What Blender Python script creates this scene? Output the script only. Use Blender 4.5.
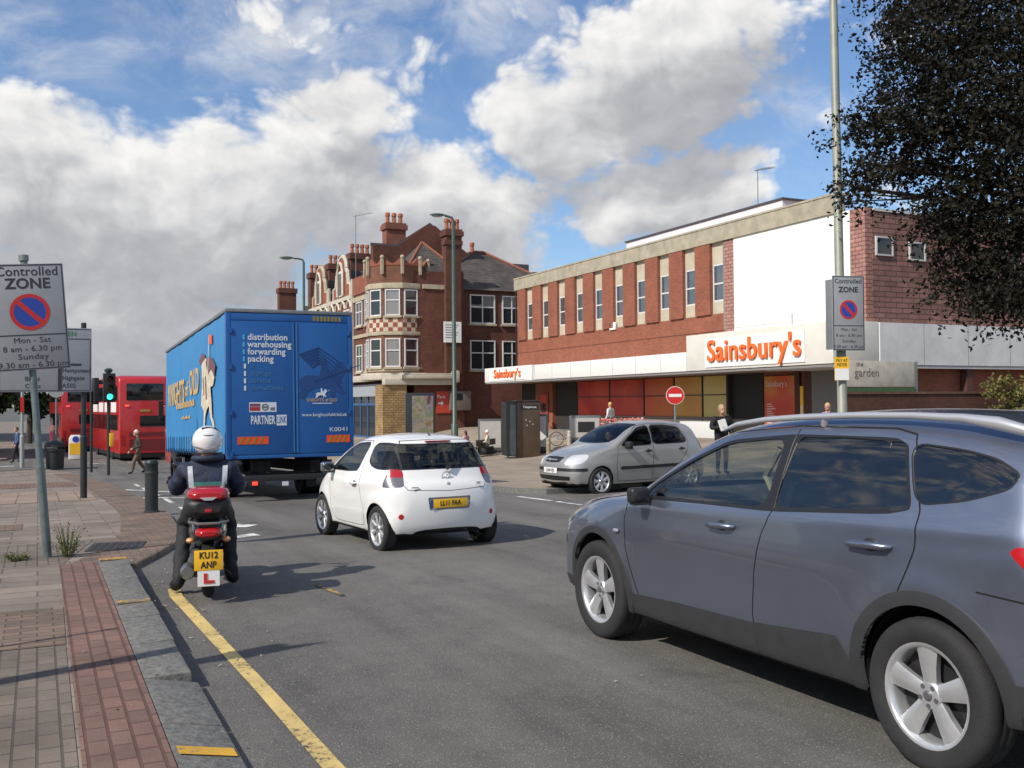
import bpy, bmesh, math, random
import numpy as np
from mathutils import Vector, Matrix
from mathutils.bvhtree import BVHTree
from mathutils.geometry import delaunay_2d_cdt
for o in list(bpy.data.objects): bpy.data.objects.remove(o)
SC = bpy.context.scene
COL = SC.collection
R = math.radians
random.seed(7); RNG = np.random.default_rng(11)
# ------------------------------------------------------------ camera
cd = bpy.data.cameras.new('camera'); cam = bpy.data.objects.new('camera', cd); COL.objects.link(cam)
cd.sensor_width = 36; cd.lens = 990/1024*36; cd.clip_end = 5000; cd.clip_start = .05
cam.matrix_world = Matrix.Translation((0, 0, 1.7)) @ Matrix.Rotation(R(91.1), 4, 'X') @ Matrix.Rotation(R(-.45), 4, 'Z')
SC.camera = cam
# ------------------------------------------------------------ light
SUN_EL, SUN_DIR = R(40), Vector((-.73, -.68, 0)).normalized()
sl = bpy.data.lights.new('sun', 'SUN'); sl.energy = 4.5; sl.angle = R(.6); sl.color = (1, .93, .84)
sun = bpy.data.objects.new('sun', sl); COL.objects.link(sun)
tosun = (SUN_DIR*math.cos(SUN_EL) + Vector((0, 0, math.sin(SUN_EL))))
sun.rotation_euler = tosun.to_track_quat('Z', 'Y').to_euler(); sun.location = tosun*60
SC.view_settings.view_transform = 'Standard'; SC.view_settings.look = 'None'
SC.view_settings.exposure = .0; SC.view_settings.gamma = 1; SC.view_settings.use_curve_mapping = False
w = bpy.data.worlds.new('World'); SC.world = w; w.use_nodes = True
nt = w.node_tree; nt.nodes.clear()
def N(t, typ, **k):
    n = t.nodes.new(typ)
    for a, b in k.items(): setattr(n, a, b)
    return n
def mth(t, op, a, b=None, c=None, clamp=False):
    n = N(t, 'ShaderNodeMath', operation=op); n.use_clamp = clamp
    for i, v in enumerate((a, b, c)):
        if v is None: continue
        if isinstance(v, (int, float)): n.inputs[i].default_value = v
        else: t.links.new(v, n.inputs[i])
    return n.outputs[0]
def vmth(t, op, a, b=None):
    n = N(t, 'ShaderNodeVectorMath', operation=op)
    for i, v in enumerate((a, b)):
        if v is None: continue
        if isinstance(v, (tuple, list)): n.inputs[i].default_value = v
        else: t.links.new(v, n.inputs[i])
    return n
sky = N(nt, 'ShaderNodeTexSky', sky_type='NISHITA', sun_disc=False, sun_elevation=SUN_EL,
        sun_rotation=math.atan2(SUN_DIR.x, SUN_DIR.y), altitude=60, air_density=1.1, dust_density=.8, ozone_density=2.6)
tc = N(nt, 'ShaderNodeTexCoord')
sep = N(nt, 'ShaderNodeSeparateXYZ'); nt.links.new(tc.outputs['Generated'], sep.inputs[0])
az = mth(nt, 'ARCTAN2', sep.outputs[0], sep.outputs[1]); el = mth(nt, 'ARCSINE', sep.outputs[2])
comb = N(nt, 'ShaderNodeCombineXYZ'); nt.links.new(az, comb.inputs[0]); nt.links.new(el, comb.inputs[1])
# cumulus banks as (azimuth, elevation, half width, half height, weight) in thousandths of a radian
BANKS = [(-400, 180, 200, 92, 1.0), (-225, 200, 140, 95, .95), (-450, 70, 340, 110, 1.1), (-165, 290, 80, 50, .75), (-215, 375, 130, 55, .55),
         (-120, 335, 80, 28, .42), (-60, 185, 130, 90, .95), (-70, 240, 60, 40, .7), (60, 280, 110, 70, .85), (150, 330, 150, 85, 1.0),
         (215, 385, 110, 50, .8), (150, 195, 120, 58, .95), (205, 225, 60, 30, .7), (300, 270, 45, 26, .5), (-10, 90, 150, 55, .6), (110, 95, 60, 25, .35), (340, 200, 70, 50, .4),
         (80, 130, 40, 16, .45), (330, 340, 90, 60, .35), (-490, 400, 90, 20, .25)]
def warp(vec):
    wv = N(nt, 'ShaderNodeTexNoise', noise_dimensions='3D'); nt.links.new(vmth(nt, 'MULTIPLY', vec, (5, 6, 1)).outputs[0], wv.inputs['Vector']); wv.inputs['Scale'].default_value = 1; wv.inputs['Detail'].default_value = 3
    return vmth(nt, 'ADD', vec, vmth(nt, 'MULTIPLY', vmth(nt, 'SUBTRACT', wv.outputs['Color'], (.5, .5, .5)).outputs[0], (.15, .11, 0)).outputs[0]).outputs[0]
def noise_(vec, det):
    nz = N(nt, 'ShaderNodeTexNoise', noise_dimensions='3D'); nt.links.new(vmth(nt, 'MULTIPLY', vec, (9, 12, 1)).outputs[0], nz.inputs['Vector'])
    nz.inputs['Scale'].default_value = 1; nz.inputs['Detail'].default_value = det; nz.inputs['Roughness'].default_value = .55
    return mth(nt, 'MULTIPLY', mth(nt, 'SUBTRACT', nz.outputs['Fac'], .5), 1.15)
def fine(vec, v2, det):
    # billows: rounded heads on a fractal of cells
    vo = N(nt, 'ShaderNodeTexVoronoi', voronoi_dimensions='2D', feature='F1'); nt.links.new(vmth(nt, 'MULTIPLY', v2, (15, 19, 1)).outputs[0], vo.inputs['Vector'])
    vo.inputs['Scale'].default_value = 1; vo.inputs['Detail'].default_value = 3; vo.inputs['Roughness'].default_value = .62
    return mth(nt, 'ADD', noise_(vec, det), mth(nt, 'MULTIPLY', mth(nt, 'SUBTRACT', CB, vo.outputs['Distance']), .27))
def banks(v2):
    tot = None
    for a, e, rx, ry, wt in BANKS:
        d = vmth(nt, 'SUBTRACT', v2, (a/1000, e/1000, 0)).outputs[0]
        d = vmth(nt, 'MULTIPLY', d, (1000/rx, 1000/ry, 0)).outputs[0]
        l = vmth(nt, 'DOT_PRODUCT', d, d).outputs['Value']
        g_ = mth(nt, 'MULTIPLY', mth(nt, 'EXPONENT', mth(nt, 'MULTIPLY', l, -.9)), wt)
        tot = g_ if tot is None else mth(nt, 'MAXIMUM', tot, g_)
    out = mth(nt, 'MULTIPLY', mth(nt, 'GREATER_THAN', mth(nt, 'ABSOLUTE', az), .75), .45)
    return mth(nt, 'SUBTRACT', mth(nt, 'MAXIMUM', tot, out), .42)
def ss(t, v, a, b):
    n = N(t, 'ShaderNodeMapRange', interpolation_type='SMOOTHSTEP'); n.inputs[1].default_value = a; n.inputs[2].default_value = b; t.links.new(v, n.inputs[0]); return n.outputs[0]
CB = .95
v0 = comb.outputs[0]; w0 = warp(v0); F0 = fine(v0, w0, 8); D0 = mth(nt, 'ADD', banks(w0), F0)
dl = (-.008, .014, 0); F1 = fine(vmth(nt, 'ADD', v0, dl).outputs[0], vmth(nt, 'ADD', w0, dl).outputs[0], 6)
dh = (-.015, .060, 0); D2 = mth(nt, 'ADD', banks(vmth(nt, 'ADD', w0, dh).outputs[0]), noise_(vmth(nt, 'ADD', v0, dh).outputs[0], 3))
cover = ss(nt, D0, -.07, .22)
# thin high wisps
wn = N(nt, 'ShaderNodeTexNoise', noise_dimensions='3D'); nt.links.new(vmth(nt, 'MULTIPLY', w0, (7, 10, 1)).outputs[0], wn.inputs['Vector']); wn.inputs['Scale'].default_value = 1; wn.inputs['Detail'].default_value = 7; wn.inputs['Roughness'].default_value = .62
wl = None
for a, e, rx, ry in ((-.22, .36, .20, .08), (-.02, .37, .25, .05), (.28, .33, .12, .10), (-.45, .33, .14, .05)):
    d_ = vmth(nt, 'MULTIPLY', vmth(nt, 'SUBTRACT', w0, (a, e, 0)).outputs[0], (1/rx, 1/ry, 0)).outputs[0]; g_ = mth(nt, 'EXPONENT', mth(nt, 'MULTIPLY', vmth(nt, 'DOT_PRODUCT', d_, d_).outputs['Value'], -1.)); wl = g_ if wl is None else mth(nt, 'MAXIMUM', wl, g_)
wisp = mth(nt, 'MULTIPLY', mth(nt, 'MULTIPLY', ss(nt, wn.outputs['Fac'], .38, .70), wl), .75)
cover = mth(nt, 'MAXIMUM', cover, wisp)
relief = mth(nt, 'MULTIPLY', mth(nt, 'SUBTRACT', F0, F1), .62)
lit = mth(nt, 'ADD', mth(nt, 'SUBTRACT', .90, mth(nt, 'MULTIPLY', ss(nt, D2, -.2, .60), .60)), relief, clamp=True)
cr = N(nt, 'ShaderNodeValToRGB'); nt.links.new(lit, cr.inputs[0])
cr.color_ramp.elements[0].color = (.33, .345, .375, 1); cr.color_ramp.elements[1].color = (.98, .97, .95, 1)
e_ = cr.color_ramp.elements.new(.45); e_.color = (.52, .53, .56, 1)
bg1 = N(nt, 'ShaderNodeBackground'); nt.links.new(vmth(nt, 'MULTIPLY', sky.outputs[0], (.84, .96, 1.12)).outputs[0], bg1.inputs[0]); bg1.inputs[1].default_value = .125
bg2 = N(nt, 'ShaderNodeBackground'); nt.links.new(cr.outputs[0], bg2.inputs[0]); bg2.inputs[1].default_value = .97
mx = N(nt, 'ShaderNodeMixShader'); nt.links.new(cover, mx.inputs[0]); nt.links.new(bg1.outputs[0], mx.inputs[1]); nt.links.new(bg2.outputs[0], mx.inputs[2])
wo_ = N(nt, 'ShaderNodeOutputWorld'); nt.links.new(mx.outputs[0], wo_.inputs[0])
# ------------------------------------------------------------ frames: q = metres to the right of the camera across the street, s = metres along it
A = R(25.6)
VQ = Vector((math.cos(A), math.sin(A), 0)); US = Vector((-math.sin(A), math.cos(A), 0))
def W(q, s, z=0.): return VQ*q + US*s + Vector((0, 0, z))
def sst(t):
    t = min(1., max(0., t)); return t*t*(3-2*t)
def g(s, q): return -1.1*sst((s-8)/43)*(1-sst((q-19)/8))       # the street runs gently downhill
def GW(q, s, off=0.): return W(q, s, g(s, q)+off)
# ------------------------------------------------------------ objects
def tag(o, label=None, cat=None, group=None, kind=None):
    if label: o['label'] = label
    if cat: o['category'] = cat
    if group: o['group'] = group
    if kind: o['kind'] = kind
    return o
def empty(name, loc, rz=0., label=None, cat=None, group=None):
    o = bpy.data.objects.new(name, None); COL.objects.link(o); o.location = loc; o.rotation_euler = (0, 0, rz); o.empty_display_size = .2
    return tag(o, label, cat, group)
def mesh_obj(name, v, f, m, parent=None, sharp=30, uv=None):
    me = bpy.data.meshes.new(name); me.from_pydata([tuple(p) for p in v], [], f); me.update()
    if m: me.materials.append(m)
    if sharp is not None:
        me.polygons.foreach_set('use_smooth', [True]*len(me.polygons)); me.set_sharp_from_angle(angle=R(sharp))
    o = bpy.data.objects.new(name, me); COL.objects.link(o); o.parent = parent
    return o
def fix_normals(o):
    b = bmesh.new(); b.from_mesh(o.data); bmesh.ops.recalc_face_normals(b, faces=b.faces); b.to_mesh(o.data); b.free()
class MB:
    def __init__(s, off=(0, 0, 0)): s.v = []; s.f = []; s.o = Vector(off)
    def add(s, vs, fs):
        n = len(s.v); s.v += [Vector(p)-s.o for p in vs]; s.f += [tuple(i+n for i in f) for f in fs]; return s
    def box(s, x0, x1, y0, y1, z0, z1):
        return s.add([(x0, y0, z0), (x1, y0, z0), (x1, y1, z0), (x0, y1, z0), (x0, y0, z1), (x1, y0, z1), (x1, y1, z1), (x0, y1, z1)],
                     [(0, 3, 2, 1), (4, 5, 6, 7), (0, 1, 5, 4), (1, 2, 6, 5), (2, 3, 7, 6), (3, 0, 4, 7)])
    def prism(s, poly, ax, a, b):
        n = len(poly)
        mk = {'x': lambda p, t: (t, p[0], p[1]), 'y': lambda p, t: (p[0], t, p[1]), 'z': lambda p, t: (p[0], p[1], t)}[ax]
        vs = [mk(p, a) for p in poly] + [mk(p, b) for p in poly]
        return s.add(vs, [tuple(range(n))[::-1], tuple(range(n, 2*n))] + [(i, (i+1) % n, n+(i+1) % n, n+i) for i in range(n)])
    def tube(s, pts, r, n=8, cap=True):
        pts = [Vector(p) for p in pts]; k = len(pts); rs = r if isinstance(r, (list, tuple)) else [r]*k
        vs = []; up = None
        for i, p in enumerate(pts):
            d = (pts[min(i+1, k-1)]-pts[max(i-1, 0)]).normalized()
            if up is None: up = d.orthogonal().normalized()
            up = (up-d*up.dot(d)).normalized(); sd = d.cross(up)
            for j in range(n):
                a = 2*math.pi*j/n; vs.append(p+(up*math.cos(a)+sd*math.sin(a))*rs[i])
        fs = [(i*n+j, i*n+(j+1) % n, (i+1)*n+(j+1) % n, (i+1)*n+j) for i in range(k-1) for j in range(n)]
        if cap: fs += [tuple(range(n))[::-1], tuple((k-1)*n+j for j in range(n))]
        return s.add(vs, fs)
    def lathe(s, prof, n=24, o=(0, 0, 0), ax='z', cap=True):
        o = Vector(o); vs = []; k = len(prof)
        for r_, h in prof:
            for j in range(n):
                a = 2*math.pi*j/n; c, d = r_*math.cos(a), r_*math.sin(a)
                vs.append(o+Vector({'z': (c, d, h), 'y': (d, h, c), 'x': (h, c, d)}[ax]))
        fs = [(i*n+j, i*n+(j+1) % n, (i+1)*n+(j+1) % n, (i+1)*n+j) for i in range(k-1) for j in range(n)]
        if cap: fs += [tuple(range(n))[::-1], tuple((k-1)*n+j for j in range(n))]
        return s.add(vs, fs)
    def ball(s, c, r, nu=12, nv=8):
        r = (r, r, r) if isinstance(r, (int, float)) else r
        vs = [(c[0]+r[0]*math.sin(math.pi*i/nv)*math.cos(2*math.pi*j/nu), c[1]+r[1]*math.sin(math.pi*i/nv)*math.sin(2*math.pi*j/nu), c[2]+r[2]*math.cos(math.pi*i/nv)) for i in range(nv+1) for j in range(nu)]
        return s.add(vs, [(i*nu+j, i*nu+(j+1) % nu, (i+1)*nu+(j+1) % nu, (i+1)*nu+j) for i in range(nv) for j in range(nu)])
    def quad(s, *p): return s.add(p, [tuple(range(len(p)))])
    def build(s, name, m, parent=None, sharp=30, bevel=0, seg=2, fix=True):
        o = mesh_obj(name, s.v, s.f, m, parent, sharp if not bevel else None)
        b = bmesh.new(); b.from_mesh(o.data); bmesh.ops.remove_doubles(b, verts=b.verts, dist=1e-5)
        if fix: bmesh.ops.recalc_face_normals(b, faces=b.faces)
        if bevel:
            es = [e for e in b.edges if len(e.link_faces) == 2 and e.calc_face_angle(0) > .5]
            bmesh.ops.bevel(b, geom=es, offset=bevel, segments=seg, affect='EDGES', profile=.6, clamp_overlap=True)
        b.to_mesh(o.data); b.free()
        o.data.polygons.foreach_set('use_smooth', [True]*len(o.data.polygons)); o.data.set_sharp_from_angle(angle=R(sharp or 30))
        return o
def put(o, loc, rz=0., label=None, cat=None, group=None, kind=None):
    o.location = loc; o.rotation_euler = (0, 0, rz); return tag(o, label, cat, group, kind)
def copy_tree(o, parent=None):
    c = o.copy(); COL.objects.link(c); c.parent = parent
    for ch in [x for x in bpy.data.objects if x.parent == o]: copy_tree(ch, c)
    return c
# lettering: origin o, reading direction x_, up u_, as a thin solid mesh
def text(name, body, size, m, parent, o, x_, u_, ext=.002, align='LEFT', wid=1., off=0., fit=None, shear=0.):
    cu = bpy.data.curves.new('t', 'FONT'); cu.body = body; cu.size = size; cu.extrude = ext; cu.align_x = align; cu.align_y = 'CENTER'; cu.offset = off; cu.resolution_u = 3; cu.shear = shear; cu.space_character = 1.04
    to = bpy.data.objects.new('t', cu); COL.objects.link(to)
    dg = bpy.context.evaluated_depsgraph_get(); dg.update()
    me = bpy.data.meshes.new_from_object(to.evaluated_get(dg)); me.name = name
    bpy.data.objects.remove(to); me.materials.clear(); me.materials.append(m)
    x_ = Vector(x_).normalized(); u_ = Vector(u_).normalized(); n_ = x_.cross(u_)
    if fit and me.vertices: xs = [v.co.x for v in me.vertices]; wid = fit/(max(xs)-min(xs))
    M = Matrix((x_*wid, u_, n_)).transposed().to_4x4(); M.translation = Vector(o)
    me.transform(M); ob = bpy.data.objects.new(name, me); COL.objects.link(ob); ob.parent = parent
    return ob
# ------------------------------------------------------------ materials
MATS = {}
def mat(name, col, rough=.6, metal=0., var=0., vs=6., bump=0., bs=40., coat=0., spec=.5, emit=None, es=1., dirt=None, coords='Object'):
    if name in MATS: return MATS[name]
    m = bpy.data.materials.new(name); m.use_nodes = True; t = m.node_tree; b = t.nodes['Principled BSDF']
    b.inputs['Base Color'].default_value = (*col, 1); b.inputs['Roughness'].default_value = rough; b.inputs['Metallic'].default_value = metal
    b.inputs['Coat Weight'].default_value = coat; b.inputs['Coat Roughness'].default_value = .04; b.inputs['Specular IOR Level'].default_value = spec
    tcn = N(t, 'ShaderNodeTexCoord')
    if var:
        nz = N(t, 'ShaderNodeTexNoise'); nz.inputs['Scale'].default_value = vs; nz.inputs['Detail'].default_value = 8; nz.inputs['Roughness'].default_value = .62
        t.links.new(tcn.outputs[coords], nz.inputs['Vector'])
        rp = N(t, 'ShaderNodeMapRange'); rp.inputs[1].default_value = .3; rp.inputs[2].default_value = .7; rp.inputs[3].default_value = 1-var; rp.inputs[4].default_value = 1+var; t.links.new(nz.outputs['Fac'], rp.inputs[0])
        hs = N(t, 'ShaderNodeVectorMath', operation='SCALE'); hs.inputs[0].default_value = col; t.links.new(rp.outputs[0], hs.inputs['Scale'])
        t.links.new(hs.outputs[0], b.inputs['Base Color'])
        rr = N(t, 'ShaderNodeMapRange'); rr.inputs[3].default_value = max(0, rough-.1); rr.inputs[4].default_value = min(1, rough+.1); t.links.new(nz.outputs['Fac'], rr.inputs[0]); t.links.new(rr.outputs[0], b.inputs['Roughness'])
    if bump:
        n2 = N(t, 'ShaderNodeTexNoise'); n2.inputs['Scale'].default_value = bs; n2.inputs['Detail'].default_value = 5; t.links.new(tcn.outputs[coords], n2.inputs['Vector'])
        bp = N(t, 'ShaderNodeBump'); bp.inputs['Strength'].default_value = bump; bp.inputs['Distance'].default_value = .02; t.links.new(n2.outputs['Fac'], bp.inputs['Height']); t.links.new(bp.outputs[0], b.inputs['Normal'])
    if emit:
        b.inputs['Emission Color'].default_value = (*emit, 1); b.inputs['Emission Strength'].default_value = es
    MATS[name] = m; return m
def glass(name, tint=(.5, .55, .55), refl=1., solid=None, rough=.02, transp=1., base=.055):
    if name in MATS: return MATS[name]
    base0 = base
    m = bpy.data.materials.new(name); m.use_nodes = True; t = m.node_tree; t.nodes.clear()
    out = N(t, 'ShaderNodeOutputMaterial'); tr = N(t, 'ShaderNodeBsdfTransparent'); tr.inputs[0].default_value = (*tint, 1)
    gl = N(t, 'ShaderNodeBsdfGlossy'); gl.inputs['Roughness'].default_value = rough; gl.inputs[0].default_value = (refl, refl, refl, 1)
    fr = N(t, 'ShaderNodeFresnel'); fr.inputs[0].default_value = 1.5
    ge = N(t, 'ShaderNodeNewGeometry')
    fm = mth(t, 'MAXIMUM', fr.outputs[0], .045)
    # Fresnel without the inside-the-glass branch
    lw = N(t, 'ShaderNodeLayerWeight'); lw.inputs[0].default_value = .35
    sm = mth(t, 'ADD', mth(t, 'MULTIPLY', mth(t, 'POWER', lw.outputs['Facing'], 3.5), .8), base0)
    if solid:
        df = N(t, 'ShaderNodeBsdfDiffuse'); df.inputs[0].default_value = (*solid, 1)
        m0 = N(t, 'ShaderNodeMixShader'); m0.inputs[0].default_value = transp; t.links.new(df.outputs[0], m0.inputs[1]); t.links.new(tr.outputs[0], m0.inputs[2]); base = m0.outputs[0]
    else: base = tr.outputs[0]
    mx = N(t, 'ShaderNodeMixShader'); t.links.new(sm, mx.inputs[0]); t.links.new(base, mx.inputs[1]); t.links.new(gl.outputs[0], mx.inputs[2]); t.links.new(mx.outputs[0], out.inputs[0])
    MATS[name] = m; return m
def brick(name, c1, c2, mortar, bw=.225, bh=.075, ms=.012, flat=False, off=.5, bump=.35, var=.25, rough=.85, vs=.9, rot=0., bias=0.):
    """running-bond brick or paver; walls use (x+y, z), flat ground uses (x, y)"""
    if name in MATS: return MATS[name]
    m = bpy.data.materials.new(name); m.use_nodes = True; t = m.node_tree; b = t.nodes['Principled BSDF']
    tcn = N(t, 'ShaderNodeTexCoord'); sp = N(t, 'ShaderNodeSeparateXYZ'); t.links.new(tcn.outputs['Object'], sp.inputs[0])
    cb = N(t, 'ShaderNodeCombineXYZ')
    if flat:
        rt = N(t, 'ShaderNodeVectorRotate', rotation_type='Z_AXIS'); rt.inputs['Angle'].default_value = rot; t.links.new(tcn.outputs['Object'], rt.inputs[0]); vec = rt.outputs[0]
    else:
        t.links.new(mth(t, 'ADD', sp.outputs[0], sp.outputs[1]), cb.inputs[0]); t.links.new(sp.outputs[2], cb.inputs[1]); vec = cb.outputs[0]
    br = N(t, 'ShaderNodeTexBrick', offset=off); t.links.new(vec, br.inputs['Vector'])
    br.inputs['Color1'].default_value = (*c1, 1); br.inputs['Color2'].default_value = (*c2, 1); br.inputs['Mortar'].default_value = (*mortar, 1)
    br.inputs['Scale'].default_value = 1; br.inputs['Mortar Size'].default_value = ms; br.inputs['Mortar Smooth'].default_value = .3; br.inputs['Brick Width'].default_value = bw; br.inputs['Row Height'].default_value = bh; br.inputs['Bias'].default_value = bias
    nz = N(t, 'ShaderNodeTexNoise'); nz.inputs['Scale'].default_value = vs; nz.inputs['Detail'].default_value = 9; nz.inputs['Roughness'].default_value = .65; t.links.new(tcn.outputs['Object'], nz.inputs['Vector'])
    rp = N(t, 'ShaderNodeMapRange'); rp.inputs[1].default_value = .3; rp.inputs[2].default_value = .7; rp.inputs[3].default_value = 1-var; rp.inputs[4].default_value = 1+var; t.links.new(nz.outputs['Fac'], rp.inputs[0])
    hs = N(t, 'ShaderNodeVectorMath', operation='SCALE'); t.links.new(br.outputs['Color'], hs.inputs[0]); t.links.new(rp.outputs[0], hs.inputs['Scale'])
    outc = hs.outputs[0]
    if flat:   # trodden gum and stains
        vg = N(t, 'ShaderNodeTexVoronoi', feature='F1'); vg.inputs['Scale'].default_value = 3.2; vg.inputs['Randomness'].default_value = 1; t.links.new(tcn.outputs['Object'], vg.inputs['Vector'])
        ns = N(t, 'ShaderNodeTexNoise'); ns.inputs['Scale'].default_value = 1.1; ns.inputs['Detail'].default_value = 7; ns.inputs['Roughness'].default_value = .7; t.links.new(tcn.outputs['Object'], ns.inputs['Vector'])
        st = N(t, 'ShaderNodeMapRange'); st.inputs[1].default_value = .56; st.inputs[2].default_value = .70; t.links.new(ns.outputs['Fac'], st.inputs[0])
        fac = mth(t, 'MAXIMUM', mth(t, 'MULTIPLY', mth(t, 'LESS_THAN', vg.outputs['Distance'], .07), .55), mth(t, 'MULTIPLY', st.outputs[0], .38))
        mg = N(t, 'ShaderNodeMixRGB'); t.links.new(fac, mg.inputs[0]); t.links.new(outc, mg.inputs[1]); mg.inputs[2].default_value = (.055, .048, .04, 1); outc = mg.outputs[0]
    t.links.new(outc, b.inputs['Base Color']); b.inputs['Roughness'].default_value = rough; b.inputs['Specular IOR Level'].default_value = .25
    n2 = N(t, 'ShaderNodeTexNoise'); n2.inputs['Scale'].default_value = 60; n2.inputs['Detail'].default_value = 4; t.links.new(tcn.outputs['Object'], n2.inputs['Vector'])
    hh = mth(t, 'ADD', mth(t, 'MULTIPLY', br.outputs['Fac'], -1.), mth(t, 'MULTIPLY', n2.outputs['Fac'], .6))
    bp = N(t, 'ShaderNodeBump'); bp.inputs['Strength'].default_value = bump; bp.inputs['Distance'].default_value = .01; t.links.new(hh, bp.inputs['Height']); t.links.new(bp.outputs[0], b.inputs['Normal'])
    MATS[name] = m; return m
def leafmat(name, c1, c2, tr=.25):
    m = bpy.data.materials.new(name); m.use_nodes = True; t = m.node_tree; b = t.nodes['Principled BSDF']
    ge = N(t, 'ShaderNodeNewGeometry'); r = N(t, 'ShaderNodeValToRGB'); t.links.new(ge.outputs['Random Per Island'], r.inputs[0])
    r.color_ramp.elements[0].color = (*c1, 1); r.color_ramp.elements[1].color = (*c2, 1); t.links.new(r.outputs[0], b.inputs['Base Color'])
    b.inputs['Roughness'].default_value = .6; b.inputs['Specular IOR Level'].default_value = .2
    if tr:
        tl = N(t, 'ShaderNodeBsdfTranslucent'); t.links.new(r.outputs[0], tl.inputs[0]); mx = N(t, 'ShaderNodeMixShader'); mx.inputs[0].default_value = tr
        t.links.new(b.outputs[0], mx.inputs[1]); t.links.new(tl.outputs[0], mx.inputs[2]); t.links.new(mx.outputs[0], t.nodes['Material Output'].inputs[0])
    return m
M_black = mat('black_plastic', (.018, .018, .019), .5, var=.2, vs=20)
M_rubber = mat('tyre_rubber', (.022, .022, .023), .82, var=.25, vs=14, bump=.2, bs=120)
M_dark = mat('dark_underside', (.008, .008, .008), .9)
M_alloy = mat('alloy', (.66, .67, .68), .34, .7, var=.08, vs=9)
M_white = mat('white_paint', (.78, .78, .76), .45, var=.05, vs=3)
M_signface = mat('sign_face', (.30, .31, .325), .45, var=.07, vs=5)
M_signback = mat('sign_back', (.22, .23, .23), .5, .3, var=.1)
M_ink = mat('sign_ink', (.03, .035, .045), .6)
M_galv = mat('galvanised_steel', (.22, .25, .25), .5, .35, var=.15, vs=12, bump=.05)
M_polegreen = mat('green_painted_steel', (.03, .06, .05), .45, var=.2, vs=10)
M_postblack = mat('black_painted_steel', (.02, .026, .026), .5, var=.2, vs=10)
M_redpaint = mat('sign_red', (.55, .025, .02), .4)
M_bluepaint = mat('sign_blue', (.02, .06, .34), .4)
M_yellow = mat('sign_yellow', (.85, .48, .02), .5)
M_glassdark = glass('dark_window_glass', tint=(.02, .025, .03), solid=(.012, .014, .016), transp=.3)
# ============================================================ GROUND
def sheet(name, poly, m, off, side=None, holes=(), step=1.2, kind='structure', bottom=None):
    """polygon in (q, s) draped on the slope; vertices stored in the street frame so patterns follow the street"""
    poly = [Vector((a, b)) for a, b in poly]
    q0, q1 = min(p.x for p in poly), max(p.x for p in poly); s0, s1 = min(p.y for p in poly), max(p.y for p in poly)
    def inside(x, y):
        c = False; j = len(poly)-1
        for i in range(len(poly)):
            a, b = poly[i], poly[j]
            if (a.y > y) != (b.y > y) and x < (b.x-a.x)*(y-a.y)/(b.y-a.y)+a.x: c = not c
            j = i
        return c
    pts = list(poly); edges = [(i, (i+1) % len(poly)) for i in range(len(poly))]
    # split long border edges so they follow the slope
    P = []; E_ = []
    for a, b in edges:
        n = max(1, int((poly[b]-poly[a]).length/step))
        for k in range(n): P.append(poly[a].lerp(poly[b], k/n))
    nb = len(P); E_ = [(i, (i+1) % nb) for i in range(nb)]
    x = q0+step*.5
    while x < q1:
        y = s0+step*.5
        while y < s1:
            if inside(x, y): P.append(Vector((x, y)))
            y += step
        x += step
    vs, es, fs, *_ = delaunay_2d_cdt(P, E_, [], 1, 1e-5)
    F_ = [tuple(f) for f in fs if inside(sum(vs[i].x for i in f)/3, sum(vs[i].y for i in f)/3)]
    V_ = [(v.x, v.y, g(v.y, v.x)+off) for v in vs]
    if side:
        n = len(V_); V_ += [(p.x, p.y, g(p.y, p.x)+off) for p in P[:nb]] + [(p.x, p.y, g(p.y, p.x)+off-side) for p in P[:nb]]
        F_ += [(n+i, n+nb+i, n+nb+(i+1) % nb, n+(i+1) % nb) for i in range(nb)]
    o = mesh_obj(name, V_, F_, m, None, 40); fix_normals(o)
    if sum(f.normal.z for f in o.data.polygons) < 0: o.data.flip_normals()
    o.rotation_euler.z = A; o['kind'] = kind
    return o
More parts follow.
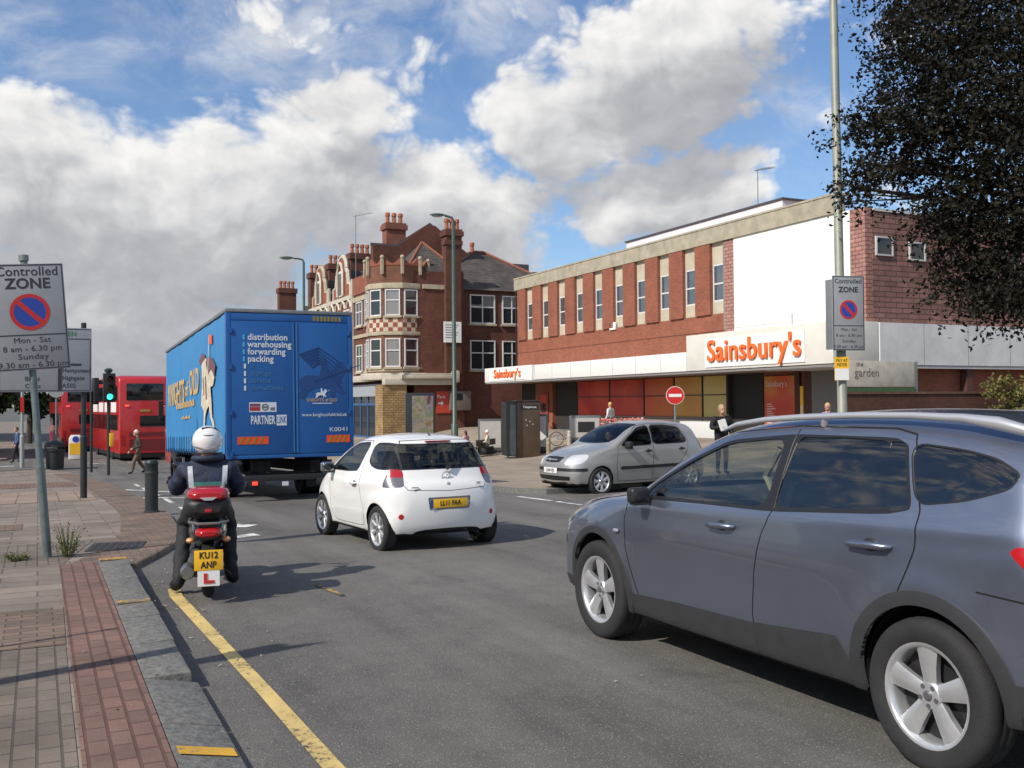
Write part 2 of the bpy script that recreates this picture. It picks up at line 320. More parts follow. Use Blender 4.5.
def asphalt():
    m = bpy.data.materials.new('asphalt'); m.use_nodes = True; t = m.node_tree; b = t.nodes['Principled BSDF']
    tcn = N(t, 'ShaderNodeTexCoord'); v = tcn.outputs['Object']
    def nz(sc, det=6, ro=.6, vec=v, dist=0.):
        n = N(t, 'ShaderNodeTexNoise'); n.inputs['Scale'].default_value = sc; n.inputs['Detail'].default_value = det; n.inputs['Roughness'].default_value = ro; n.inputs['Distortion'].default_value = dist; t.links.new(vec, n.inputs['Vector']); return n.outputs['Fac']
    big = nz(.35, 6, .6, dist=.4); mid = nz(3.2, 6); fine = nz(95, 3, .7)
    lanes = N(t, 'ShaderNodeVectorMath', operation='MULTIPLY'); lanes.inputs[1].default_value = (1.6, .09, 1); t.links.new(v, lanes.inputs[0])
    str_ = nz(1.0, 5, .6, lanes.outputs[0])
    vo = N(t, 'ShaderNodeTexVoronoi', feature='F1'); vo.inputs['Scale'].default_value = 120; t.links.new(v, vo.inputs['Vector'])
    val = mth(t, 'ADD', mth(t, 'MULTIPLY', big, .35), mth(t, 'ADD', mth(t, 'MULTIPLY', mid, .22), mth(t, 'ADD', mth(t, 'MULTIPLY', fine, .62), mth(t, 'MULTIPLY', str_, .52))))
    r = N(t, 'ShaderNodeValToRGB'); t.links.new(val, r.inputs[0]); r.color_ramp.elements[0].position = .60; r.color_ramp.elements[0].color = (.042, .040, .037, 1); r.color_ramp.elements[1].position = 1.0; r.color_ramp.elements[1].color = (.185, .175, .158, 1)
    # pale stones
    st = ss(t, vo.outputs['Color'], .93, .97)
    vsx = N(t, 'ShaderNodeSeparateXYZ'); t.links.new(vo.outputs['Color'], vsx.inputs[0]); st = mth(t, 'GREATER_THAN', vsx.outputs[0], .93)
    mxc = N(t, 'ShaderNodeMixRGB'); t.links.new(mth(t, 'MULTIPLY', st, .55), mxc.inputs[0]); t.links.new(r.outputs[0], mxc.inputs[1]); mxc.inputs[2].default_value = (.28, .265, .24, 1)
    # dark sealed patches / oil drips in the middle of lanes
    oil = ss(t, nz(.9, 4, .55, dist=.6), .60, .74)
    mo = N(t, 'ShaderNodeMixRGB'); t.links.new(mth(t, 'MULTIPLY', oil, .45), mo.inputs[0]); t.links.new(mxc.outputs[0], mo.inputs[1]); mo.inputs[2].default_value = (.045, .043, .04, 1)
    # hairline cracks
    wv = N(t, 'ShaderNodeTexVoronoi', feature='DISTANCE_TO_EDGE'); wv.inputs['Scale'].default_value = .42
    wj = vmth(t, 'ADD', v, vmth(t, 'SCALE', vmth(t, 'SUBTRACT', N(t, 'ShaderNodeTexNoise').outputs['Color'], (.5, .5, .5)).outputs[0]).outputs[0]).outputs[0]
    t.links.new(wj, wv.inputs['Vector'])
    ck = mth(t, 'MULTIPLY', mth(t, 'LESS_THAN', wv.outputs['Distance'], .003), ss(t, nz(.6, 3), .5, .62))
    mk = N(t, 'ShaderNodeMixRGB'); t.links.new(mth(t, 'MULTIPLY', ck, .0), mk.inputs[0]); t.links.new(mo.outputs[0], mk.inputs[1]); mk.inputs[2].default_value = (.018, .018, .017, 1)
    t.links.new(mk.outputs[0], b.inputs['Base Color']); b.inputs['Roughness'].default_value = .8; b.inputs['Specular IOR Level'].default_value = .35
    bp = N(t, 'ShaderNodeBump'); bp.inputs['Strength'].default_value = .7; bp.inputs['Distance'].default_value = .006
    t.links.new(mth(t, 'ADD', fine, mth(t, 'MULTIPLY', vo.outputs['Distance'], -.8)), bp.inputs['Height']); t.links.new(bp.outputs[0], b.inputs['Normal'])
    return m
M_asphalt = asphalt()
def worn_paint(name, col, thr=.42, under=(.06, .058, .055), sc=26):
    m = bpy.data.materials.new(name); m.use_nodes = True; t = m.node_tree; b = t.nodes['Principled BSDF']
    tcn = N(t, 'ShaderNodeTexCoord'); n1 = N(t, 'ShaderNodeTexNoise'); n1.inputs['Scale'].default_value = sc; n1.inputs['Detail'].default_value = 8; n1.inputs['Roughness'].default_value = .7; t.links.new(tcn.outputs['Object'], n1.inputs['Vector'])
    n2 = N(t, 'ShaderNodeTexNoise'); n2.inputs['Scale'].default_value = 3.; n2.inputs['Detail'].default_value = 4; t.links.new(tcn.outputs['Object'], n2.inputs['Vector'])
    a = ss(t, mth(t, 'ADD', mth(t, 'MULTIPLY', n1.outputs['Fac'], .6), mth(t, 'MULTIPLY', n2.outputs['Fac'], .4)), thr-.05, thr+.05)
    mx = N(t, 'ShaderNodeMixRGB'); t.links.new(a, mx.inputs[0]); mx.inputs[1].default_value = (*under, 1); 
    hs = N(t, 'ShaderNodeVectorMath', operation='SCALE'); hs.inputs[0].default_value = col; t.links.new(mth(t, 'ADD', n2.outputs['Fac'], .5), hs.inputs['Scale']); t.links.new(hs.outputs[0], mx.inputs[2])
    t.links.new(mx.outputs[0], b.inputs['Base Color']); b.inputs['Roughness'].default_value = .75
    return m
M_yl = worn_paint('worn_yellow_line', (.58, .43, .16), .43)
M_wl = worn_paint('worn_white_line', (.66, .66, .62), .45)
M_yk = worn_paint('worn_yellow_kerb_mark', (.6, .33, .03), .46, (.16, .16, .15))
M_granite = mat('granite_kerb', (.155, .152, .138), .8, var=.4, vs=22, bump=.4, bs=50)
M_slab = brick('paving_slabs', (.27, .225, .185), (.185, .155, .13), (.12, .10, .085), .62, .30, .010, True, bump=.25, var=.28, vs=1.3)
M_block = brick('grey_block_paving', (.20, .165, .135), (.145, .122, .10), (.10, .088, .076), .21, .105, .008, True, bump=.5, var=.28, vs=1.6, rot=R(90))
M_brblock = brick('brown_block_paving', (.235, .16, .12), (.15, .115, .09), (.10, .08, .065), .21, .105, .008, True, bump=.5, var=.28, vs=1.6)
M_redblock = brick('red_block_paving', (.225, .135, .108), (.17, .112, .09), (.13, .075, .062), .21, .105, .010, True, bump=.5, var=.25, vs=1.8, rot=R(90))
M_plaza = brick('buff_paving', (.34, .28, .215), (.26, .215, .165), (.14, .12, .10), .6, .4, .010, True, bump=.2, var=.22, vs=.5)
M_tactile = brick('pale_tactile_paving', (.33, .25, .19), (.27, .2, .15), (.14, .1, .08), .4, .4, .012, True, off=0, bump=.3, var=.25, vs=1.2)
gm = mat('distant_ground', (.10, .10, .085), .9, var=.3, vs=.05)
mesh_obj('ground', [(-2500, -2500, -1.45), (2500, -2500, -1.45), (2500, 3500, -1.45), (-2500, 3500, -1.45)], [(0, 1, 2, 3)], gm, None)['kind'] = 'structure'
sheet('road', [(-60, -60), (60, -60), (60, 200), (-60, 200)], M_asphalt, 0, step=3.)
# near pavement with its raised granite kerb; the kerb drops flush just in front of the camera
P1 = .10
def kerb_stone(y0, y1, up0, up1, q0=.56, q1=.85):
    return [(q0, y0, P1+.002), (q1, y0, up0), (q1, y1, up1), (q0, y1, P1+.002)]
sheet('pavement', [(-60, -60), (.56, -60), (.56, 11.2), (-60, 11.2)], M_slab, P1, side=.2)
sheet('pavement', [(.14, -8), (.558, -8), (.558, 11.15), (.20, 11.15)], M_redblock, P1+.004, step=.8)
sheet('pavement', [(-7, -6), (.135, -6), (.17, 7.3), (-7, 7.3)], M_block, P1+.004, step=.8)
sheet('pavement', [(-7, 7.32), (.172, 7.32), (.185, 8.7), (-7, 8.7)], M_brblock, P1+.005, step=.8)
k = MB()
y = -8.
rk = random.Random(3)
while y < 11.1:
    ln = .9 if y > 5 else .95
    y1 = min(y+ln, 11.2)
    hi = P1+.012 if y > 6.2 else (P1-.055)
    j = rk.uniform(-.008, .008)
    q1 = .85+j*1.0 if y > 6.2 else .88
    if 5.55 < y < 6.2: hi = P1-.06
    k.add([(.563, y+.006, -.1), (q1, y+.006, -.1), (q1, y1-.006, -.1), (.563, y1-.006, -.1), (.563, y+.006, P1+.004), (q1-.012, y+.006, hi+j), (q1-.012, y1-.006, hi+j*.4), (.563, y1-.006, P1+.006)],
          [(0, 3, 2, 1), (4, 5, 6, 7), (0, 1, 5, 4), (1, 2, 6, 5), (2, 3, 7, 6), (3, 0, 4, 7)])
    y = y1
o = k.build('kerb', M_granite, None, bevel=.012, seg=2); o.rotation_euler.z = A; o['kind'] = 'structure'
for (y0, y1) in ((4.78, 4.9), (8.55, 8.65), (11.02, 11.13)):
    hz = P1+.0175 if y0 > 6.2 else P1-.02
    mk = MB()
    if y0 < 6: mk.add([(.585, y0, P1+.0075), (.85, y0, P1-.0455), (.85, y1, P1-.0455), (.585, y1, P1+.0075)], [(0, 1, 2, 3)])
    else: mk.box(.575, .83, y0, y1, hz-.004, hz+.006)
    o = mk.build('kerb_marking', M_yk); o.rotation_euler.z = A; o['kind'] = 'structure'
# pavement beyond the crossing, bulging out to the bollard
edge2 = [(.95, 11.2), (1.25, 12.0), (1.55, 12.9), (1.78, 14.5), (1.95, 17), (2.0, 20), (1.95, 24), (1.9, 29), (1.8, 34), (1.5, 39), (1.2, 44), (.4, 47.5), (-2, 49)]
sheet('pavement', [(-60, 11.2)]+edge2+[(-60, 49)], M_slab, .055, side=.12)
rq = lambda s: np.interp(s, [p[1] for p in edge2[:-2]], [p[0] for p in edge2[:-2]])
band = [(rq(s_)-.01, s_) for s_ in np.arange(11.25, 44, 1.5)]; band2 = [(rq(s_)-.75, s_) for s_ in np.arange(11.25, 44, 1.5)]
sheet('pavement', band+band2[::-1], M_brblock, .059, step=.8)
sheet('pavement', [(-7, 11.25), (.2, 11.25), (.62, 13.6), (-7, 13.4)], M_block, .0595, step=.8)
sheet('pavement', [(-9, 15.6), (-.2, 15.6), (-.2, 16.6), (-9, 16.6)], M_brblock, .060, step=.8)
sheet('pavement', [(-9, 22), (1.1, 22), (1.1, 27), (-9, 27)], M_tactile, .060, step=.8)
sheet('pavement', [(-9, 30), (1.0, 30), (1.0, 34), (-9, 34)], M_redblock, .061, step=.8)
# far pavement in front of the shops
far = [(8.95, 200), (8.95, 19.4), (9.0, 18.5), (9.3, 17.9), (10.0, 17.9), (11.2, 18.3), (13.5, 19.4), (60, 26), (60, 200)]
sheet('pavement', far, M_plaza, .10, side=.2, step=1.5)
sheet('pavement', [(11.0, -60), (60, -60), (60, 17), (40, 14.2), (16, 13.3), (12.2, 12.6), (11.2, 11.6)], M_slab, .10, side=.2, step=2.)
sheet('kerb', [(8.82, 199), (8.82, 19.4), (8.88, 18.4), (9.25, 17.74), (10.0, 17.74), (11.25, 18.14), (11.2, 18.3), (10.0, 17.9), (9.3, 17.9), (9.0, 18.5), (8.95, 19.4), (8.95, 199)], M_granite, .104, side=.2, step=1.)
sheet('pavement', [(-60, 56), (-4, 56), (-1.5, 58), (-1.0, 64), (-1.0, 200), (-60, 200)], M_slab, .10, side=.2, step=2.)
# road markings
def marking(name, poly, m, off=.005): return sheet(name, poly, m, off, step=.6)
marking('yellow_line', [(1.09, 9.7), (1.06, 9.3), (1.17, 6), (1.21, 4.0), (1.30, -6), (1.41, -6), (1.31, 4.0), (1.265, 6), (1.17, 9.3), (1.20, 9.65)], M_yl)
marking('yellow_line', [(2.35, 9.3), (2.42, 8.6), (2.47, 8.6), (2.42, 9.32)], worn_paint('very_worn_yellow', (.4, .25, .08), .52))
y = 14.4
for y0, y1 in ((14.3, 15.9), (16.1, 17.5)):
    marking('give_way_line', [(8.44, y0), (8.56, y0), (8.56, y1), (8.44, y1)], M_wl)
    marking('give_way_line', [(8.74, y0), (8.80, y0), (8.80, y1), (8.74, y1)], M_wl) if 0 else None
# lane arrow and lane dashes beyond the scooter, and zig-zags by the lights
marking('road_arrow', [(2.3, 15.6), (2.95, 14.9), (2.72, 14.6), (2.55, 14.75), (2.45, 14.1), (2.3, 14.1), (2.38, 14.9)], M_wl)
marking('lane_line', [(2.35, 13.3), (2.7, 13.45), (2.65, 13.75), (2.35, 13.55)], M_wl)
for i in range(5):
    marking('lane_line', [(2.3+.05*i, 17.5+3*i), (2.4+.05*i, 17.5+3*i), (2.45+.05*i, 19.3+3*i), (2.35+.05*i, 19.3+3*i)], M_wl)
marking('lane_line', [(2.05, 22.9), (3.0, 22.0), (3.05, 22.2), (2.1, 23.2)], M_wl)
marking('lane_line', [(2.0, 27.4), (2.9, 25.0), (2.9, 25.4), (2.1, 27.7)], M_wl)
for i in range(4): marking('lane_line', [(-2+2*i, 52.2), (-1+2*i, 52.2), (-1+2*i, 52.5), (-2+2*i, 52.5)], M_wl)
# manhole cover and small litter
mh = MB(); mh.box(-.3, .3, -.36, .36, -.02, .006)
for i in range(6):
    for j in range(5): mh.box(-.26+.09*i, -.21+.09*i, -.3+.13*j, -.22+.13*j, .006, .011)
put(mh.build('manhole_cover', mat('cast_iron', (.06, .055, .05), .6, .4, var=.3, vs=20), bevel=0), GW(.85, 12.75, .062), A-.2, 'rectangular cast iron manhole cover set in the pavement by the dropped kerb', 'manhole cover')
mh = MB(); mh.box(-.36, .36, -.3, .3, -.02, .006)
put(mh.build('manhole_cover', mat('grey_cover', (.05, .05, .055), .6, .3, var=.3, vs=20)), GW(-1.05, 11.75, .062), A, 'dark square access cover in the paving left of the leaning signpost', 'manhole cover')
lt = MB(); rl = random.Random(5)
for i in range(230):
    q_, s_ = rl.uniform(-1.2, 4), rl.uniform(4, 13)
    if i % 3: q_ = rl.gauss(1.15, .14); s_ = rl.uniform(6, 12.5)
    z_ = g(s_, q_)+(.02 if q_ > .9 else .125) if s_ < 11.2 else g(s_, q_)+(.02 if q_ > rq(s_) else .075)
    r_ = rl.uniform(.006, .02); a = rl.uniform(0, 6.28)
    p = W(q_, s_, z_-.008); u = Vector((math.cos(a), math.sin(a), .2))*r_; v_ = Vector((-math.sin(a), math.cos(a), .1))*r_*.5
    lt.add([p+u, p+v_, p-u, p-v_], [(0, 1, 2, 3)])
o = lt.build('dead_leaves', leafmat('litter', (.12, .07, .03), (.5, .45, .38), 0)); tag(o, 'scattered dry leaf bits and litter along the gutter', 'leaf litter', kind='stuff')
# ============================================================ SUPERMARKET
M_bk_red = brick('red_facing_brick', (.33, .095, .048), (.24, .07, .038), (.20, .12, .09), var=.16, vs=.8)
M_bk_vic = brick('old_red_brick', (.17, .058, .036), (.115, .042, .03), (.10, .06, .045), var=.3, vs=.7)
M_bk_brn = brick('brown_brick', (.13, .05, .034), (.09, .038, .028), (.07, .045, .035), var=.3, vs=.8)
M_conc = mat('ribbed_concrete', (.36, .32, .235), .85, var=.22, vs=2.2, bump=.25, bs=30)
M_concl = mat('pale_concrete_panel', (.47, .42, .31), .8, var=.14, vs=1.5, bump=.15, bs=30)
M_panel = mat('white_render', (.80, .79, .74), .6, var=.04, vs=1.2)
M_fascia = mat('cream_fascia', (.66, .64, .57), .55, var=.07, vs=1.3)
M_fasciag = mat('grey_fascia', (.50, .50, .48), .55, var=.12, vs=1.1)
M_or = mat('orange_letters', (.80, .14, .02), .45)
M_tile = brick('hung_tiles', (.20, .105, .085), (.27, .145, .12), (.075, .045, .04), bw=.60, bh=.20, ms=.016, bump=.8, var=.25, vs=1.2)
M_tilep = brick('pink_hung_tiles', (.42, .22, .18), (.32, .16, .13), (.14, .08, .07), bw=.34, bh=.16, ms=.018, bump=.6, var=.2, vs=1.2)
M_pane = glass('shop_glass', tint=(.25, .27, .27), solid=(.035, .04, .042), transp=.25); M_pane2 = glass('office_glass', tint=(.55, .58, .6), solid=(.10, .12, .14), transp=.4, refl=1., base=.16)
M_wframe = mat('white_window_frame', (.62, .62, .60), .5, var=.05)
M_slate = brick('slates', (.10, .085, .075), (.075, .065, .06), (.03, .028, .025), bw=.30, bh=.22, ms=.012, bump=.5, var=.35, vs=1.2)
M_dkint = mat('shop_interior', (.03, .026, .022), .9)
M_blind = mat('net_blind', (.42, .42, .38), .8, var=.2, vs=5)
Q0, S0 = 28., 27.6
OFF = (Q0, S0, 0)
SM = empty('supermarket', W(Q0, S0, 0), A, 'long two storey brick and concrete supermarket with tall narrow windows and a white canopy', 'supermarket')
b = MB(OFF); b.box(28.32, 52, 27.75, 57.6, -1.5, 8.8); b.build('brick_wall', M_bk_red, SM)
b = MB(OFF); b.box(28.0, 28.33, 36.1, 57.7, 3.3, 4.86); b.box(28.03, 28.33, 36.1, 57.7, 4.86, 4.93); b.box(28.0, 28.33, 36.1, 57.7, 4.93, 5.7); b.build('brick_band', M_bk_red, SM, bevel=0)
b = MB(OFF); b.box(27.87, 28.34, 29.0, 57.78, 8.97, 9.68); b.box(27.84, 28.5, 28.95, 57.82, 9.68, 9.76)
b.build('parapet', M_conc, SM)
pitch = (57.35-36.1)/10
b = MB(OFF)
for i in range(10):
    s_ = 36.1+i*pitch
    pr = MB(OFF); pr.box(27.90, 28.33, s_+.98, s_+pitch, 5.7, 8.97); pr.build('brick_pier', M_bk_red, SM)
    c = MB(OFF)
    c.box(28.07, 28.31, s_, s_+.98, 7.98, 8.97); c.build('concrete_panel', M_concl, SM)
    c = MB(OFF); c.box(28.07, 28.31, s_, s_+.98, 5.7, 6.27); c.build('concrete_panel', M_concl, SM)
    fr = MB(OFF); a0, a1, z0, z1 = s_+.02, s_+.96, 6.27, 7.98
    for bx in ((a0, a0+.07, z0, z1), (a1-.07, a1, z0, z1), (a0+.07, a1-.07, z1-.07, z1), (a0+.07, a1-.07, z0, z0+.07), (a0+.07, a1-.07, 7.05, 7.12)): fr.box(28.07, 28.13, *bx)
    fo = fr.build('window', M_wframe, SM)
    p = MB(OFF); p.box(28.10, 28.115, a0+.07, a1-.07, z0+.07, z1-.07); p.build('pane', M_pane2, fo)
    if i % 4 != 1:
        p = MB(OFF); p.box(28.15, 28.16, a0+.1, a1-(.1 if i % 2 else .4), z0+(.07 if i in (0, 5) else .6), z1-.07); p.build('blind', M_blind, fo)
# tiled piers and the big blank white panel on the corner block
b = MB(OFF); b.box(27.97, 28.3, 35.4, 36.1, 4.6, 8.965); b.build('tiled_pier', M_tilep, SM); b = MB(OFF); b.box(27.97, 28.35, 27.63, 28.4, 4.6, 8.96); b.build('tiled_pier', M_tilep, SM)
b = MB(OFF); b.box(27.95, 28.3, 28.4, 35.4, 4.6, 8.967); b.build('blank_panel', M_panel, SM, bevel=.01)
b = MB(OFF); b.box(27.94, 27.95, 30.5, 35.3, 4.95, 4.98); b.box(27.9, 27.94, 31.6, 31.68, 4.75, 5.3); b.build('conduit', M_fasciag, SM)
b = MB(OFF); b.box(28.3, 51, 27.6, 27.75, 4.6, 8.83); b.build('tiled_wall', M_tile, SM)
b = MB(OFF); b.box(28.35, 51, 27.55, 27.8, 8.83, 8.93); b.build('coping', M_fasciag, SM)
for (qa, qb, za, zb) in ((28.42, 29.3, 7.15, 7.88), (30.15, 31.0, 7.05, 7.78), (35.5, 36.4, 7.05, 7.78)):
    f = MB(OFF)
    for bx in ((qa, qa+.06, za, zb), (qb-.06, qb, za, zb), (qa+.06, qb-.06, za, za+.06), (qa+.06, qb-.06, zb-.06, zb)): f.box(bx[0], bx[1], 27.52, 27.6, bx[2], bx[3])
    fo = f.build('window', M_fasciag, SM); p = MB(OFF); p.box(qa+.06, qb-.06, 27.56, 27.575, za+.06, zb-.06); p.build('pane', M_pane, fo)
# canopy: fascias, soffit
b = MB(OFF); b.box(26.0, 28.2, 27.3, 36.3, 3.05, 4.62); b.build('fascia_panel', M_fascia, SM, bevel=.015)
b = MB(OFF); b.box(26.0, 28.25, 36.32, 51.2, 3.05, 3.9); b.build('fascia_panel', mat('white_fascia', (.74, .735, .69), .5, var=.05), SM, bevel=.012)
b = MB(OFF); b.box(26.05, 28.2, 51.2, 51.5, 3.05, 3.88); b.build('fascia_joint', M_fasciag, SM)
b = MB(OFF); b.box(25.95, 28.2, 51.5, 58.2, 3.02, 3.92); b.build('fascia_panel', mat('white_fascia', (.74, .735, .69)), SM, bevel=.012)
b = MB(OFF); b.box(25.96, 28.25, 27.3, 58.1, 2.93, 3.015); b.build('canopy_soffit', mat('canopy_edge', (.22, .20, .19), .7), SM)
b = MB(OFF); b.box(28.25, 50, 27.25, 27.55, 3.02, 4.6); 
b.build('side_fascia', mat('grey_side_fascia', (.62, .62, .61), .55, var=.13, vs=1.3), SM)
b = MB(OFF); b.box(26.0, 50, 27.28, 31, 2.9, 3.0); b.build('soffit', M_fasciag, SM)
b = MB(OFF)
for s_ in np.arange(38.3, 51, 2.15): b.box(25.997, 26.0, s_, s_+.02, 3.06, 3.89)
for q_ in np.arange(30.5, 50, 2.4): b.box(q_, q_+.02, 27.246, 27.25, 3.03, 4.59)
b.box(27.99, 28.0, 36.12, 36.2, 4.95, 8.9); o = b.build('panel_joints', mat('joint_grey', (.22, .21, .19), .8), SM)
b = MB(OFF); b.tube([(27.93, 57.6, 3.9), (27.93, 57.6, 8.9)], .05, 8); b.build('downpipe', M_black, SM)
# illuminated-sign boards and letters
b = MB(OFF); b.box(25.955, 25.997, 28.75, 34.9, 3.16, 4.35); sg = b.build('sign_board', M_panel, SM)
L_ = lambda q, s, z: (q-Q0, s-S0, z)
text('sign_letters', "Sainsbury's", 1.28, M_or, sg, L_(25.90, 31.75, 3.80), (0, -1, 0), (0, 0, 1), ext=.04, align='CENTER', fit=5.75, off=.012)
b = MB(OFF); b.box(25.915, 25.945, 52.2, 57.4, 3.1, 3.84); sg = b.build('sign_board', M_panel, SM)
text('sign_letters', "Sainsbury's", .74, M_or, sg, L_(25.88, 54.75, 3.50), (0, -1, 0), (0, 0, 1), ext=.02, align='CENTER', fit=3.8, off=.010)
# ground floor under the canopy
G1 = 28.30
def gf(name, s0, s1, z0, z1, m, q=G1, t=.04):
    b = MB(OFF); b.box(q-t, q, s0, s1, z0, z1); return b.build(name, m, SM)
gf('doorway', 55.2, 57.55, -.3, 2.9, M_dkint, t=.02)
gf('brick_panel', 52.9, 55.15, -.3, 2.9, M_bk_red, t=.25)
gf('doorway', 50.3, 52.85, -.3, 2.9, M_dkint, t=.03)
def grad(name, cols, sc=.35, rough=.35):
    m = bpy.data.materials.new(name); m.use_nodes = True; t = m.node_tree; b = t.nodes['Principled BSDF']; tcn = N(t, 'ShaderNodeTexCoord'); n = N(t, 'ShaderNodeTexNoise'); n.inputs['Scale'].default_value = sc; n.inputs['Detail'].default_value = 2
    t.links.new(tcn.outputs['Object'], n.inputs['Vector']); r = N(t, 'ShaderNodeValToRGB'); t.links.new(n.outputs['Fac'], r.inputs[0])
    r.color_ramp.elements[0].position = .35; r.color_ramp.elements[0].color = (*cols[0], 1); r.color_ramp.elements[1].position = .65; r.color_ramp.elements[1].color = (*cols[-1], 1)
    for i, c in enumerate(cols[1:-1]):
        e = r.color_ramp.elements.new(.35+.3*(i+1)/(len(cols)-1)); e.color = (*c, 1)
    t.links.new(r.outputs[0], b.inputs['Base Color']); b.inputs['Roughness'].default_value = rough; return m
reds = [grad('poster_red', [(.42, .03, .02), (.60, .07, .03), (.50, .045, .03)]), grad('poster_redorange', [(.60, .08, .03), (.62, .15, .03)]), grad('poster_ochre', [(.60, .27, .05), (.66, .40, .09)]), grad('poster_mustard', [(.62, .44, .12), (.64, .50, .19)])]
ss_ = [(50.1, 46.6, 0), (46.55, 43.2, 0), (43.15, 40.5, 1), (40.45, 38.2, 2), (38.15, 36.1, 3)]
for a, c, i in ss_:
    gf('window_poster', c+.05, a-.02, 2.03, 2.88, reds[i]); gf('window_poster', c+.05, a-.02, .98, 1.98, reds[i])
b = MB(OFF)
for a, c, i in ss_: b.box(G1-.07, G1-.005, c-.02, c+.05, .3, 2.9)
b.box(G1-.06, G1-.005, 36.1, 50.1, 1.98, 2.03); b.box(G1-.1, G1-.005, 36.1, 50.1, .88, .98); b.build('mullions', mat('brown_frame', (.05, .035, .03), .5), SM)
gf('stall_riser', 36.1, 50.1, -.4, .88, mat('grey_riser', (.12, .11, .10), .6), t=.05)
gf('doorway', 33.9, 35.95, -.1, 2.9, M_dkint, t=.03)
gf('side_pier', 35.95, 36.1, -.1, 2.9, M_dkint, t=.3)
pst = gf('window_poster', 31.85, 33.75, .2, 2.75, grad('poster_orange', [(.50, .05, .02), (.62, .10, .02), (.60, .24, .04)], .5), t=.08)
wt = mat('poster_white', (.75, .66, .6), .5)
text('poster_writing', "Sainsbury's", .36, wt, pst, L_(G1-.09, 33.65, 2.42), (0, -1, 0), (0, 0, 1), ext=.003, wid=.8)
for i in range(9): 
    rb = MB(OFF); rb.box(G1-.085, G1-.08, 33.6-.3-.12*(i % 3), 33.6, 1.55-.1*i, 1.58-.1*i); rb.build('poster_small_print', wt, pst)
gf('door_frame', 31.55, 31.83, -.1, 2.9, mat('dark_red_frame', (.07, .018, .012), .6), t=.12)
pn = gf('notice', 31.35, 31.53, .9, 2.3, M_yellow, t=.1)
b = MB(OFF); b.box(G1-.106, G1-.10, 31.39, 31.49, 1.0, 1.5); b.build('notice_panel', wt, pn)
gf('doorway', 30.9, 31.33, -.1, 2.9, mat('dark_red_frame', (.07, .018, .012)), t=.06)
gf('grey_door', 29.2, 30.88, -.1, 2.9, mat('grey_door', (.17, .165, .15), .6, var=.1), t=.07)
gf('brown_panel', 27.8, 29.18, -.1, 2.9, mat('brown_panel', (.09, .035, .025), .7), t=.06)
b = MB(OFF); b.box(28.5, 50, 29.3, 29.5, -.2, 2.9); b.build('recessed_wall', M_bk_brn, SM)
for q_ in (33, 38, 44): b = MB(OFF); b.box(q_, q_+.3, 27.4, 27.7, -.2, 2.95); b.build('canopy_column', mat('brown_panel', (.09, .035, .025)), SM)
b = MB(OFF); b.box(36, 38.5, 41.4, 57, 8.8, 12.5); b.build('roof_penthouse', mat('pale_cladding', (.72, .73, .74), .5, var=.04), SM)
b = MB(OFF); b.box(35.92, 38.6, 41.3, 57.1, 12.5, 12.60); b.build('penthouse_roof', mat('dark_roof_edge', (.07, .07, .075), .6), SM)
b = MB(OFF); b.box(28.5, 30.2, 56.2, 57.2, 9.2, 10.05); b.build('plant_box', mat('dark_roof_edge', (.07, .07, .075)), SM)
b = MB(OFF); b.box(27.9, 28.0, 45.4, 46.0, 5.6, 6.0); b.build('alarm_box', M_white, SM, bevel=.02)
# cash machine in the brick panel
t = empty('cash_machine', W(28.0, 53.9, 0), A, 'cash machine with red surround set in the brick pier left of the supermarket windows', 'cash machine')
b = MB(); b.box(-.06, .048, -.55, .5, .55, 2.3); b.build('surround', mat('dark_red_surround', (.30, .05, .03), .5), t, bevel=.02)
b = MB(); b.box(-.075, -.058, -.32, .25, 1.1, 1.65); b.build('screen', mat('screen_dark', (.03, .035, .045), .2), t)
b = MB(); b.box(-.20, -.058, -.3, .25, .9, 1.02); b.build('keypad', M_alloy, t, bevel=.01)
b = MB(); b.box(-.08, -.058, -.4, .35, 1.75, 2.15); b.build('header', mat('header_red', (.55, .06, .03), .4), t)
# television aerial
def aerial(loc, h, label, arms=5, rz=0):
    t = empty('aerial', loc, rz, label, 'aerial'); b = MB(); b.tube([(0, 0, 0), (0, 0, h)], .03, 6); b.build('mast', M_galv, t)
    b = MB(); b.tube([(-.2, 0, h-.1), (1.3, 0, h+.25)], .02, 5)
    for i in range(arms): x = .1+1.1*i/arms; b.tube([(x, -.35, h+.02+.2*x), (x, .35, h+.02+.2*x)], .012, 4)
    b.build('antenna', M_galv, t); return t
aerial(W(37, 44.6, 12.7), 2.2, 'thin television aerial on the white rooftop block of the supermarket', rz=.5)
# ============================================================ GARDEN WALL, BOARD
OFW = (23., 23.9, 0)
t = empty('garden_wall', W(23, 23.9, 0), A, 'low dark brick wall running right behind the silver roof rail of the grey car', 'wall')
b = MB(OFW); b.box(23.2, 60, 23.9, 24.13, -.5, 1.9); b.build('brickwork', M_bk_brn, t); b = MB(OFW); b.box(23.15, 60, 23.86, 24.17, 1.9, 1.97); b.build('coping', brick('brick_coping', (.20, .10, .07), (.14, .07, .05), (.1, .07, .06), bw=.08, bh=.3), t)
t = empty('display_board', W(23.5, 24.6, 0), A, 'weathered pale board with a green bottom strip, reading the garden, standing above the brick wall', 'sign')
OB = (23.5, 24.6, 0)
b = MB(OB); b.box(23.7, 26.75, 24.3, 24.38, 2.14, 3.0); b.build('board', mat('weathered_board', (.50, .46, .39), .8, var=.2, vs=3), t, bevel=.008)
b = MB(OB); b.box(23.7, 26.75, 24.28, 24.40, 1.92, 2.12); b.build('green_strip', mat('green_strip', (.06, .12, .05), .7, var=.2), t)
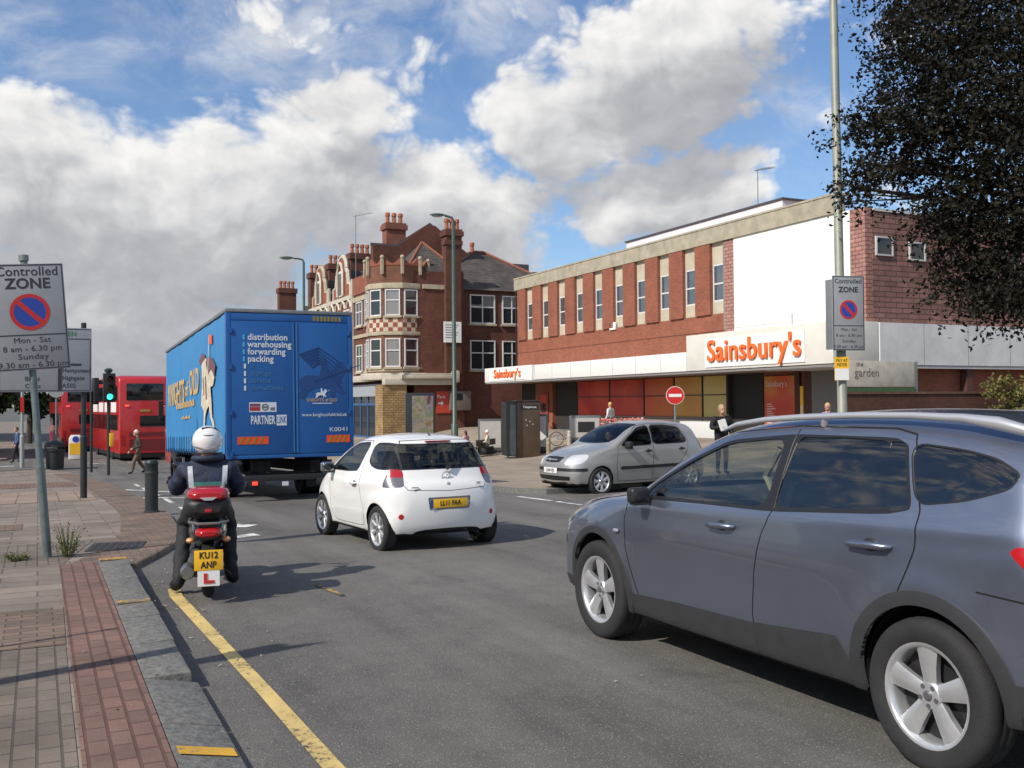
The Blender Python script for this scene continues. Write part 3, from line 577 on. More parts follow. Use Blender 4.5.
b = MB(OB); b.box(23.45, 23.55, 24.28, 24.42, -.3, 3.05); b.build('post', M_white, t); b = MB(OB); b.box(26.8, 26.88, 24.3, 24.4, -.3, 3.0); b.build('post', M_galv, t)
gi = mat('faded_ink', (.17, .15, .12), .8)
text('board_writing', 'garden', .40, gi, t, (.55, -.305, 2.60), (1, 0, 0), (0, 0, 1), ext=.002, wid=.95)
text('board_writing', 'the', .22, gi, t, (.62, -.305, 2.88), (1, 0, 0), (0, 0, 1), ext=.002)
# ============================================================ CORNER BUILDING WITH THE TURRET
M_stone = mat('buff_stone', (.40, .34, .24), .85, var=.22, vs=3, bump=.2, bs=20)
M_cream = mat('cream_paint', (.50, .45, .36), .6, var=.1, vs=2)
M_rub = brick('rough_tan_stone', (.40, .27, .12), (.30, .20, .09), (.17, .12, .07), bw=.34, bh=.16, ms=.02, bump=.8, var=.3, vs=2)
M_pot = mat('chimney_pot', (.36, .12, .06), .8, var=.2)
OV = (21.6, 62.2, 0); lv = lambda q, s, z: (q-21.6, s-62.2, z)
VC = empty('corner_building', W(21.6, 62.2, -.9), A, 'three storey Victorian red brick corner building with a round turret bay and slate roof', 'building')
def vz(o):  # the Empty sits on the pavement; keep z absolute
    o.location.z += .9; return o
def vb(name, m, fn, bevel=0, parent=None):
    b = MB(OV); fn(b); o = b.build(name, m, parent or VC, bevel=bevel)
    if parent is None: vz(o)
    return o
vb('brick_wall', M_bk_vic, lambda b: (b.box(22.6, 26.2, 62.2, 66, -1.5, 10.6), b.box(21.6, 30, 66.0, 72.8, -1.5, 9.9)))
vb('side_wing', M_bk_vic, lambda b: b.box(26.2, 38, 62.6, 72, -1.5, 9.5))
# turret: eight sided bay standing on the shop
TC = (22.05, 64.1); TR = 2.05
ngon = lambda r, n=10, ph=.16: [(TC[0]+r*math.cos(2*math.pi*i/n+ph), TC[1]+r*math.sin(2*math.pi*i/n+ph)) for i in range(n)]
vb('turret', brick('turret_brick', (.21, .085, .048), (.15, .06, .036), (.16, .1, .075), var=.2), lambda b: b.prism(ngon(TR), 'z', 3.4, 11.0))
for nm, r_, z0, z1, mm in (('stone_band', TR+.12, 9.35, 9.72, M_stone), ('stone_band', TR+.10, 6.25, 6.5, M_stone), ('shop_cornice', TR+.45, 3.3, 3.75, M_cream), ('window_sill_band', TR+.07, 3.85, 4.05, M_stone)):
    vb(nm, mm, lambda b: b.prism(ngon(r_), 'z', z0, z1), bevel=.04)
# checkerboard band
chk = bpy.data.materials.new('chequer_band'); chk.use_nodes = True; tt = chk.node_tree; tcn = N(tt, 'ShaderNodeTexCoord'); sp = N(tt, 'ShaderNodeSeparateXYZ'); tt.links.new(tcn.outputs['Object'], sp.inputs[0])
an = mth(tt, 'ARCTAN2', mth(tt, 'SUBTRACT', sp.outputs[1], TC[1]-62.2), mth(tt, 'SUBTRACT', sp.outputs[0], TC[0]-21.6)); par = mth(tt, 'ADD', mth(tt, 'FLOOR', mth(tt, 'MULTIPLY', an, 6.4)), mth(tt, 'FLOOR', mth(tt, 'MULTIPLY', sp.outputs[2], 3.1)))
fl = mth(tt, 'ABSOLUTE', mth(tt, 'MODULO', par, 2.)); mc = N(tt, 'ShaderNodeMixRGB'); tt.links.new(fl, mc.inputs[0]); mc.inputs[1].default_value = (.24, .07, .045, 1); mc.inputs[2].default_value = (.55, .47, .34, 1); tt.links.new(mc.outputs[0], tt.nodes['Principled BSDF'].inputs[0])
vb('chequer_band', chk, lambda b: b.prism(ngon(TR+.05), 'z', 6.52, 7.42))
# wavy parapet of the turret with pale piers
def parapet(b):
    n = 10; P = ngon(TR+.04)
    for i in range(n):
        p, q_ = Vector(P[i]), Vector(P[(i+1) % n]); c = Vector(TC)
        for j in range(6):
            a0, a1 = p.lerp(q_, j/6), p.lerp(q_, (j+1)/6); h0 = 11.0+.42*abs(math.cos(math.pi*j/6))**2; h1 = 11.0+.42*abs(math.cos(math.pi*(j+1)/6))**2
            i0, i1 = c+(a0-c)*.9, c+(a1-c)*.9
            b.add([(*a0, 10.9), (*a1, 10.9), (*i1, 10.9), (*i0, 10.9), (*a0, h0), (*a1, h1), (*i1, h1), (*i0, h0)], [(0, 3, 2, 1), (4, 5, 6, 7), (0, 1, 5, 4), (1, 2, 6, 5), (2, 3, 7, 6), (3, 0, 4, 7)])
vb('turret_parapet', M_bk_red, parapet)
def piers(b):
    for p in ngon(TR+.12, 10): b.tube([(*p, 10.3), (*p, 11.42)], .12, 4); b.ball((p[0], p[1], 11.42), .15, 8, 5)
vb('parapet_pier', M_stone, piers)
def window(par, mf, c, nx, w_, z0, z1, cross=True, off=.09, sash=False, blind=False, zoff=.9, mw=.08, arched=False):
    """c=(q,s) centre of the sill on the wall face, nx = outward normal in the street frame"""
    nx = Vector((nx[0], nx[1], 0)).normalized(); tx = Vector((-nx.y, nx.x, 0)); cc = Vector((c[0]-21.6, c[1]-62.2, 0))
    def bar(b, u0, u1, v0, v1, d0, d1):
        vs = [cc+tx*u+nx*d+Vector((0, 0, v)) for d in (d0, d1) for (u, v) in ((u0, v0), (u1, v0), (u1, v1), (u0, v1))]
        b.add(vs, [(0, 1, 2, 3), (7, 6, 5, 4), (0, 4, 5, 1), (1, 5, 6, 2), (2, 6, 7, 3), (3, 7, 4, 0)])
    b = MB(); h = w_/2
    bar(b, -h, -h+mw, z0, z1, .0, off); bar(b, h-mw, h, z0, z1, .0, off); bar(b, -h+mw, h-mw, z1-mw, z1, 0, off); bar(b, -h+mw, h-mw, z0, z0+mw, 0, off)
    zm = (z0+z1)/2+.15; bar(b, -h+mw, h-mw, zm-.04, zm+.04, 0, off-.012)
    if cross: bar(b, -.035, .035, z0+mw, z1-mw, 0, off-.02)
    f = b.build('window', mf, par); f.location.z += zoff
    b = MB(); bar(b, -h+mw, h-mw, z0+mw, z1-mw, 0, .03); b.build('pane', M_pane if not blind else M_glassblind, f)
    b = MB(); bar(b, -h-.1, h+.1, z0-.14, z0-.002, 0, .16); b.build('sill', M_stone, f)
    return f
M_glassblind = glass('blind_glass', tint=(.3, .3, .3), solid=(.25, .25, .24), transp=.1)
n = 10
for i in range(n):
    a = 2*math.pi*(i+.5)/n+.16; nx = (math.cos(a), math.sin(a))
    if nx[1] > .45: continue
    r_ = TR*math.cos(math.pi/n); c = (TC[0]+nx[0]*r_, TC[1]+nx[1]*r_)
    if c[0] > 23.7: continue
    for z0, z1 in ((4.15, 6.05), (7.55, 9.3)): window(VC, M_wframe, c, nx, 1.0, z0, z1, cross=False, blind=(i % 2 == 0))
for s_ in (69.0, 71.2):
    for z0, z1 in ((4.1, 6.1), (7.5, 9.3)): window(VC, M_wframe, (21.6, s_), (-1, 0), 1.5, z0, z1)
for q_, w_ in ((27.75, 1.9), (30.0, 1.5), (33, 1.8)):
    for z0, z1 in ((4.0, 6.05), (7.2, 9.2)): window(VC, M_wframe, (q_, 62.6), (0, -1), w_, z0, z1)
vb('stone_band', M_stone, lambda b: (b.box(21.5, 21.62, 66.2, 72.8, 9.35, 9.7), b.box(21.5, 21.62, 66.2, 72.8, 6.6, 6.85), b.box(23.2, 25.0, 62.1, 62.3, 9.4, 9.7)))
vb('front_parapet', M_bk_red, lambda b: b.box(21.55, 21.9, 66.2, 72.8, 9.9, 11.2))
vb('shop_cornice', M_cream, lambda b: (b.box(20.9, 21.7, 65, 72.8, 3.3, 3.75), b.box(21.5, 25.5, 61.5, 62.4, 3.35, 3.6), b.box(20.4, 25.4, 61.75, 62.4, 2.95, 3.35), b.box(21.6, 25.4, 61.6, 62.4, 3.6, 3.72)), bevel=.05)
vb('cornice_bracket', M_cream, lambda b: (b.box(25.1, 25.55, 61.35, 62.3, 3.1, 3.9),), bevel=.12)
vb('stone_pier', M_rub, lambda b: b.box(20.3, 21.95, 61.9, 63.5, -1.4, 2.95))
M_bluefr = mat('blue_shop_frame', (.03, .10, .25), .4)
sf = vb('shopfront', M_bluefr, lambda b: [b.box(21.5, 21.62, s_, s_+.14, -1.2, 2.9) for s_ in (63.6, 65.4, 67.2, 69, 70.8, 72.6)]+[b.box(21.5, 21.62, 63.6, 72.7, -1.2, -.6), b.box(21.5, 21.62, 63.6, 72.7, 1.6, 1.75)])
b = MB(OV); b.box(21.56, 21.59, 63.6, 72.6, -.6, 2.9); b.build('shop_window', M_pane, sf)
vb('shop_sign', mat('grey_signboard', (.32, .34, .36), .5), lambda b: b.box(21.3, 21.45, 63.8, 72.5, 2.25, 3.1))
# chimney breast with white notice on the side wall
vb('chimney_breast', M_bk_brn, lambda b: (b.box(24.75, 25.85, 61.8, 62.3, 3.75, 12.4), b.box(24.65, 25.95, 61.7, 62.35, 12.4, 12.7)))
wn = vb('wall_notice', M_white, lambda b: b.box(24.55, 25.8, 61.70, 61.79, 5.8, 7.2))
M_gtx = mat('grey_print', (.25, .26, .28), .6)
bb = MB(OV); [bb.box(24.65+.0*i, 25.6-.12*(i % 3), 61.694, 61.70, 6.95-.17*i, 7.01-.17*i) for i in range(6)]; bb.build('notice_lines', M_gtx, wn)
# roofs
def gable(b, q0, q1, s0, s1, ze, zr, axis='q', hip=0):
    if axis == 'q': m = (s0+s1)/2; b.add([(q0, s0, ze), (q1, s0, ze), (q1, s1, ze), (q0, s1, ze), (q0+hip, m, zr), (q1-hip, m, zr)], [(0, 1, 5, 4), (2, 3, 4, 5), (1, 2, 5), (3, 0, 4), (0, 3, 2, 1)])
    else: m = (q0+q1)/2; b.add([(q0, s0, ze), (q1, s0, ze), (q1, s1, ze), (q0, s1, ze), (m, s0+hip, zr), (m, s1-hip, zr)], [(1, 2, 5, 4), (3, 0, 4, 5), (0, 1, 4), (2, 3, 5), (0, 3, 2, 1)])
vb('roof', M_slate, lambda b: (gable(b, 24.2, 35, 62.3, 72.4, 9.5, 12.9, hip=5.0)))
vb('roof', M_slate, lambda b: (gable(b, 22.2, 26.3, 62.6, 67.5, 10.6, 13.0, hip=2.04)))
vb('gable_wall', M_bk_vic, lambda b: b.prism([(21.8, 9.8), (32, 9.8), (32, 11.2), (29.6, 12.6), (26.6, 14.9), (25.9, 14.9), (23.6, 13.2), (21.8, 13.2)], 'y', 68.5, 69.1))
vb('gable_coping', mat('dark_roof_edge', (.07, .07, .075)), lambda b: (b.tube([(21.7, 68.8, 13.28), (23.6, 68.8, 13.28), (26.25, 68.8, 15.05), (29.6, 68.8, 12.7), (32, 68.8, 11.3)], .13, 4),))
vb('ridge_tiles', mat('red_ridge_tiles', (.28, .09, .05), .8, var=.2), lambda b: (b.tube([(24.25, 65.05, 13.0), (22.2, 62.6, 10.65)], .09, 5), b.tube([(24.25, 65.05, 13.0), (26.3, 62.6, 10.65)], .09, 5), b.tube([(29.2, 67.35, 12.95), (30.0, 67.35, 12.95), (35, 62.3, 9.55)], .11, 5)))
def chimney(q, s, w_, d_, z0, z1, pots, par=None, mm=None, roff=None):
    b = MB(OV); b.box(q-w_/2, q+w_/2, s-d_/2, s+d_/2, z0, z1-.5); b.box(q-w_/2-.12, q+w_/2+.12, s-d_/2-.12, s+d_/2+.12, z1-.5, z1-.15); b.box(q-w_/2-.04, q+w_/2+.04, s-d_/2-.04, s+d_/2+.04, z1-.15, z1)
    o = b.build('chimney', mm or M_bk_vic, par or VC); 
    if not par: vz(o)
    for i in range(pots):
        p = MB(OV); x = q-w_/2+w_*(i+.5)/pots; p.lathe([(.17, z1), (.14, z1+.5), (.19, z1+.55), (.19, z1+.75), (.15, z1+.8)], 10, (x, s, 0)); p.build('chimney_pot', M_pot, o)
    return o
chimney(23.9, 70.0, 1.5, 1.0, 9, 15.1, 3, mm=brick('orange_brick', (.27, .085, .05), (.20, .065, .04), (.16, .1, .08)))
chimney(27.1, 66.5, 1.2, .9, 11, 14.3, 3)
chimney(30.2, 70, .8, .8, 10, 13.3, 1)
vb('roof_vent', mat('dark_roof_edge', (.07, .07, .075)), lambda b: b.box(32.6, 34.6, 69, 70.5, 11, 12.5))
aerial(W(22.3, 74.5, 10.9), 5.5, 'tall thin television aerial above the white gables left of the large red chimney', 6, rz=.2)
# ============================================================ ROW OF SHOPS WITH DUTCH GABLES
lab = ['first Dutch gabled brick house left of the turret corner building, white trimmed arch on top', 'second Dutch gabled house further along, rounded red brick gable', 'third gabled terrace house of the row, partly behind the near lamp post', 'fourth terrace house of the row, mostly behind the blue lorry', 'far terrace house at the end of the row behind the blue lorry']
def dutch(i, s0):
    T = empty('gabled_house', W(21.6, s0, -1.1), A, lab[i], 'house', 'gabled brick houses along the street')
    def pt(name, m, fn, bevel=0, parent=None):
        b = MB((21.6, s0, -1.1 if parent is None else 0)); fn(b); return b.build(name, m, parent or T, bevel=bevel)
    wd = 6.6
    hi = i < 2; WH = 10.0 if hi else 8.4
    wall = pt('brick_wall', M_bk_red, lambda b: b.box(21.6, 31, s0, s0+wd, -1.5, WH))
    c = s0+wd*.5
    arch = [(c-2.4, 10), (c-2.4, 10.9), (c-1.75, 11.0), (c-1.5, 11.9), (c-1.15, 12.2)]+[(c+1.15*math.cos(t_), 12.3+1.0*math.sin(t_)) for t_ in [math.pi*(1-k/10) for k in range(11)]]+[(c+1.15, 12.2), (c+1.5, 11.9), (c+1.75, 11.0), (c+2.4, 10.9), (c+2.4, 10)]
    if hi:
        pt('dutch_gable', M_bk_red, lambda b: b.prism(arch, 'x', 21.62, 22.0))
        pt('gable_coping', M_cream if i != 1 else M_stone, lambda b: b.tube([(21.72, p[0], p[1]+.05) for p in arch], .17, 6))
    def trims(b):
        if not hi: b.box(21.45, 21.62, s0, s0+wd, 8.2, 8.45); return
        b.box(21.45, 21.62, s0, s0+wd, 9.75, 10.05); b.box(21.42, 21.62, s0, s0+wd, 6.7, 6.95)
        for k in range(4): y = s0+.9+1.6*k; b.tube([(21.5, y-.6, 9.1), (21.5, y-.4, 9.5), (21.5, y, 9.72), (21.5, y+.4, 9.5), (21.5, y+.6, 9.1)], .12, 5)
        b.tube([(21.5, c-.8, 10.2), (21.5, c-.8, 12.1), (21.5, c-.45, 12.65), (21.5, c, 12.85), (21.5, c+.45, 12.65), (21.5, c+.8, 12.1), (21.5, c+.8, 10.2)], .13, 5)
        b.box(21.45, 21.62, s0-.12, s0+.2, 3.5, 11.2)
    pt('stone_trim', M_cream, trims)
    if hi: b = MB((21.6, s0, -1.1)); b.box(21.54, 21.6, c-.55, c+.55, 10.2, 12.2); f = b.build('window', M_wframe, T); b = MB((21.6, s0, -1.1)); b.box(21.52, 21.535, c-.45, c+.45, 10.3, 12.0); b.build('pane', M_pane, f)
    for z0, z1 in ((4.1, 6.1), (7.3, 9.0) if hi else (6.6, 7.8)):
        for y in (s0+1.6, s0+wd-1.6):
            b = MB((21.6, s0, -1.1)); b.box(21.5, 21.598, y-.8, y+.8, z0, z1); f = b.build('window', M_wframe, T); b = MB((21.6, s0, -1.1)); b.box(21.485, 21.495, y-.7, y-.05, z0+.1, z1-.1); b.box(21.485, 21.495, y+.05, y+.7, z0+.1, z1-.1); b.build('pane', M_pane, f)
    def roof(b): gable(b, 22.0, 31, s0, s0+wd, WH, WH+2.3, 'q')
    pt('roof', M_slate, roof)
    pt('shop_fascia', M_cream, lambda b: b.box(21.0, 21.6, s0+.1, s0+wd-.1, 2.9, 3.6))
    b = MB((21.6, s0, -1.1)); b.box(21.52, 21.59, s0+.3, s0+wd-.3, -.8, 2.9); b.build('shop_window', M_pane, T)
    # party-wall chimney
    if i == 3: return
    b = MB((21.6, s0, -1.1)); q_, s_ = 24.0, s0+wd-.4
    b.box(q_-.9, q_+.9, s_-.5, s_+.5, 9, 13.6); b.box(q_-1.02, q_+1.02, s_-.62, s_+.62, 13.6, 14.1); ch = b.build('chimney', M_bk_vic, T)
    for k in range(4): p = MB((21.6, s0, -1.1)); p.lathe([(.17, 14.1), (.13, 14.6), (.18, 14.65), (.18, 14.9)], 8, (q_-.65+.43*k, s_, 0)); p.build('chimney_pot', M_pot, ch)
for i in range(5): dutch(i, 72.85+6.65*i)
# ============================================================ CARS: a body surface grown from profile, plan and section, then cut into panels
def catmull(P, n=6, closed=True):
    P = [np.array(p, float) for p in P]; N_ = len(P); out = []
    rng_ = range(N_) if closed else range(N_-1)
    for i in rng_:
        p0, p1, p2, p3 = (P[(i-1) % N_], P[i], P[(i+1) % N_], P[(i+2) % N_]) if closed else (P[max(i-1, 0)], P[i], P[i+1], P[min(i+2, N_-1)])
        for k in range(n):
            t = k/n; out.append(.5*((2*p1)+(-p0+p2)*t+(2*p0-5*p1+4*p2-p3)*t*t+(-p0+3*p1-3*p2+p3)*t**3))
    if not closed: out.append(P[-1])
    return np.array(out)
def chaikin(P, n=2, r=.25):
    P = [np.array(p, float) for p in P]
    for _ in range(n):
        Q_ = []
        for i in range(len(P)):
            a, b = P[i], P[(i+1) % len(P)]; Q_ += [a*(1-r)+b*r, a*r+b*(1-r)]
        P = Q_
    return np.array(P)
def polysdf(X, Y, P):
    P = np.asarray(P, float); d = np.full(X.shape, 1e9); ins = np.zeros(X.shape, bool)
    for i in range(len(P)):
        a, b = P[i], P[(i+1) % len(P)]; ex, ey = b-a; wx, wy = X-a[0], Y-a[1]
        t = np.clip((wx*ex+wy*ey)/(ex*ex+ey*ey+1e-12), 0, 1); d = np.minimum(d, (wx-ex*t)**2+(wy-ey*t)**2)
        c = ((a[1] > Y) != (b[1] > Y))
        if ey != 0: ins ^= c & (X < ex*(Y-a[1])/ey+a[0])
    d = np.sqrt(d); return np.where(ins, -d, d)
def linesdf(X, Y, P):
    d = np.full(X.shape, 1e9)
    for a, b in zip(P[:-1], P[1:]):
        a, b = np.array(a, float), np.array(b, float); e = b-a; wx, wy = X-a[0], Y-a[1]
        t = np.clip((wx*e[0]+wy*e[1])/(e@e+1e-12), 0, 1); d = np.minimum(d, (wx-e[0]*t)**2+(wy-e[1]*t)**2)
    return np.sqrt(d)
def sstep(x, a, b):
    t = np.clip((x-a)/(b-a), 0, 1); return t*t*(3-2*t)
class Body:
    def __init__(s, S):
        s.S = S; s.L = S['L']; s.prof = catmull(S['profile'], S.get('pn', 5))
        zt = np.array(S['zw']); xt = np.array(S['xw'])
        zz = np.linspace(0, 2, 201); ww = np.interp(zz, zt[:, 0], zt[:, 1]); ke = np.hanning(S.get('zsm', 13)); ke /= ke.sum(); s.zz = zz; s.ww = np.convolve(np.pad(ww, len(ke)//2, 'edge'), ke, 'valid')
        xx = np.linspace(-1, s.L+1, 401); wx = np.interp(xx, xt[:, 0], xt[:, 1]); k2 = np.hanning(31); k2 /= k2.sum(); s.xx = xx; s.wx = np.convolve(np.pad(wx, 15, 'edge'), k2, 'valid')
        nx, ny, nz = S['res']; box = [(-.3, s.L+.3), (-1.35, 1.35), (-.35, 2.1)]; inn = [(S.get('in0', .75), s.L-.65), (-.25, .25), (.50, .72)]
        idx = {}; U_ = []; F_ = []
        def vid(i, j, k):
            key = (i, j, k)
            if key not in idx: idx[key] = len(U_); U_.append((i/nx, j/ny, k/nz))
            return idx[key]
        for i in range(nx):
            for j in range(ny):
                F_.append((vid(i, j, 0), vid(i, j+1, 0), vid(i+1, j+1, 0), vid(i+1, j, 0))); F_.append((vid(i, j, nz), vid(i+1, j, nz), vid(i+1, j+1, nz), vid(i, j+1, nz)))
            for k in range(nz):
                F_.append((vid(i, 0, k), vid(i+1, 0, k), vid(i+1, 0, k+1), vid(i, 0, k+1))); F_.append((vid(i, ny, k), vid(i, ny, k+1), vid(i+1, ny, k+1), vid(i+1, ny, k)))
        for j in range(ny):
            for k in range(nz):
                F_.append((vid(0, j, k), vid(0, j, k+1), vid(0, j+1, k+1), vid(0, j+1, k))); F_.append((vid(nx, j, k), vid(nx, j+1, k), vid(nx, j+1, k+1), vid(nx, j, k+1)))
        U_ = np.array(U_); F_ = np.array(F_)
        lo = np.array([b[0] for b in box]); hi = np.array([b[1] for b in box]); il = np.array([b[0] for b in inn]); ih = np.array([b[1] for b in inn])
        O = lo+U_*(hi-lo); I = il+U_*(ih-il); a = np.zeros(len(U_)); b = np.ones(len(U_))
        # coarse march to the first exit, then bisect
        prev = np.zeros(len(U_)); done = np.zeros(len(U_), bool); T0 = np.zeros(len(U_)); T1 = np.ones(len(U_))
        for _ in range(15):
            m = (a+b)/2; P = I+(O-I)*m[:, None]; f = s.F(P); a = np.where(f < 0, m, a); b = np.where(f < 0, b, m)
        P = I+(O-I)*((a+b)/2)[:, None]
        h = .012; Nn = np.stack([s.F(P+np.array(d)*h)-s.F(P-np.array(d)*h) for d in ((1, 0, 0), (0, 1, 0), (0, 0, 1))], 1); Nn /= np.linalg.norm(Nn, axis=1)[:, None]+1e-9
        for _ in range(S.get('nsm', 3)):
            acc = Nn.copy()*1.0
            for c in range(4): np.add.at(acc, F_[:, c], Nn[F_[:, (c+1) % 4]]); np.add.at(acc, F_[:, (c+1) % 4], Nn[F_[:, c]])
            Nn = acc/np.linalg.norm(acc, axis=1)[:, None]
        s.P = P; s.N = Nn; s.T = np.concatenate([F_[:, [0, 1, 2]], F_[:, [0, 2, 3]]]); s.lab = np.zeros(len(s.T), int); s.names = ['body']
    def Wd(s, x, z):
        S = s.S; w = np.interp(z, s.zz, s.ww)*np.interp(x, s.xx, s.wx)
        for (xw, zw, r, amt) in S.get('flare', ()):
            d = np.hypot(x-xw, z-zw); w = w+amt*np.exp(-((d-r)/.10)**2)*(z < 1)
        for (x0, z0, x1, z1, amt, wd) in S.get('crease', ()):   # shallow raised shoulder along a line
            t = np.clip((x-x0)/(x1-x0), 0, 1); zc = z0+(z1-z0)*t; w = w+amt*np.exp(-((z-zc)/wd)**2)*sstep(x, x0-.15, x0+.15)*(1-sstep(x, x1-.15, x1+.15))
        return w
    def F(s, P):
        S = s.S; x, y, z = P[:, 0], P[:, 1], P[:, 2]; ay = np.abs(y); L = s.L
        fr = 1-sstep(x, 0, L*.42); rr = sstep(x, L*.62, L)
        xp = x-S['cf']*ay**2.2*fr+S['cr']*ay**2.2*rr
        zp = z+S['cz']*ay**2*sstep(z, .85, 1.35)+S.get('ch', .03)*ay**2*sstep(z, .6, .9)
        a = polysdf(xp, zp, s.prof); b = (ay-s.Wd(x, z))*.96
        k = S['k']+(S['kf']-S['k'])*np.maximum(fr**2, rr**3)
        k = k*(.45+.55*sstep(z, .35, .62)); hh = np.maximum(k-np.abs(a-b), 0)/k; return np.maximum(a, b)+hh*hh*k*.25
    def cut(s, name, sdf, only=None):
        """split the triangles along sdf = 0 and label the inside"""
        v = sdf(s.P, s.N); v = np.where(np.abs(v) < 2e-4, 2e-4, v)
        if name not in s.names: s.names.append(name)
        li = s.names.index(name); al = np.ones(len(s.T), bool) if only is None else np.isin(s.lab, [s.names.index(o) for o in only if o in s.names])
        sg = v[s.T] < 0; cnt = sg.sum(1); full = al & (cnt == 3); s.lab[full] = li
        mix = np.where(al & (cnt > 0) & (cnt < 3))[0]
        if len(mix) == 0: return
        newP = []; newN = []; E_ = {}; base = len(s.P); nT = []; nL = []
        def mid(a, b):
            k_ = (a, b) if a < b else (b, a)
            if k_ not in E_:
                t = v[a]/(v[a]-v[b]); E_[k_] = base+len(newP); newP.append(s.P[a]+(s.P[b]-s.P[a])*t); n_ = s.N[a]+(s.N[b]-s.N[a])*t; newN.append(n_/np.linalg.norm(n_))
            return E_[k_]
        for ti in mix:
            t = s.T[ti]; k_ = [i for i in range(3) if (v[t[i]] < 0) == (cnt[ti] == 1)][0]; a, b, c = t[k_], t[(k_+1) % 3], t[(k_+2) % 3]; ab, ac = mid(a, b), mid(a, c)
            la, lo_ = (li, s.lab[ti]) if cnt[ti] == 1 else (s.lab[ti], li)
            nT += [(a, ab, ac), (ab, b, c), (ab, c, ac)]; nL += [la, lo_, lo_]
        keep = np.ones(len(s.T), bool); keep[mix] = False
        s.P = np.concatenate([s.P, newP]); s.N = np.concatenate([s.N, newN]); s.T = np.concatenate([s.T[keep], nT]); s.lab = np.concatenate([s.lab[keep], nL])
    def split(s, sdf, only, near=.05):
        """put vertices along sdf = 0 without relabelling, so that a hairline can be cut there"""
        v = sdf(s.P, s.N); save = s.lab.copy(); nm = list(s.names); hot = (np.abs(v[s.T]).max(1) < near) & np.isin(s.lab, [s.names.index(o) for o in only if o in s.names])
        for li in np.unique(save[hot]):
            s.names.append('tmpA'); s.names.append('tmpB'); ia, ib = len(s.names)-2, len(s.names)-1
            v = sdf(s.P, s.N); hot = (np.abs(v[s.T]).max(1) < near) & (s.lab == li); s.lab[hot] = ia; s.cut('tmpB', sdf, ['tmpA']); s.lab[(s.lab == ia) | (s.lab == ib)] = li; s.names = s.names[:-2]
    def gap(s, f0, f1, only):
        s.split(f0, only); s.cut('gap', f1, only)
    def emit(s, name, key, m, parent, off=0., skirt=0., ysp=False, xsp=None):
        if isinstance(key, str): key = [key]
        sel = np.isin(s.lab, [s.names.index(k_) for k_ in key if k_ in s.names]); T = s.T[sel]
        if ysp or xsp is not None:     # one object for each separate piece
            C_ = s.P[T].mean(1); ms = [np.ones(len(T), bool)]
            if ysp: ms = [m_ & k_ for m_ in ms for k_ in (C_[:, 1] < 0, C_[:, 1] >= 0)]
            if xsp is not None: ms = [m_ & k_ for m_ in ms for k_ in (C_[:, 0] < xsp, C_[:, 0] >= xsp)]
            full = s.T, s.lab
            for m_ in ms: s.T, s.lab = T[m_], np.full(int(m_.sum()), s.names.index(key[0])); s.emit(name, key[0], m, parent, off, skirt)
            s.T, s.lab = full; return None
        if len(T) == 0: return None
        u, inv = np.unique(T, return_inverse=True); T = inv.reshape(-1, 3); P = s.P[u]+s.N[u]*off; Nn = s.N[u]
        F_ = [tuple(int(i) for i in t) for t in T]
        if skirt:
            ed = {}
            for t in F_:
                for a, b in ((t[0], t[1]), (t[1], t[2]), (t[2], t[0])):
                    if (b, a) in ed: ed.pop((b, a))
                    else: ed[(a, b)] = 1
            vs = sorted({i for e in ed for i in e}); mp = {i: len(P)+j for j, i in enumerate(vs)}; P = np.concatenate([P, P[vs]-Nn[vs]*skirt]); Nn = np.concatenate([Nn, Nn[vs]]); F_ += [(b, a, mp[a], mp[b]) for a, b in ed]
        me = bpy.data.meshes.new(name); me.from_pydata(P.tolist(), [], F_); me.materials.append(m); me.update(); me.polygons.foreach_set('use_smooth', [True]*len(F_)); me.normals_split_custom_set_from_vertices([tuple(n_) for n_ in Nn])
        o = bpy.data.objects.new(name, me); COL.objects.link(o); o.parent = parent; return o
def side(poly, sgn=0, y0=.3, grow=0.):
    """region given in the side view; sgn -1 left flank, +1 right flank, 0 both"""
    return lambda P, N_: np.maximum(polysdf(P[:, 0], P[:, 2], poly)-grow, y0-(np.abs(P[:, 1]) if sgn == 0 else P[:, 1]*sgn))
def endv(poly, xa, rear=False, grow=0., sgn=None):
    def f(P, N_):
        y = np.abs(P[:, 1]) if sgn is None else (P[:, 1] if sgn == 0 else P[:, 1]*sgn)
        return np.maximum(polysdf(y, P[:, 2], poly)-grow, (xa-P[:, 0]) if rear else (P[:, 0]-xa))
    return f
def slinesdf(X, Y, P):
    d = np.full(X.shape, 1e9); sg = np.ones(X.shape)
    for a, b in zip(P[:-1], P[1:]):
        a, b = np.array(a, float), np.array(b, float); e = b-a; wx, wy = X-a[0], Y-a[1]
        t = np.clip((wx*e[0]+wy*e[1])/(e@e+1e-12), 0, 1); dd = (wx-e[0]*t)**2+(wy-e[1]*t)**2; m = dd < d; d = np.where(m, dd, d); sg = np.where(m, np.sign(e[0]*wy-e[1]*wx), sg)
    return np.sqrt(d)*np.where(sg == 0, 1, sg)
def line(pts, w_=.004, y0=.3, sgn=0): return lambda P, N_: np.maximum(linesdf(P[:, 0], P[:, 2], pts)-w_, y0-np.abs(P[:, 1]))
def linee(pts, xa, rear, w_=.004): return lambda P, N_: np.maximum(linesdf(np.abs(P[:, 1]), P[:, 2], pts)-w_, (xa-P[:, 0]) if rear else (P[:, 0]-xa))
def disc(x, z, r, y0=.4): return lambda P, N_: np.maximum(np.hypot(P[:, 0]-x, P[:, 2]-z)-r, y0-np.abs(P[:, 1]))
def paint(name, col, metal=.0, rough=.3, flake=False):
    m = mat(name, col, rough, metal, coat=.9, var=.03 if flake else .015, vs=3)
    return m
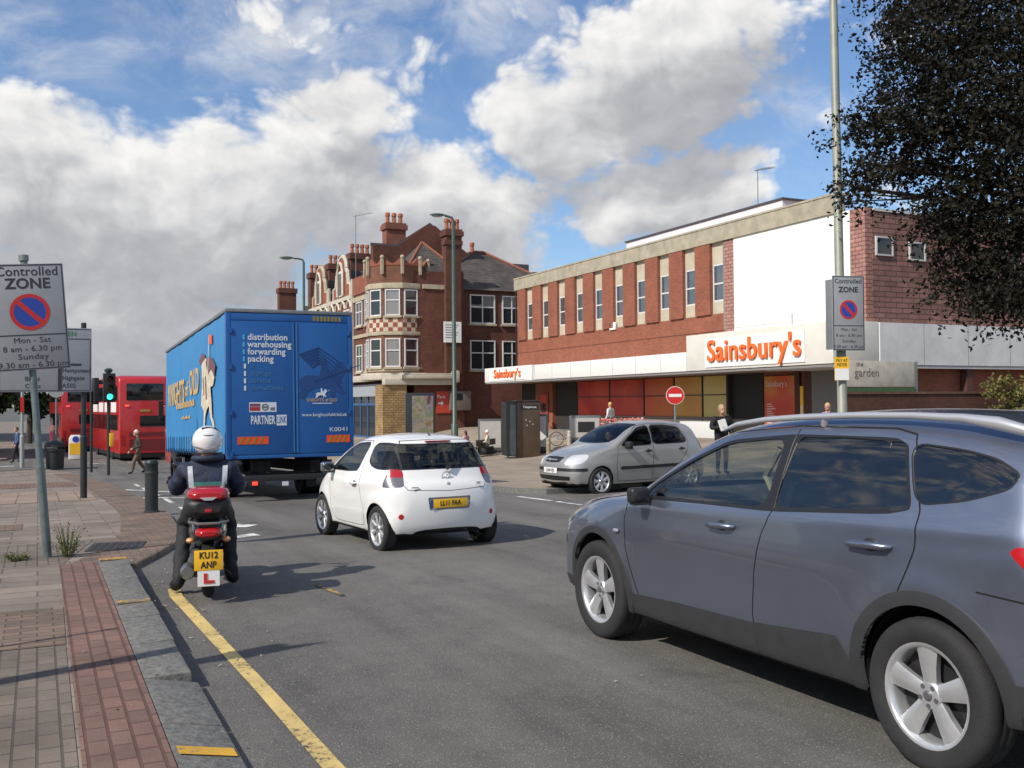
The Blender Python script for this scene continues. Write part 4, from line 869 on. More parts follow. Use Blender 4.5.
def make_wheel(root, x, y, r, wd, rr, style, sgn):
    """tyre with rim and hub as its children; sgn -1: outer face towards -y"""
    b = MB(); h = wd/2
    b.lathe([(rr*.96, -h*.72), (rr+.012, -h*.93), (r*.86, -h*1.03), (r*.94, -h*.97), (r*.985, -h*.82), (r, -h*.55), (r, -h*.25), (r*.992, -h*.22), (r*.992, -h*.18), (r, -h*.15), (r, h*.15), (r*.992, h*.18), (r*.992, h*.22), (r, h*.25), (r, h*.55), (r*.985, h*.82), (r*.94, h*.97), (r*.86, h*1.03), (rr+.012, h*.93), (rr*.96, h*.72)], 56, ax='y', cap=False)
    w_ = b.build('wheel', M_rubber, root, sharp=50); w_.location = (x, y, r-.008)
    o = sgn; b = MB(); e = h*.9*o
    b.lathe([(rr, -h*.8*o), (rr*.97, -h*.6*o), (rr*.90, -h*.4*o), (rr*.90, h*.5*o), (rr*.945, e*.92), (rr*.985, e), (rr+.008, e*1.02), (rr+.008, e*.9)], 48, ax='y', cap=False)
    rm = b.build('rim', M_alloy, w_, sharp=40)
    b = MB(); b.lathe([(rr*.88, e*.1), (rr*.5, e*.08), (.01, e*.08)], 32, ax='y', cap=False); b.build('brake_disc', mat('brake_dark_grey', (.03, .03, .032), .6, .5), w_)  # disc behind the spokes in one even near-black
    b = MB(); ns, w0, w1, dish = style
    def spoke(a, wa, wb):
        ca, sa = math.cos(a), math.sin(a); pts = []
        for (rad, hw, dep) in ((rr*.16, wa, e*(1-dish)), (rr*.55, (wa+wb)/2*.95, e*(1-dish*.55)), (rr*.95, wb, e*.90)):
            for u, dd in ((-hw, -.012*o), (-hw*.35, 0), (hw*.35, 0), (hw, -.012*o)): pts.append((rad*ca-u*sa, dep+dd, rad*sa+u*ca))
        for (rad, hw, dep) in ((rr*.16, wa, e*(1-dish)), (rr*.55, (wa+wb)/2*.95, e*(1-dish*.55)), (rr*.95, wb, e*.90)):
            for u in (-hw*.9, hw*.9): pts.append((rad*ca-u*sa, dep-.045*o, rad*sa+u*ca))
        fs = []
        for k_ in range(2):
            a0 = k_*4; b0 = a0+4; fs += [(a0+i, a0+i+1, b0+i+1, b0+i) for i in range(3)]
            c0 = 12+k_*2; fs += [(a0, b0, c0+2, c0), (a0+3, c0+1, c0+3, b0+3)]
        b.add(pts, fs)
    for i in range(ns): spoke(2*math.pi*i/ns+.35, w0, w1)
    b.lathe([(rr*.28, e*(1-dish)-.05*o), (rr*.28, e*(1-dish)-.006*o), (rr*.24, e*(1-dish)+.006*o), (.005, e*(1-dish)+.008*o)], 24, ax='y', cap=False)
    b.build('spokes', M_alloy, w_, sharp=25)
    b = MB()
    for i in range(5):
        a = 2*math.pi*(i+.5)/5+.35; b.lathe([(.011, e*(1-dish)), (.011, e*(1-dish)+.012*o), (.004, e*(1-dish)+.012*o)], 8, (rr*.2*math.cos(a), 0, rr*.2*math.sin(a)), 'y')
    b.lathe([(rr*.10, e*(1-dish)), (rr*.10, e*(1-dish)+.014*o), (rr*.07, e*(1-dish)+.018*o), (.003, e*(1-dish)+.018*o)], 16, ax='y')
    b.build('hub_cap', mat('hub_grey', (.16, .16, .17), .4, .5), w_, sharp=25)
    return w_
def arch(root, x, z, r, y, depth=.32):
    n = 28; an = [-.15+(math.pi+.3)*i/n for i in range(n+1)]
    for sg in (-1, 1):
        b = MB(); pr = [(r+.01, (y-.02)*sg), (r+.015, (y-depth*.5)*sg), (r+.01, (y-depth)*sg)]; vs = [(x+a_*math.cos(t_), yy, z+a_*math.sin(t_)) for a_, yy in pr for t_ in an]
        k_ = n+1; b.add(vs, [(i*k_+j, i*k_+j+1, (i+1)*k_+j+1, (i+1)*k_+j) for i in range(2) for j in range(n)]+[tuple(2*k_+j for j in range(k_))]); b.build('wheel_well', M_dark, root, fix=False)
M_seat = mat('seat_fabric', (.05, .05, .052), .9, var=.2, vs=20)
M_seatl = mat('beige_trim', (.40, .37, .27), .9)
def seats(root, xs, W2, zc, h, m=None, rows2=True):
    for x in xs:
        for y in ((-W2, W2) if (rows2 or x == xs[0]) else (0,)):
            b = MB(); b.prism([(x+.30, zc+.02), (x+.42, zc+.02), (x+.62, zc+h*.70), (x+.58, zc+h*.76), (x+.48, zc+h*.75)], 'y', y-.23, y+.23); s_ = b.build('seat', m or M_seat, root, bevel=.05)
            b = MB(); b.box(x-.15, x+.4, y-.24, y+.24, zc-.14, zc+.02); b.build('seat_cushion', m or M_seat, s_, bevel=.05)
            b = MB(); b.box(x+.53, x+.62, y-.13, y+.13, zc+h*.80, zc+h*1.02); b.build('headrest', m or M_seat, s_, bevel=.035)
def mirror(root, x, y, z, m, sg=-1, sc=1.):
    b = MB(); ys = lambda v: y*1.0*(1 if sg > 0 else 1) if 0 else v
    c = (x, sg*(y+.13*sc), z); vs = []
    b.box(c[0]-.075*sc, c[0]+.045*sc, c[1]-.10*sc, c[1]+.10*sc, c[2]-.07*sc, c[2]+.075*sc); o = b.build('door_mirror', m, root, sharp=60, bevel=.045*sc, seg=4)
    b = MB(); b.tube([(x, sg*(y-.03), z-.05), (x+.0, sg*(y+.05), z-.03)], .03*sc, 8); b.build('mirror_arm', M_black, o)
    b = MB(); b.ball((x+.040*sc, sg*(y+.13*sc), z+.004), (.012*sc, .082*sc, .056*sc), 16, 8); b.build('mirror_glass', glass('mirror_glass', solid=(.03, .034, .04), transp=0., refl=.5), o)
    b = MB(); b.box(x-.05*sc, x+.04*sc, sg*(y+.12*sc)-.08*sc, sg*(y+.12*sc)+.08*sc, z-.085*sc, z-.06*sc); b.build('mirror_base', M_black, o)
    return o
def handle(root, x0, x1, z, yf, m, dz=0.):
    for sg in (-1, 1):
        b = MB(); yy = lambda x, zz: sg*float(yf(np.array([x]), np.array([zz]))[0])
        b.tube([(x0, yy(x0, z)+.004*sg, z), (x0+.02, yy(x0, z)+.03*sg, z+.002), ((x0+x1)/2, yy((x0+x1)/2, z)+.042*sg, z+dz*.5+.004), (x1-.02, yy(x1, z)+.034*sg, z+dz), (x1, yy(x1, z)+.004*sg, z+dz)], [.010, .017, .019, .017, .010], 8); h = b.build('door_handle', m, root, sharp=60)
        b = MB(); b.ball(((x0+x1)/2, yy((x0+x1)/2, z)-.003*sg, z+.006), (.055, .012, .034), 14, 8); b.build('handle_recess', M_black, h)
def numberplate(root, o, x_, u_, body, back, w_=.52, h_=.111, name='number_plate', size=.088, lines=1):
    x_, u_ = Vector(x_).normalized(), Vector(u_).normalized(); n_ = x_.cross(u_); o = Vector(o); b = MB()
    vs = [o+x_*a*w_/2+u_*c*h_/2+n_*d for d in (-.008, 0) for a, c in ((-1, -1), (1, -1), (1, 1), (-1, 1))]
    b.add(vs, [(3, 2, 1, 0), (4, 5, 6, 7), (0, 1, 5, 4), (1, 2, 6, 5), (2, 3, 7, 6), (3, 0, 4, 7)]); p = b.build(name, back, root, bevel=.003)
    bl = body.split('\n')
    for i, l in enumerate(bl): text('plate_characters', l, size, M_black, p, o+n_*.002+u_*((len(bl)-1)/2-i)*size*1.05, x_, u_, ext=.001, align='CENTER', wid=.82, off=.002)
    return p
# ---- grey crossover in the foreground
G_paint = paint('slate_grey_metallic', (.225, .255, .325), .84, .34)
CL = mat('dark_cladding', (.033, .035, .038), .6, var=.12, vs=10)
M_cglass = glass('car_glass', tint=(.62, .66, .62), base=.09); M_privacy = glass('privacy_glass', tint=(.05, .06, .07), solid=(.008, .010, .013), transp=.6, refl=1., base=.095)
M_lampred = mat('red_lamp', (.42, .012, .016), .12, coat=.6); M_lampclear = mat('clear_lamp', (.42, .43, .45), .12, .4, coat=.8)
t = empty('crossover', W(4.55, 7.17, 0), math.atan2(-US.y, -US.x), 'dark grey five door crossover with silver roof rails, the large nearest car', 'car')
SUV = t
S = dict(L=4.72, res=(170, 60, 56), in0=.9,
    profile=[(.28, .23), (.10, .27), (.03, .42), (.0, .60), (.03, .76), (.14, .89), (.45, .99), (.85, 1.065), (1.22, 1.115), (1.45, 1.215), (1.75, 1.385), (2.1, 1.54), (2.5, 1.615), (3.0, 1.648), (3.5, 1.648), (4.0, 1.618), (4.36, 1.565), (4.46, 1.50), (4.52, 1.33), (4.60, 1.12), (4.69, .95), (4.72, .72), (4.70, .50), (4.60, .34), (4.4, .27), (2.4, .23)],
    zw=[(0, .80), (.25, .83), (.42, .865), (.6, .885), (.85, .888), (1.0, .872), (1.08, .85), (1.16, .825), (1.3, .775), (1.45, .71), (1.55, .655), (2, .55)], zsm=9,
    xw=[(-1, .80), (0, .84), (.3, .92), (.75, .985), (1.2, 1), (3.3, 1.0), (4.0, .985), (4.4, .955), (4.72, .90), (6, .8)],
    cf=.30, cr=.16, cz=.09, ch=.05, k=.10, kf=.26, flare=[(.93, .37, .40, .018), (3.86, .37, .42, .020)], crease=[(1.2, 1.0, 4.3, 1.12, .012, .035), (1.4, .60, 3.2, .62, -.010, .12)])
B = Body(S)
WX = (.93, 3.87); RA = .395
w1 = chaikin([(1.52, 1.075), (1.62, 1.155), (1.95, 1.32), (2.26, 1.445), (2.75, 1.492), (2.735, 1.10), (2.2, 1.09)], 3, .12)
w2 = chaikin([(2.80, 1.105), (2.84, 1.496), (3.20, 1.503), (3.50, 1.495), (3.60, 1.20), (3.60, 1.17)], 3, .08)
w3 = chaikin([(3.76, 1.205), (3.64, 1.487), (3.95, 1.462), (4.12, 1.43), (4.25, 1.37), (4.22, 1.31), (4.02, 1.245)], 3, .15)
w23 = chaikin([(3.50, 1.495), (3.60, 1.49), (3.725, 1.18), (3.60, 1.16)], 2, .08)
fr_ = [(1.45, 1.05), (1.60, 1.170), (1.94, 1.338), (2.25, 1.463), (2.8, 1.512), (3.61, 1.512), (3.745, 1.18), (3.6, 1.145), (2.78, 1.082), (2.2, 1.07), (1.55, 1.05)]
top_line = [(1.36, 1.06), (1.60, 1.205), (1.93, 1.375), (2.22, 1.508), (2.8, 1.557), (3.5, 1.556), (3.64, 1.53), (3.71, 1.40), (3.79, 1.18), (3.80, 1.0), (3.75, .85), (3.68, .68), (3.45, .50), (3.40, .36)]
B.cut('door', side(chaikin([(1.40, 1.06)]+top_line[1:]+[(3.4, .30), (1.52, .27), (1.42, .45), (1.36, .8)], 1, .05)))
B.cut('frame', side(chaikin(fr_, 2, .1)), ['door', 'body'])
for i, w_ in enumerate((w1, w2, w3)):
    if i == 2: B.cut('frame', side(w_, grow=.008), ['body', 'door'])
    B.cut('win%d' % i, side(w_))
B.cut('win3', side(w23), ['frame'])
B.cut('cladding', side([(1.30, .20), (1.34, .385), (1.9, .415), (2.6, .435), (3.30, .50), (3.6, .20)]), ['door', 'body'])
B.cut('cladding', side([(1.30, .10), (1.34, .30), (3.6, .34), (3.6, .1)]), ['door', 'body'])
B.cut('cladding', lambda P, N_: np.maximum(P[:, 2]-.50, 4.25-P[:, 0]), ['body'])
B.cut('cladding', lambda P, N_: np.maximum(P[:, 2]-.36, P[:, 0]-.75), ['body'])
B.gap(lambda P, N_: np.where(np.abs(P[:, 1]) > .3-.05, slinesdf(P[:, 0], P[:, 2], top_line), 9.), line(top_line, .0045), ['door', 'body', 'cladding'])
B.gap(lambda P, N_: np.where(np.abs(P[:, 1]) > .3-.05, slinesdf(P[:, 0], P[:, 2], [(2.815, 1.54), (2.81, 1.10), (2.73, .95), (2.67, .72), (2.64, .50), (2.66, .26)]), 9.), line([(2.815, 1.54), (2.81, 1.10), (2.73, .95), (2.67, .72), (2.64, .50), (2.66, .26)], .0045), ['door', 'cladding', 'frame'])
B.gap(lambda P, N_: np.where(np.abs(P[:, 1]) > .3-.05, slinesdf(P[:, 0], P[:, 2], [(1.36, 1.06), (1.30, .9), (1.32, .7), (1.40, .5), (1.44, .40), (1.5, .28)]), 9.), line([(1.36, 1.06), (1.30, .9), (1.32, .7), (1.40, .5), (1.44, .40), (1.5, .28)], .0045), ['door', 'body', 'cladding'])
B.gap(lambda P, N_: np.where(np.abs(P[:, 1]) > .5-.05, slinesdf(P[:, 0], P[:, 2], [(.30, .86), (.7, .965), (1.1, 1.03), (1.4, 1.075)]), 9.), line([(.30, .86), (.7, .965), (1.1, 1.03), (1.4, 1.075)], .004, .5), ['body'])
B.gap(lambda P, N_: np.where(np.abs(P[:, 1]) > .3-.05, slinesdf(P[:, 0], P[:, 2], [(4.14, .86), (4.5, .84), (4.75, .83)]), 9.), line([(4.14, .86), (4.5, .84), (4.75, .83)], .004, .3), ['body'])
B.cut('screen', lambda P, N_: np.maximum(np.maximum(np.abs(P[:, 1])-(.72-.32*(P[:, 2]-1.1)), polysdf(P[:, 0]-.28*P[:, 1]**2, P[:, 2], [(1.22, .95), (1.22, 1.14), (2.12, 1.70), (2.16, 1.52), (1.5, 1.2), (1.3, 1.0)])), .5-N_[:, 2]*2), ['body'])
B.cut('hatchglass', lambda P, N_: np.maximum(np.maximum(np.abs(P[:, 1])-.62, np.abs(P[:, 2]-1.32)-.17), 4.3-P[:, 0]), ['body'])
B.cut('headlamp', side(chaikin([(.05, .72), (.10, .86), (.42, .965), (.66, .97), (.50, .84), (.30, .74)], 3, .2), 0, .42), ['body'])
B.cut('taillamp', side(chaikin([(4.27, 1.05), (4.31, 1.075), (4.75, 1.09), (4.8, .88), (4.58, .87), (4.44, .92)], 2, .15), 0, .5), ['body'])
B.cut('grille', lambda P, N_: np.maximum(polysdf(np.abs(P[:, 1]), P[:, 2], [(-.1, .55), (.35, .55), (.45, .76), (-.1, .78)]), P[:, 0]-.3), ['body'])
B.cut('under', lambda P, N_: np.maximum(N_[:, 2]+.55, P[:, 2]-.45))
B.cut('trim', side([(p[0]-WX[0]*0, p[1]) for p in [(WX[1]+(RA+.055)*math.cos(a)*1.03, .37+(RA+.055)*math.sin(a)) for a in np.linspace(-.6, math.pi+.35, 40)]], 0, .5), ['body', 'door', 'cladding', 'gap'])
B.cut('trim', disc(WX[0], .36, RA+.05, .5), ['body', 'door', 'cladding', 'gap'])
for x in WX: B.cut('hole', disc(x, .36, RA, .48))
bodyo = B.emit('body', 'body', G_paint, t); B.emit('door', 'door', G_paint, t, ysp=True, xsp=2.72)
B.emit('window_frame', 'frame', mat('gloss_black_trim', (.012, .012, .013), .42), t, .001, .012, ysp=True)
B.emit('door_window', 'win0', M_cglass, t, -.006, ysp=True); B.emit('door_window', 'win1', M_privacy, t, -.006, ysp=True); B.emit('door_quarterlight', 'win3', M_privacy, t, -.004, ysp=True); B.emit('quarter_window', 'win2', M_privacy, t, -.004, ysp=True)
B.emit('sill_cladding', 'cladding', CL, t, .006, .02, ysp=True); B.emit('wheel_arch_trim', 'trim', CL, t, .012, .03, ysp=True, xsp=2.4)
B.emit('panel_gap', 'gap', M_dark, t, -.003); B.emit('windscreen', 'screen', M_cglass, t, -.003); B.emit('rear_window', 'hatchglass', M_privacy, t, -.003)
B.emit('headlight', 'headlamp', M_lampclear, t, .003, .01, ysp=True); B.emit('tail_light', 'taillamp', M_lampred, t, .005, .015, ysp=True); B.emit('grille', 'grille', M_black, t, -.01); B.emit('underbody', 'under', M_dark, t)
for x in WX:
    arch(t, x, .36, RA-.005, .86)
    for sg in (-1, 1): make_wheel(t, x, sg*.785, .352, .215, .232, (5, .034, .060, .25), sg)
for x0, x1 in ((2.26, 2.50), (3.40, 3.67)): handle(t, x0, x1, .955+.03*(x0 > 3), B.Wd, G_paint, .012)
for sg in (-1, 1): mirror(t, 1.60, .86, 1.08, M_black, sg, .72)
for sg in (-1, 1):
    b = MB(); pts = [(2.12, .650*sg, 1.520), (2.25, .650*sg, 1.558), (2.5, .65*sg, 1.588), (2.8, .65*sg, 1.606), (3.2, .645*sg, 1.620), (3.6, .64*sg, 1.622), (3.9, .635*sg, 1.612), (4.08, .63*sg, 1.590), (4.22, .62*sg, 1.558), (4.33, .605*sg, 1.520)]
    b.tube(pts, [.008, .015, .017, .018, .018, .018, .022, .032, .026, .006], 10); b.tube([(3.0, .645*sg, 1.63), (2.98, .63*sg, 1.56)], .02, 6)
    b.build('roof_rail', mat('silver_rail', (.62, .62, .63), .35, .6), t, sharp=60)
b = MB(); b.prism([(1.28, 1.03), (1.45, 1.10), (1.75, 1.08), (1.85, .98), (1.85, .7), (1.3, .7)], 'y', -.74, .74); b.build('dashboard', M_seat, t, bevel=.02)
ring = [(1.95+.045*math.cos(a)*0+.07*math.sin(a), .37+.185*math.cos(a), .98+.17*math.sin(a)) for a in np.linspace(0, 2*math.pi, 25)]
b = MB(); b.tube(ring, .016, 8, False); b.tube([(1.9, .37, .98), (1.98, .37, .98)], .05, 8); b.tube([(1.95, .19, .98), (1.95, .55, .98)], .014, 6); b.build('steering_wheel', M_black, t)
seats(t, (1.95, 2.85), .37, .68, .62)
b = MB(); b.tube([(2.62, -.62, 1.05), (2.45, -.60, 1.25), (2.60, -.62, 1.42)], .022, 5); b.tube([(2.55, -.56, .95), (2.66, -.57, 1.22)], .03, 5); b.build('seat_belt', M_seatl, t)
b = MB(); b.box(3.2, 4.4, -.6, .6, .4, .75); b.build('load_floor', M_seat, t)
for sg in (-1, 1):
    b = MB(); b.ball((1.22, sg*.905, .805), (.035, .012, .015), 12, 8); b.build('side_repeater', M_lampclear, t)
numberplate(t, (4.735, 0, .78), (0, 1, 0), (0, 0, 1), 'LN57 HKD', M_yellow)
# ---- small white hatchback ahead
W_paint = paint('white_gloss_paint', (.80, .80, .78), 0, .32)
WR = Vector((-.005, 0, 0))
t = empty('microcar', W(3.44+.70, 11.03+2.66, g(12.3, 4)-.01), math.atan2(-US.y, -US.x)+R(5), 'tiny white three door hatchback with wide black rear window, stopped behind the blue lorry', 'car'); t.scale = (.95, .90, .92)
S = dict(L=2.985, res=(112, 66, 52), in0=.75,
    profile=[(.20, .20), (.06, .24), (.0, .42), (.0, .60), (.06, .74), (.22, .86), (.45, .94), (.68, 1.04), (.95, 1.22), (1.2, 1.36), (1.5, 1.46), (1.85, 1.495), (2.2, 1.49), (2.5, 1.455), (2.62, 1.40), (2.72, 1.22), (2.80, 1.06), (2.865, .94), (2.95, .83), (2.985, .62), (2.975, .42), (2.93, .27), (2.78, .215), (1.5, .19)],
    zw=[(0, .74), (.25, .78), (.45, .825), (.65, .84), (.85, .835), (.95, .815), (1.05, .785), (1.2, .72), (1.35, .645), (1.5, .57), (2, .5)], zsm=11,
    xw=[(-1, .76), (0, .82), (.25, .92), (.6, .985), (1.0, 1), (2.2, 1), (2.6, .985), (2.985, .93), (4, .8)],
    cf=.34, cr=.20, cz=.10, ch=.04, k=.13, kf=.26, flare=[(.53, .30, .34, .014), (2.50, .30, .35, .022)], crease=[(1.4, .80, 2.7, .90, .012, .06)])
B = Body(S); WX = (.53, 2.50); RA = .325
dw = chaikin([(.94, .985), (1.10, 1.12), (1.32, 1.275), (1.50, 1.345), (1.86, 1.37), (1.92, 1.33), (1.83, 1.01), (1.5, .99)], 3, .12)
B.cut('door', side(chaikin([(.86, .93), (1.05, 1.12), (1.30, 1.31), (1.5, 1.385), (1.92, 1.40), (1.99, 1.36), (1.96, .95), (1.98, .72), (2.10, .45), (2.02, .28), (.98, .27), (.90, .5)], 2, .12)))
door_outline = chaikin([(.86, .93), (1.05, 1.12), (1.30, 1.31), (1.5, 1.385), (1.92, 1.40), (1.99, 1.36), (1.96, .95), (1.98, .72), (2.10, .45), (2.02, .28), (.98, .27), (.90, .5)], 2, .12)
B.gap(lambda P, N_: np.where(np.abs(P[:, 1]) > .3, polysdf(P[:, 0], P[:, 2], door_outline), 9.), lambda P, N_: np.maximum(np.abs(polysdf(P[:, 0], P[:, 2], door_outline))-.004, .4-np.abs(P[:, 1])), ['door', 'body'])
B.cut('frame', side(dw, grow=.015), ['door']); B.cut('dwin', side(dw))
# wrap-round rear glass: quarter light flows into the tailgate window
def wrap(grow):
    poly = chaikin([(2.08, 1.31), (2.14, 1.37), (2.40, 1.375), (2.62, 1.36), (2.72, 1.36), (2.90, 1.10), (2.84, 1.055), (2.40, 1.06), (2.22, 1.09), (2.10, 1.15)], 3, .15)
    return lambda P, N_: np.maximum(polysdf(P[:, 0]+.20*np.abs(P[:, 1])**2.2*.0, P[:, 2], poly)-grow, np.where(P[:, 0] > 2.2, -1., .3-np.abs(P[:, 1])))
B.cut('rearframe', wrap(.012), ['body']); B.cut('qwin', wrap(0.), ['rearframe'])
B.cut('rwin', lambda P, N_: np.maximum(np.abs(P[:, 1])-.56, 2.3-P[:, 0]), ['qwin'])
B.cut('pillar', lambda P, N_: np.maximum(np.abs(np.abs(P[:, 1])-.575)-.015, 2.3-P[:, 0]), ['qwin', 'rwin'])
hatch = [(0, 1.425), (.50, 1.41), (.57, 1.3), (.575, 1.05), (.60, .86), (.56, .80), (0, .775)]
B.gap(lambda P, N_: np.where(P[:, 0] > 2.35, slinesdf(np.abs(P[:, 1]), P[:, 2], hatch), 9.), linee(hatch, 2.4, True, .004), ['body', 'rearframe'])
B.cut('taillamp', lambda P, N_: np.maximum(polysdf(np.abs(P[:, 1]), P[:, 2], chaikin([(.565, 1.045), (.74, 1.06), (.95, 1.04), (.95, .88), (.80, .83), (.60, .84)], 2, .15)), 2.66-P[:, 0]), ['body', 'rearframe', 'qwin', 'gap'])
B.cut('lampclear', lambda P, N_: P[:, 2]-.955, ['taillamp'])
B.cut('foglamp', lambda P, N_: np.maximum(np.hypot(np.abs(P[:, 1])-.66, P[:, 2]-.47)-.035, 2.4-P[:, 0]), ['body'])
B.cut('plate_recess', lambda P, N_: np.maximum(polysdf(np.abs(P[:, 1]), P[:, 2], [(-.1, .54), (.29, .54), (.31, .70), (-.1, .70)]), 2.5-P[:, 0]), ['body'])
B.cut('valance', lambda P, N_: np.maximum(polysdf(np.abs(P[:, 1]), P[:, 2], chaikin([(-.3, .30), (.35, .30), (.52, .25), (.58, .1), (-.3, .1)], 2)), 2.5-P[:, 0]), ['body'])
B.cut('screen', lambda P, N_: np.maximum(np.maximum(np.abs(P[:, 1])-(.66-.30*(P[:, 2]-1.0)), polysdf(P[:, 0]-.30*P[:, 1]**2, P[:, 2], [(.60, .9), (.66, 1.06), (1.32, 1.5), (1.36, 1.39), (.9, 1.12), (.72, .9)])), .3-N_[:, 2]), ['body'])
B.cut('headlamp', side(chaikin([(.03, .68), (.2, .84), (.46, .92), (.52, .86), (.3, .70)], 2), 0, .45), ['body'])
B.cut('sill', lambda P, N_: np.maximum(P[:, 2]-.235, np.abs(P[:, 0]-1.5)-.62), ['body', 'door'])
B.cut('under', lambda P, N_: np.maximum(N_[:, 2]+.55, P[:, 2]-.4))
for x in WX: B.cut('hole', disc(x, .30, RA, .45))
B.emit('body', 'body', W_paint, t); B.emit('door', 'door', W_paint, t, ysp=True); B.emit('window_frame', ['frame', 'rearframe', 'pillar'], M_black, t, .001, .010)
M_cg2 = glass('tinted_car_glass', tint=(.34, .38, .36))
B.emit('door_window', 'dwin', M_cg2, t, -.005, ysp=True); B.emit('quarter_window', 'qwin', M_cg2, t, -.004, ysp=True); B.emit('rear_window', 'rwin', M_cg2, t, -.004); B.emit('windscreen', 'screen', M_cglass, t, -.003)
B.emit('panel_gap', 'gap', M_dark, t, -.002); B.emit('tail_light', 'taillamp', M_lampred, t, .006, .02, ysp=True); B.emit('lamp_lens', 'lampclear', mat('silver_lamp', (.13, .13, .15), .2, .0, coat=.8), t, .006, .02, ysp=True); B.emit('reflector', 'foglamp', M_lampred, t, .002, ysp=True)
B.emit('plate_recess', 'plate_recess', mat('grey_recess', (.35, .35, .35), .5), t, -.012); B.emit('rear_valance', 'valance', M_black, t, -.01); B.emit('headlight', 'headlamp', M_lampclear, t, ysp=True); B.emit('sill', 'sill', M_black, t); B.emit('underbody', 'under', M_dark, t)
for x in WX:
    arch(t, x, .30, RA-.005, .80)
    for sg in (-1, 1): make_wheel(t, x, sg*.745, .297, .175, .205, (8, .016, .030, .25), sg)
handle(t, 1.72, 1.90, .83, B.Wd, W_paint, .01)
for sg in (-1, 1): mirror(t, 1.00, .79, 1.01, mat('chrome_mirror', (.30, .33, .38), .15, .8), sg, .95)
seats(t, (1.15, 1.75), .33, .55, .68)
b = MB(); b.box(.85, 1.1, -.65, .65, .6, .92); b.build('dashboard', M_seat, t, bevel=.03)
numberplate(t, (2.992, .0, .62), (0, 1, 0), (0, 0, 1), 'LL11 FAA', M_yellow, .50, .11)
b = MB(); b.box(2.988, 2.993, -.285, -.25, .567, .673); b.build('plate_band', mat('plate_blue', (.03, .07, .30), .4), t)
b = MB(); b.lathe([(.058, 0), (.068, .004), (.058, .010), (.048, .004)], 24, (2.872, 0, .955), 'x', cap=False); bo = b.build('badge', M_alloy, t); 
b = MB(); b.lathe([(.022, 0), (.028, .004), (.022, .01), (.016, .004)], 16, (2.876, 0, .955), 'x', cap=False); b.ball((2.925, 0, .86), (.02, .035, .028), 12, 8); b.build('badge', M_alloy, t)
for (yy, zz, tx) in ((-.47, .785, 'iQ'), ):
    pass
b = MB(); b.box(2.925, 2.937, -.53, -.43, .825, .84); b.box(2.925, 2.937, .42, .48, .84, .87); b.build('tailgate_lettering', M_alloy, t)
b = MB(); b.tube([(2.86, .02, 1.055), (2.83, .10, 1.10), (2.79, .22, 1.13)], [.028, .018, .01], 6); b.tube([(2.82, .10, 1.11), (2.80, -.28, 1.11)], .008, 5); b.build('wiper', M_black, t)
b = MB(); b.tube([(2.42, 0, 1.455), (2.36, 0, 1.50), (2.30, 0, 1.64)], [.02, .006, .004], 6); b.build('roof_aerial', M_black, t)
b = MB(); b.box(2.60, 2.66, -.18, .18, 1.395, 1.41); b.build('high_brake_light', M_lampred, t)
# ---- silver hatchback coming out of the side road
S_paint = paint('silver_metallic', (.40, .40, .385), .45, .34)
TH = R(59); dv = Vector((math.sin(TH), math.cos(TH), 0)); pv = Vector((math.cos(TH), -math.sin(TH), 0))   # rearward, and its left flank side
fw = Vector((1.78, 19.9, -.16))
lc = fw-dv*.76*.95-pv*.80*.94
t = empty('silver_hatchback', (lc.x, lc.y, -.17), math.atan2(dv.y, dv.x), 'silver five door hatchback with black rubbing strips, waiting at the side road give way line', 'car'); t.scale = (.95, .94, 1)
S = dict(L=3.81, res=(120, 50, 46), in0=.8,
    profile=[(.22, .20), (.08, .24), (.0, .40), (.0, .56), (.05, .70), (.20, .80), (.5, .90), (.85, .985), (1.02, 1.03), (1.3, 1.20), (1.6, 1.36), (1.9, 1.45), (2.3, 1.49), (2.8, 1.48), (3.2, 1.44), (3.45, 1.38), (3.6, 1.18), (3.72, .98), (3.79, .82), (3.81, .55), (3.78, .36), (3.6, .25), (2, .19)],
    zw=[(0, .74), (.25, .785), (.45, .82), (.65, .832), (.85, .828), (.95, .81), (1.05, .78), (1.2, .73), (1.35, .655), (1.5, .58), (2, .5)], zsm=11,
    xw=[(-1, .78), (0, .83), (.25, .92), (.7, .985), (1.1, 1), (3.0, 1), (3.5, .96), (3.81, .88), (5, .8)],
    cf=.30, cr=.18, cz=.09, ch=.04, k=.11, kf=.24, flare=[(.76, .29, .33, .012), (3.21, .29, .33, .012)], crease=[(1.0, .86, 3.5, .94, .008, .04)])
B = Body(S); WX = (.76, 3.21); RA = .31
a1 = chaikin([(1.30, .985), (1.52, 1.15), (1.82, 1.33), (2.10, 1.375), (2.12, 1.0), (1.7, .985)], 3, .1)
a2 = chaikin([(2.18, 1.003), (2.18, 1.378), (2.60, 1.375), (2.95, 1.33), (3.12, 1.06), (3.05, 1.02)], 3, .1)
B.cut('door', side(chaikin([(1.20, .97), (1.5, 1.18), (1.8, 1.37), (2.1, 1.41), (2.65, 1.41), (2.98, 1.37), (3.18, 1.06), (3.12, .85), (2.92, .62), (2.80, .27), (1.22, .25), (1.16, .5)], 1, .08)))
for pth in ([(1.20, .97), (1.5, 1.18), (1.8, 1.37), (2.1, 1.41), (2.65, 1.41), (2.98, 1.37), (3.18, 1.06), (3.12, .85), (2.92, .62), (2.80, .27)], [(2.15, 1.4), (2.16, .8), (2.12, .27)], [(1.20, .97), (1.15, .6), (1.2, .27)], [(1.2, .27), (2.8, .27)]): B.gap(lambda P, N_, pth=pth: np.where(np.abs(P[:, 1]) > .3, slinesdf(P[:, 0], P[:, 2], pth), 9.), line(pth, .005), ['door', 'body'])
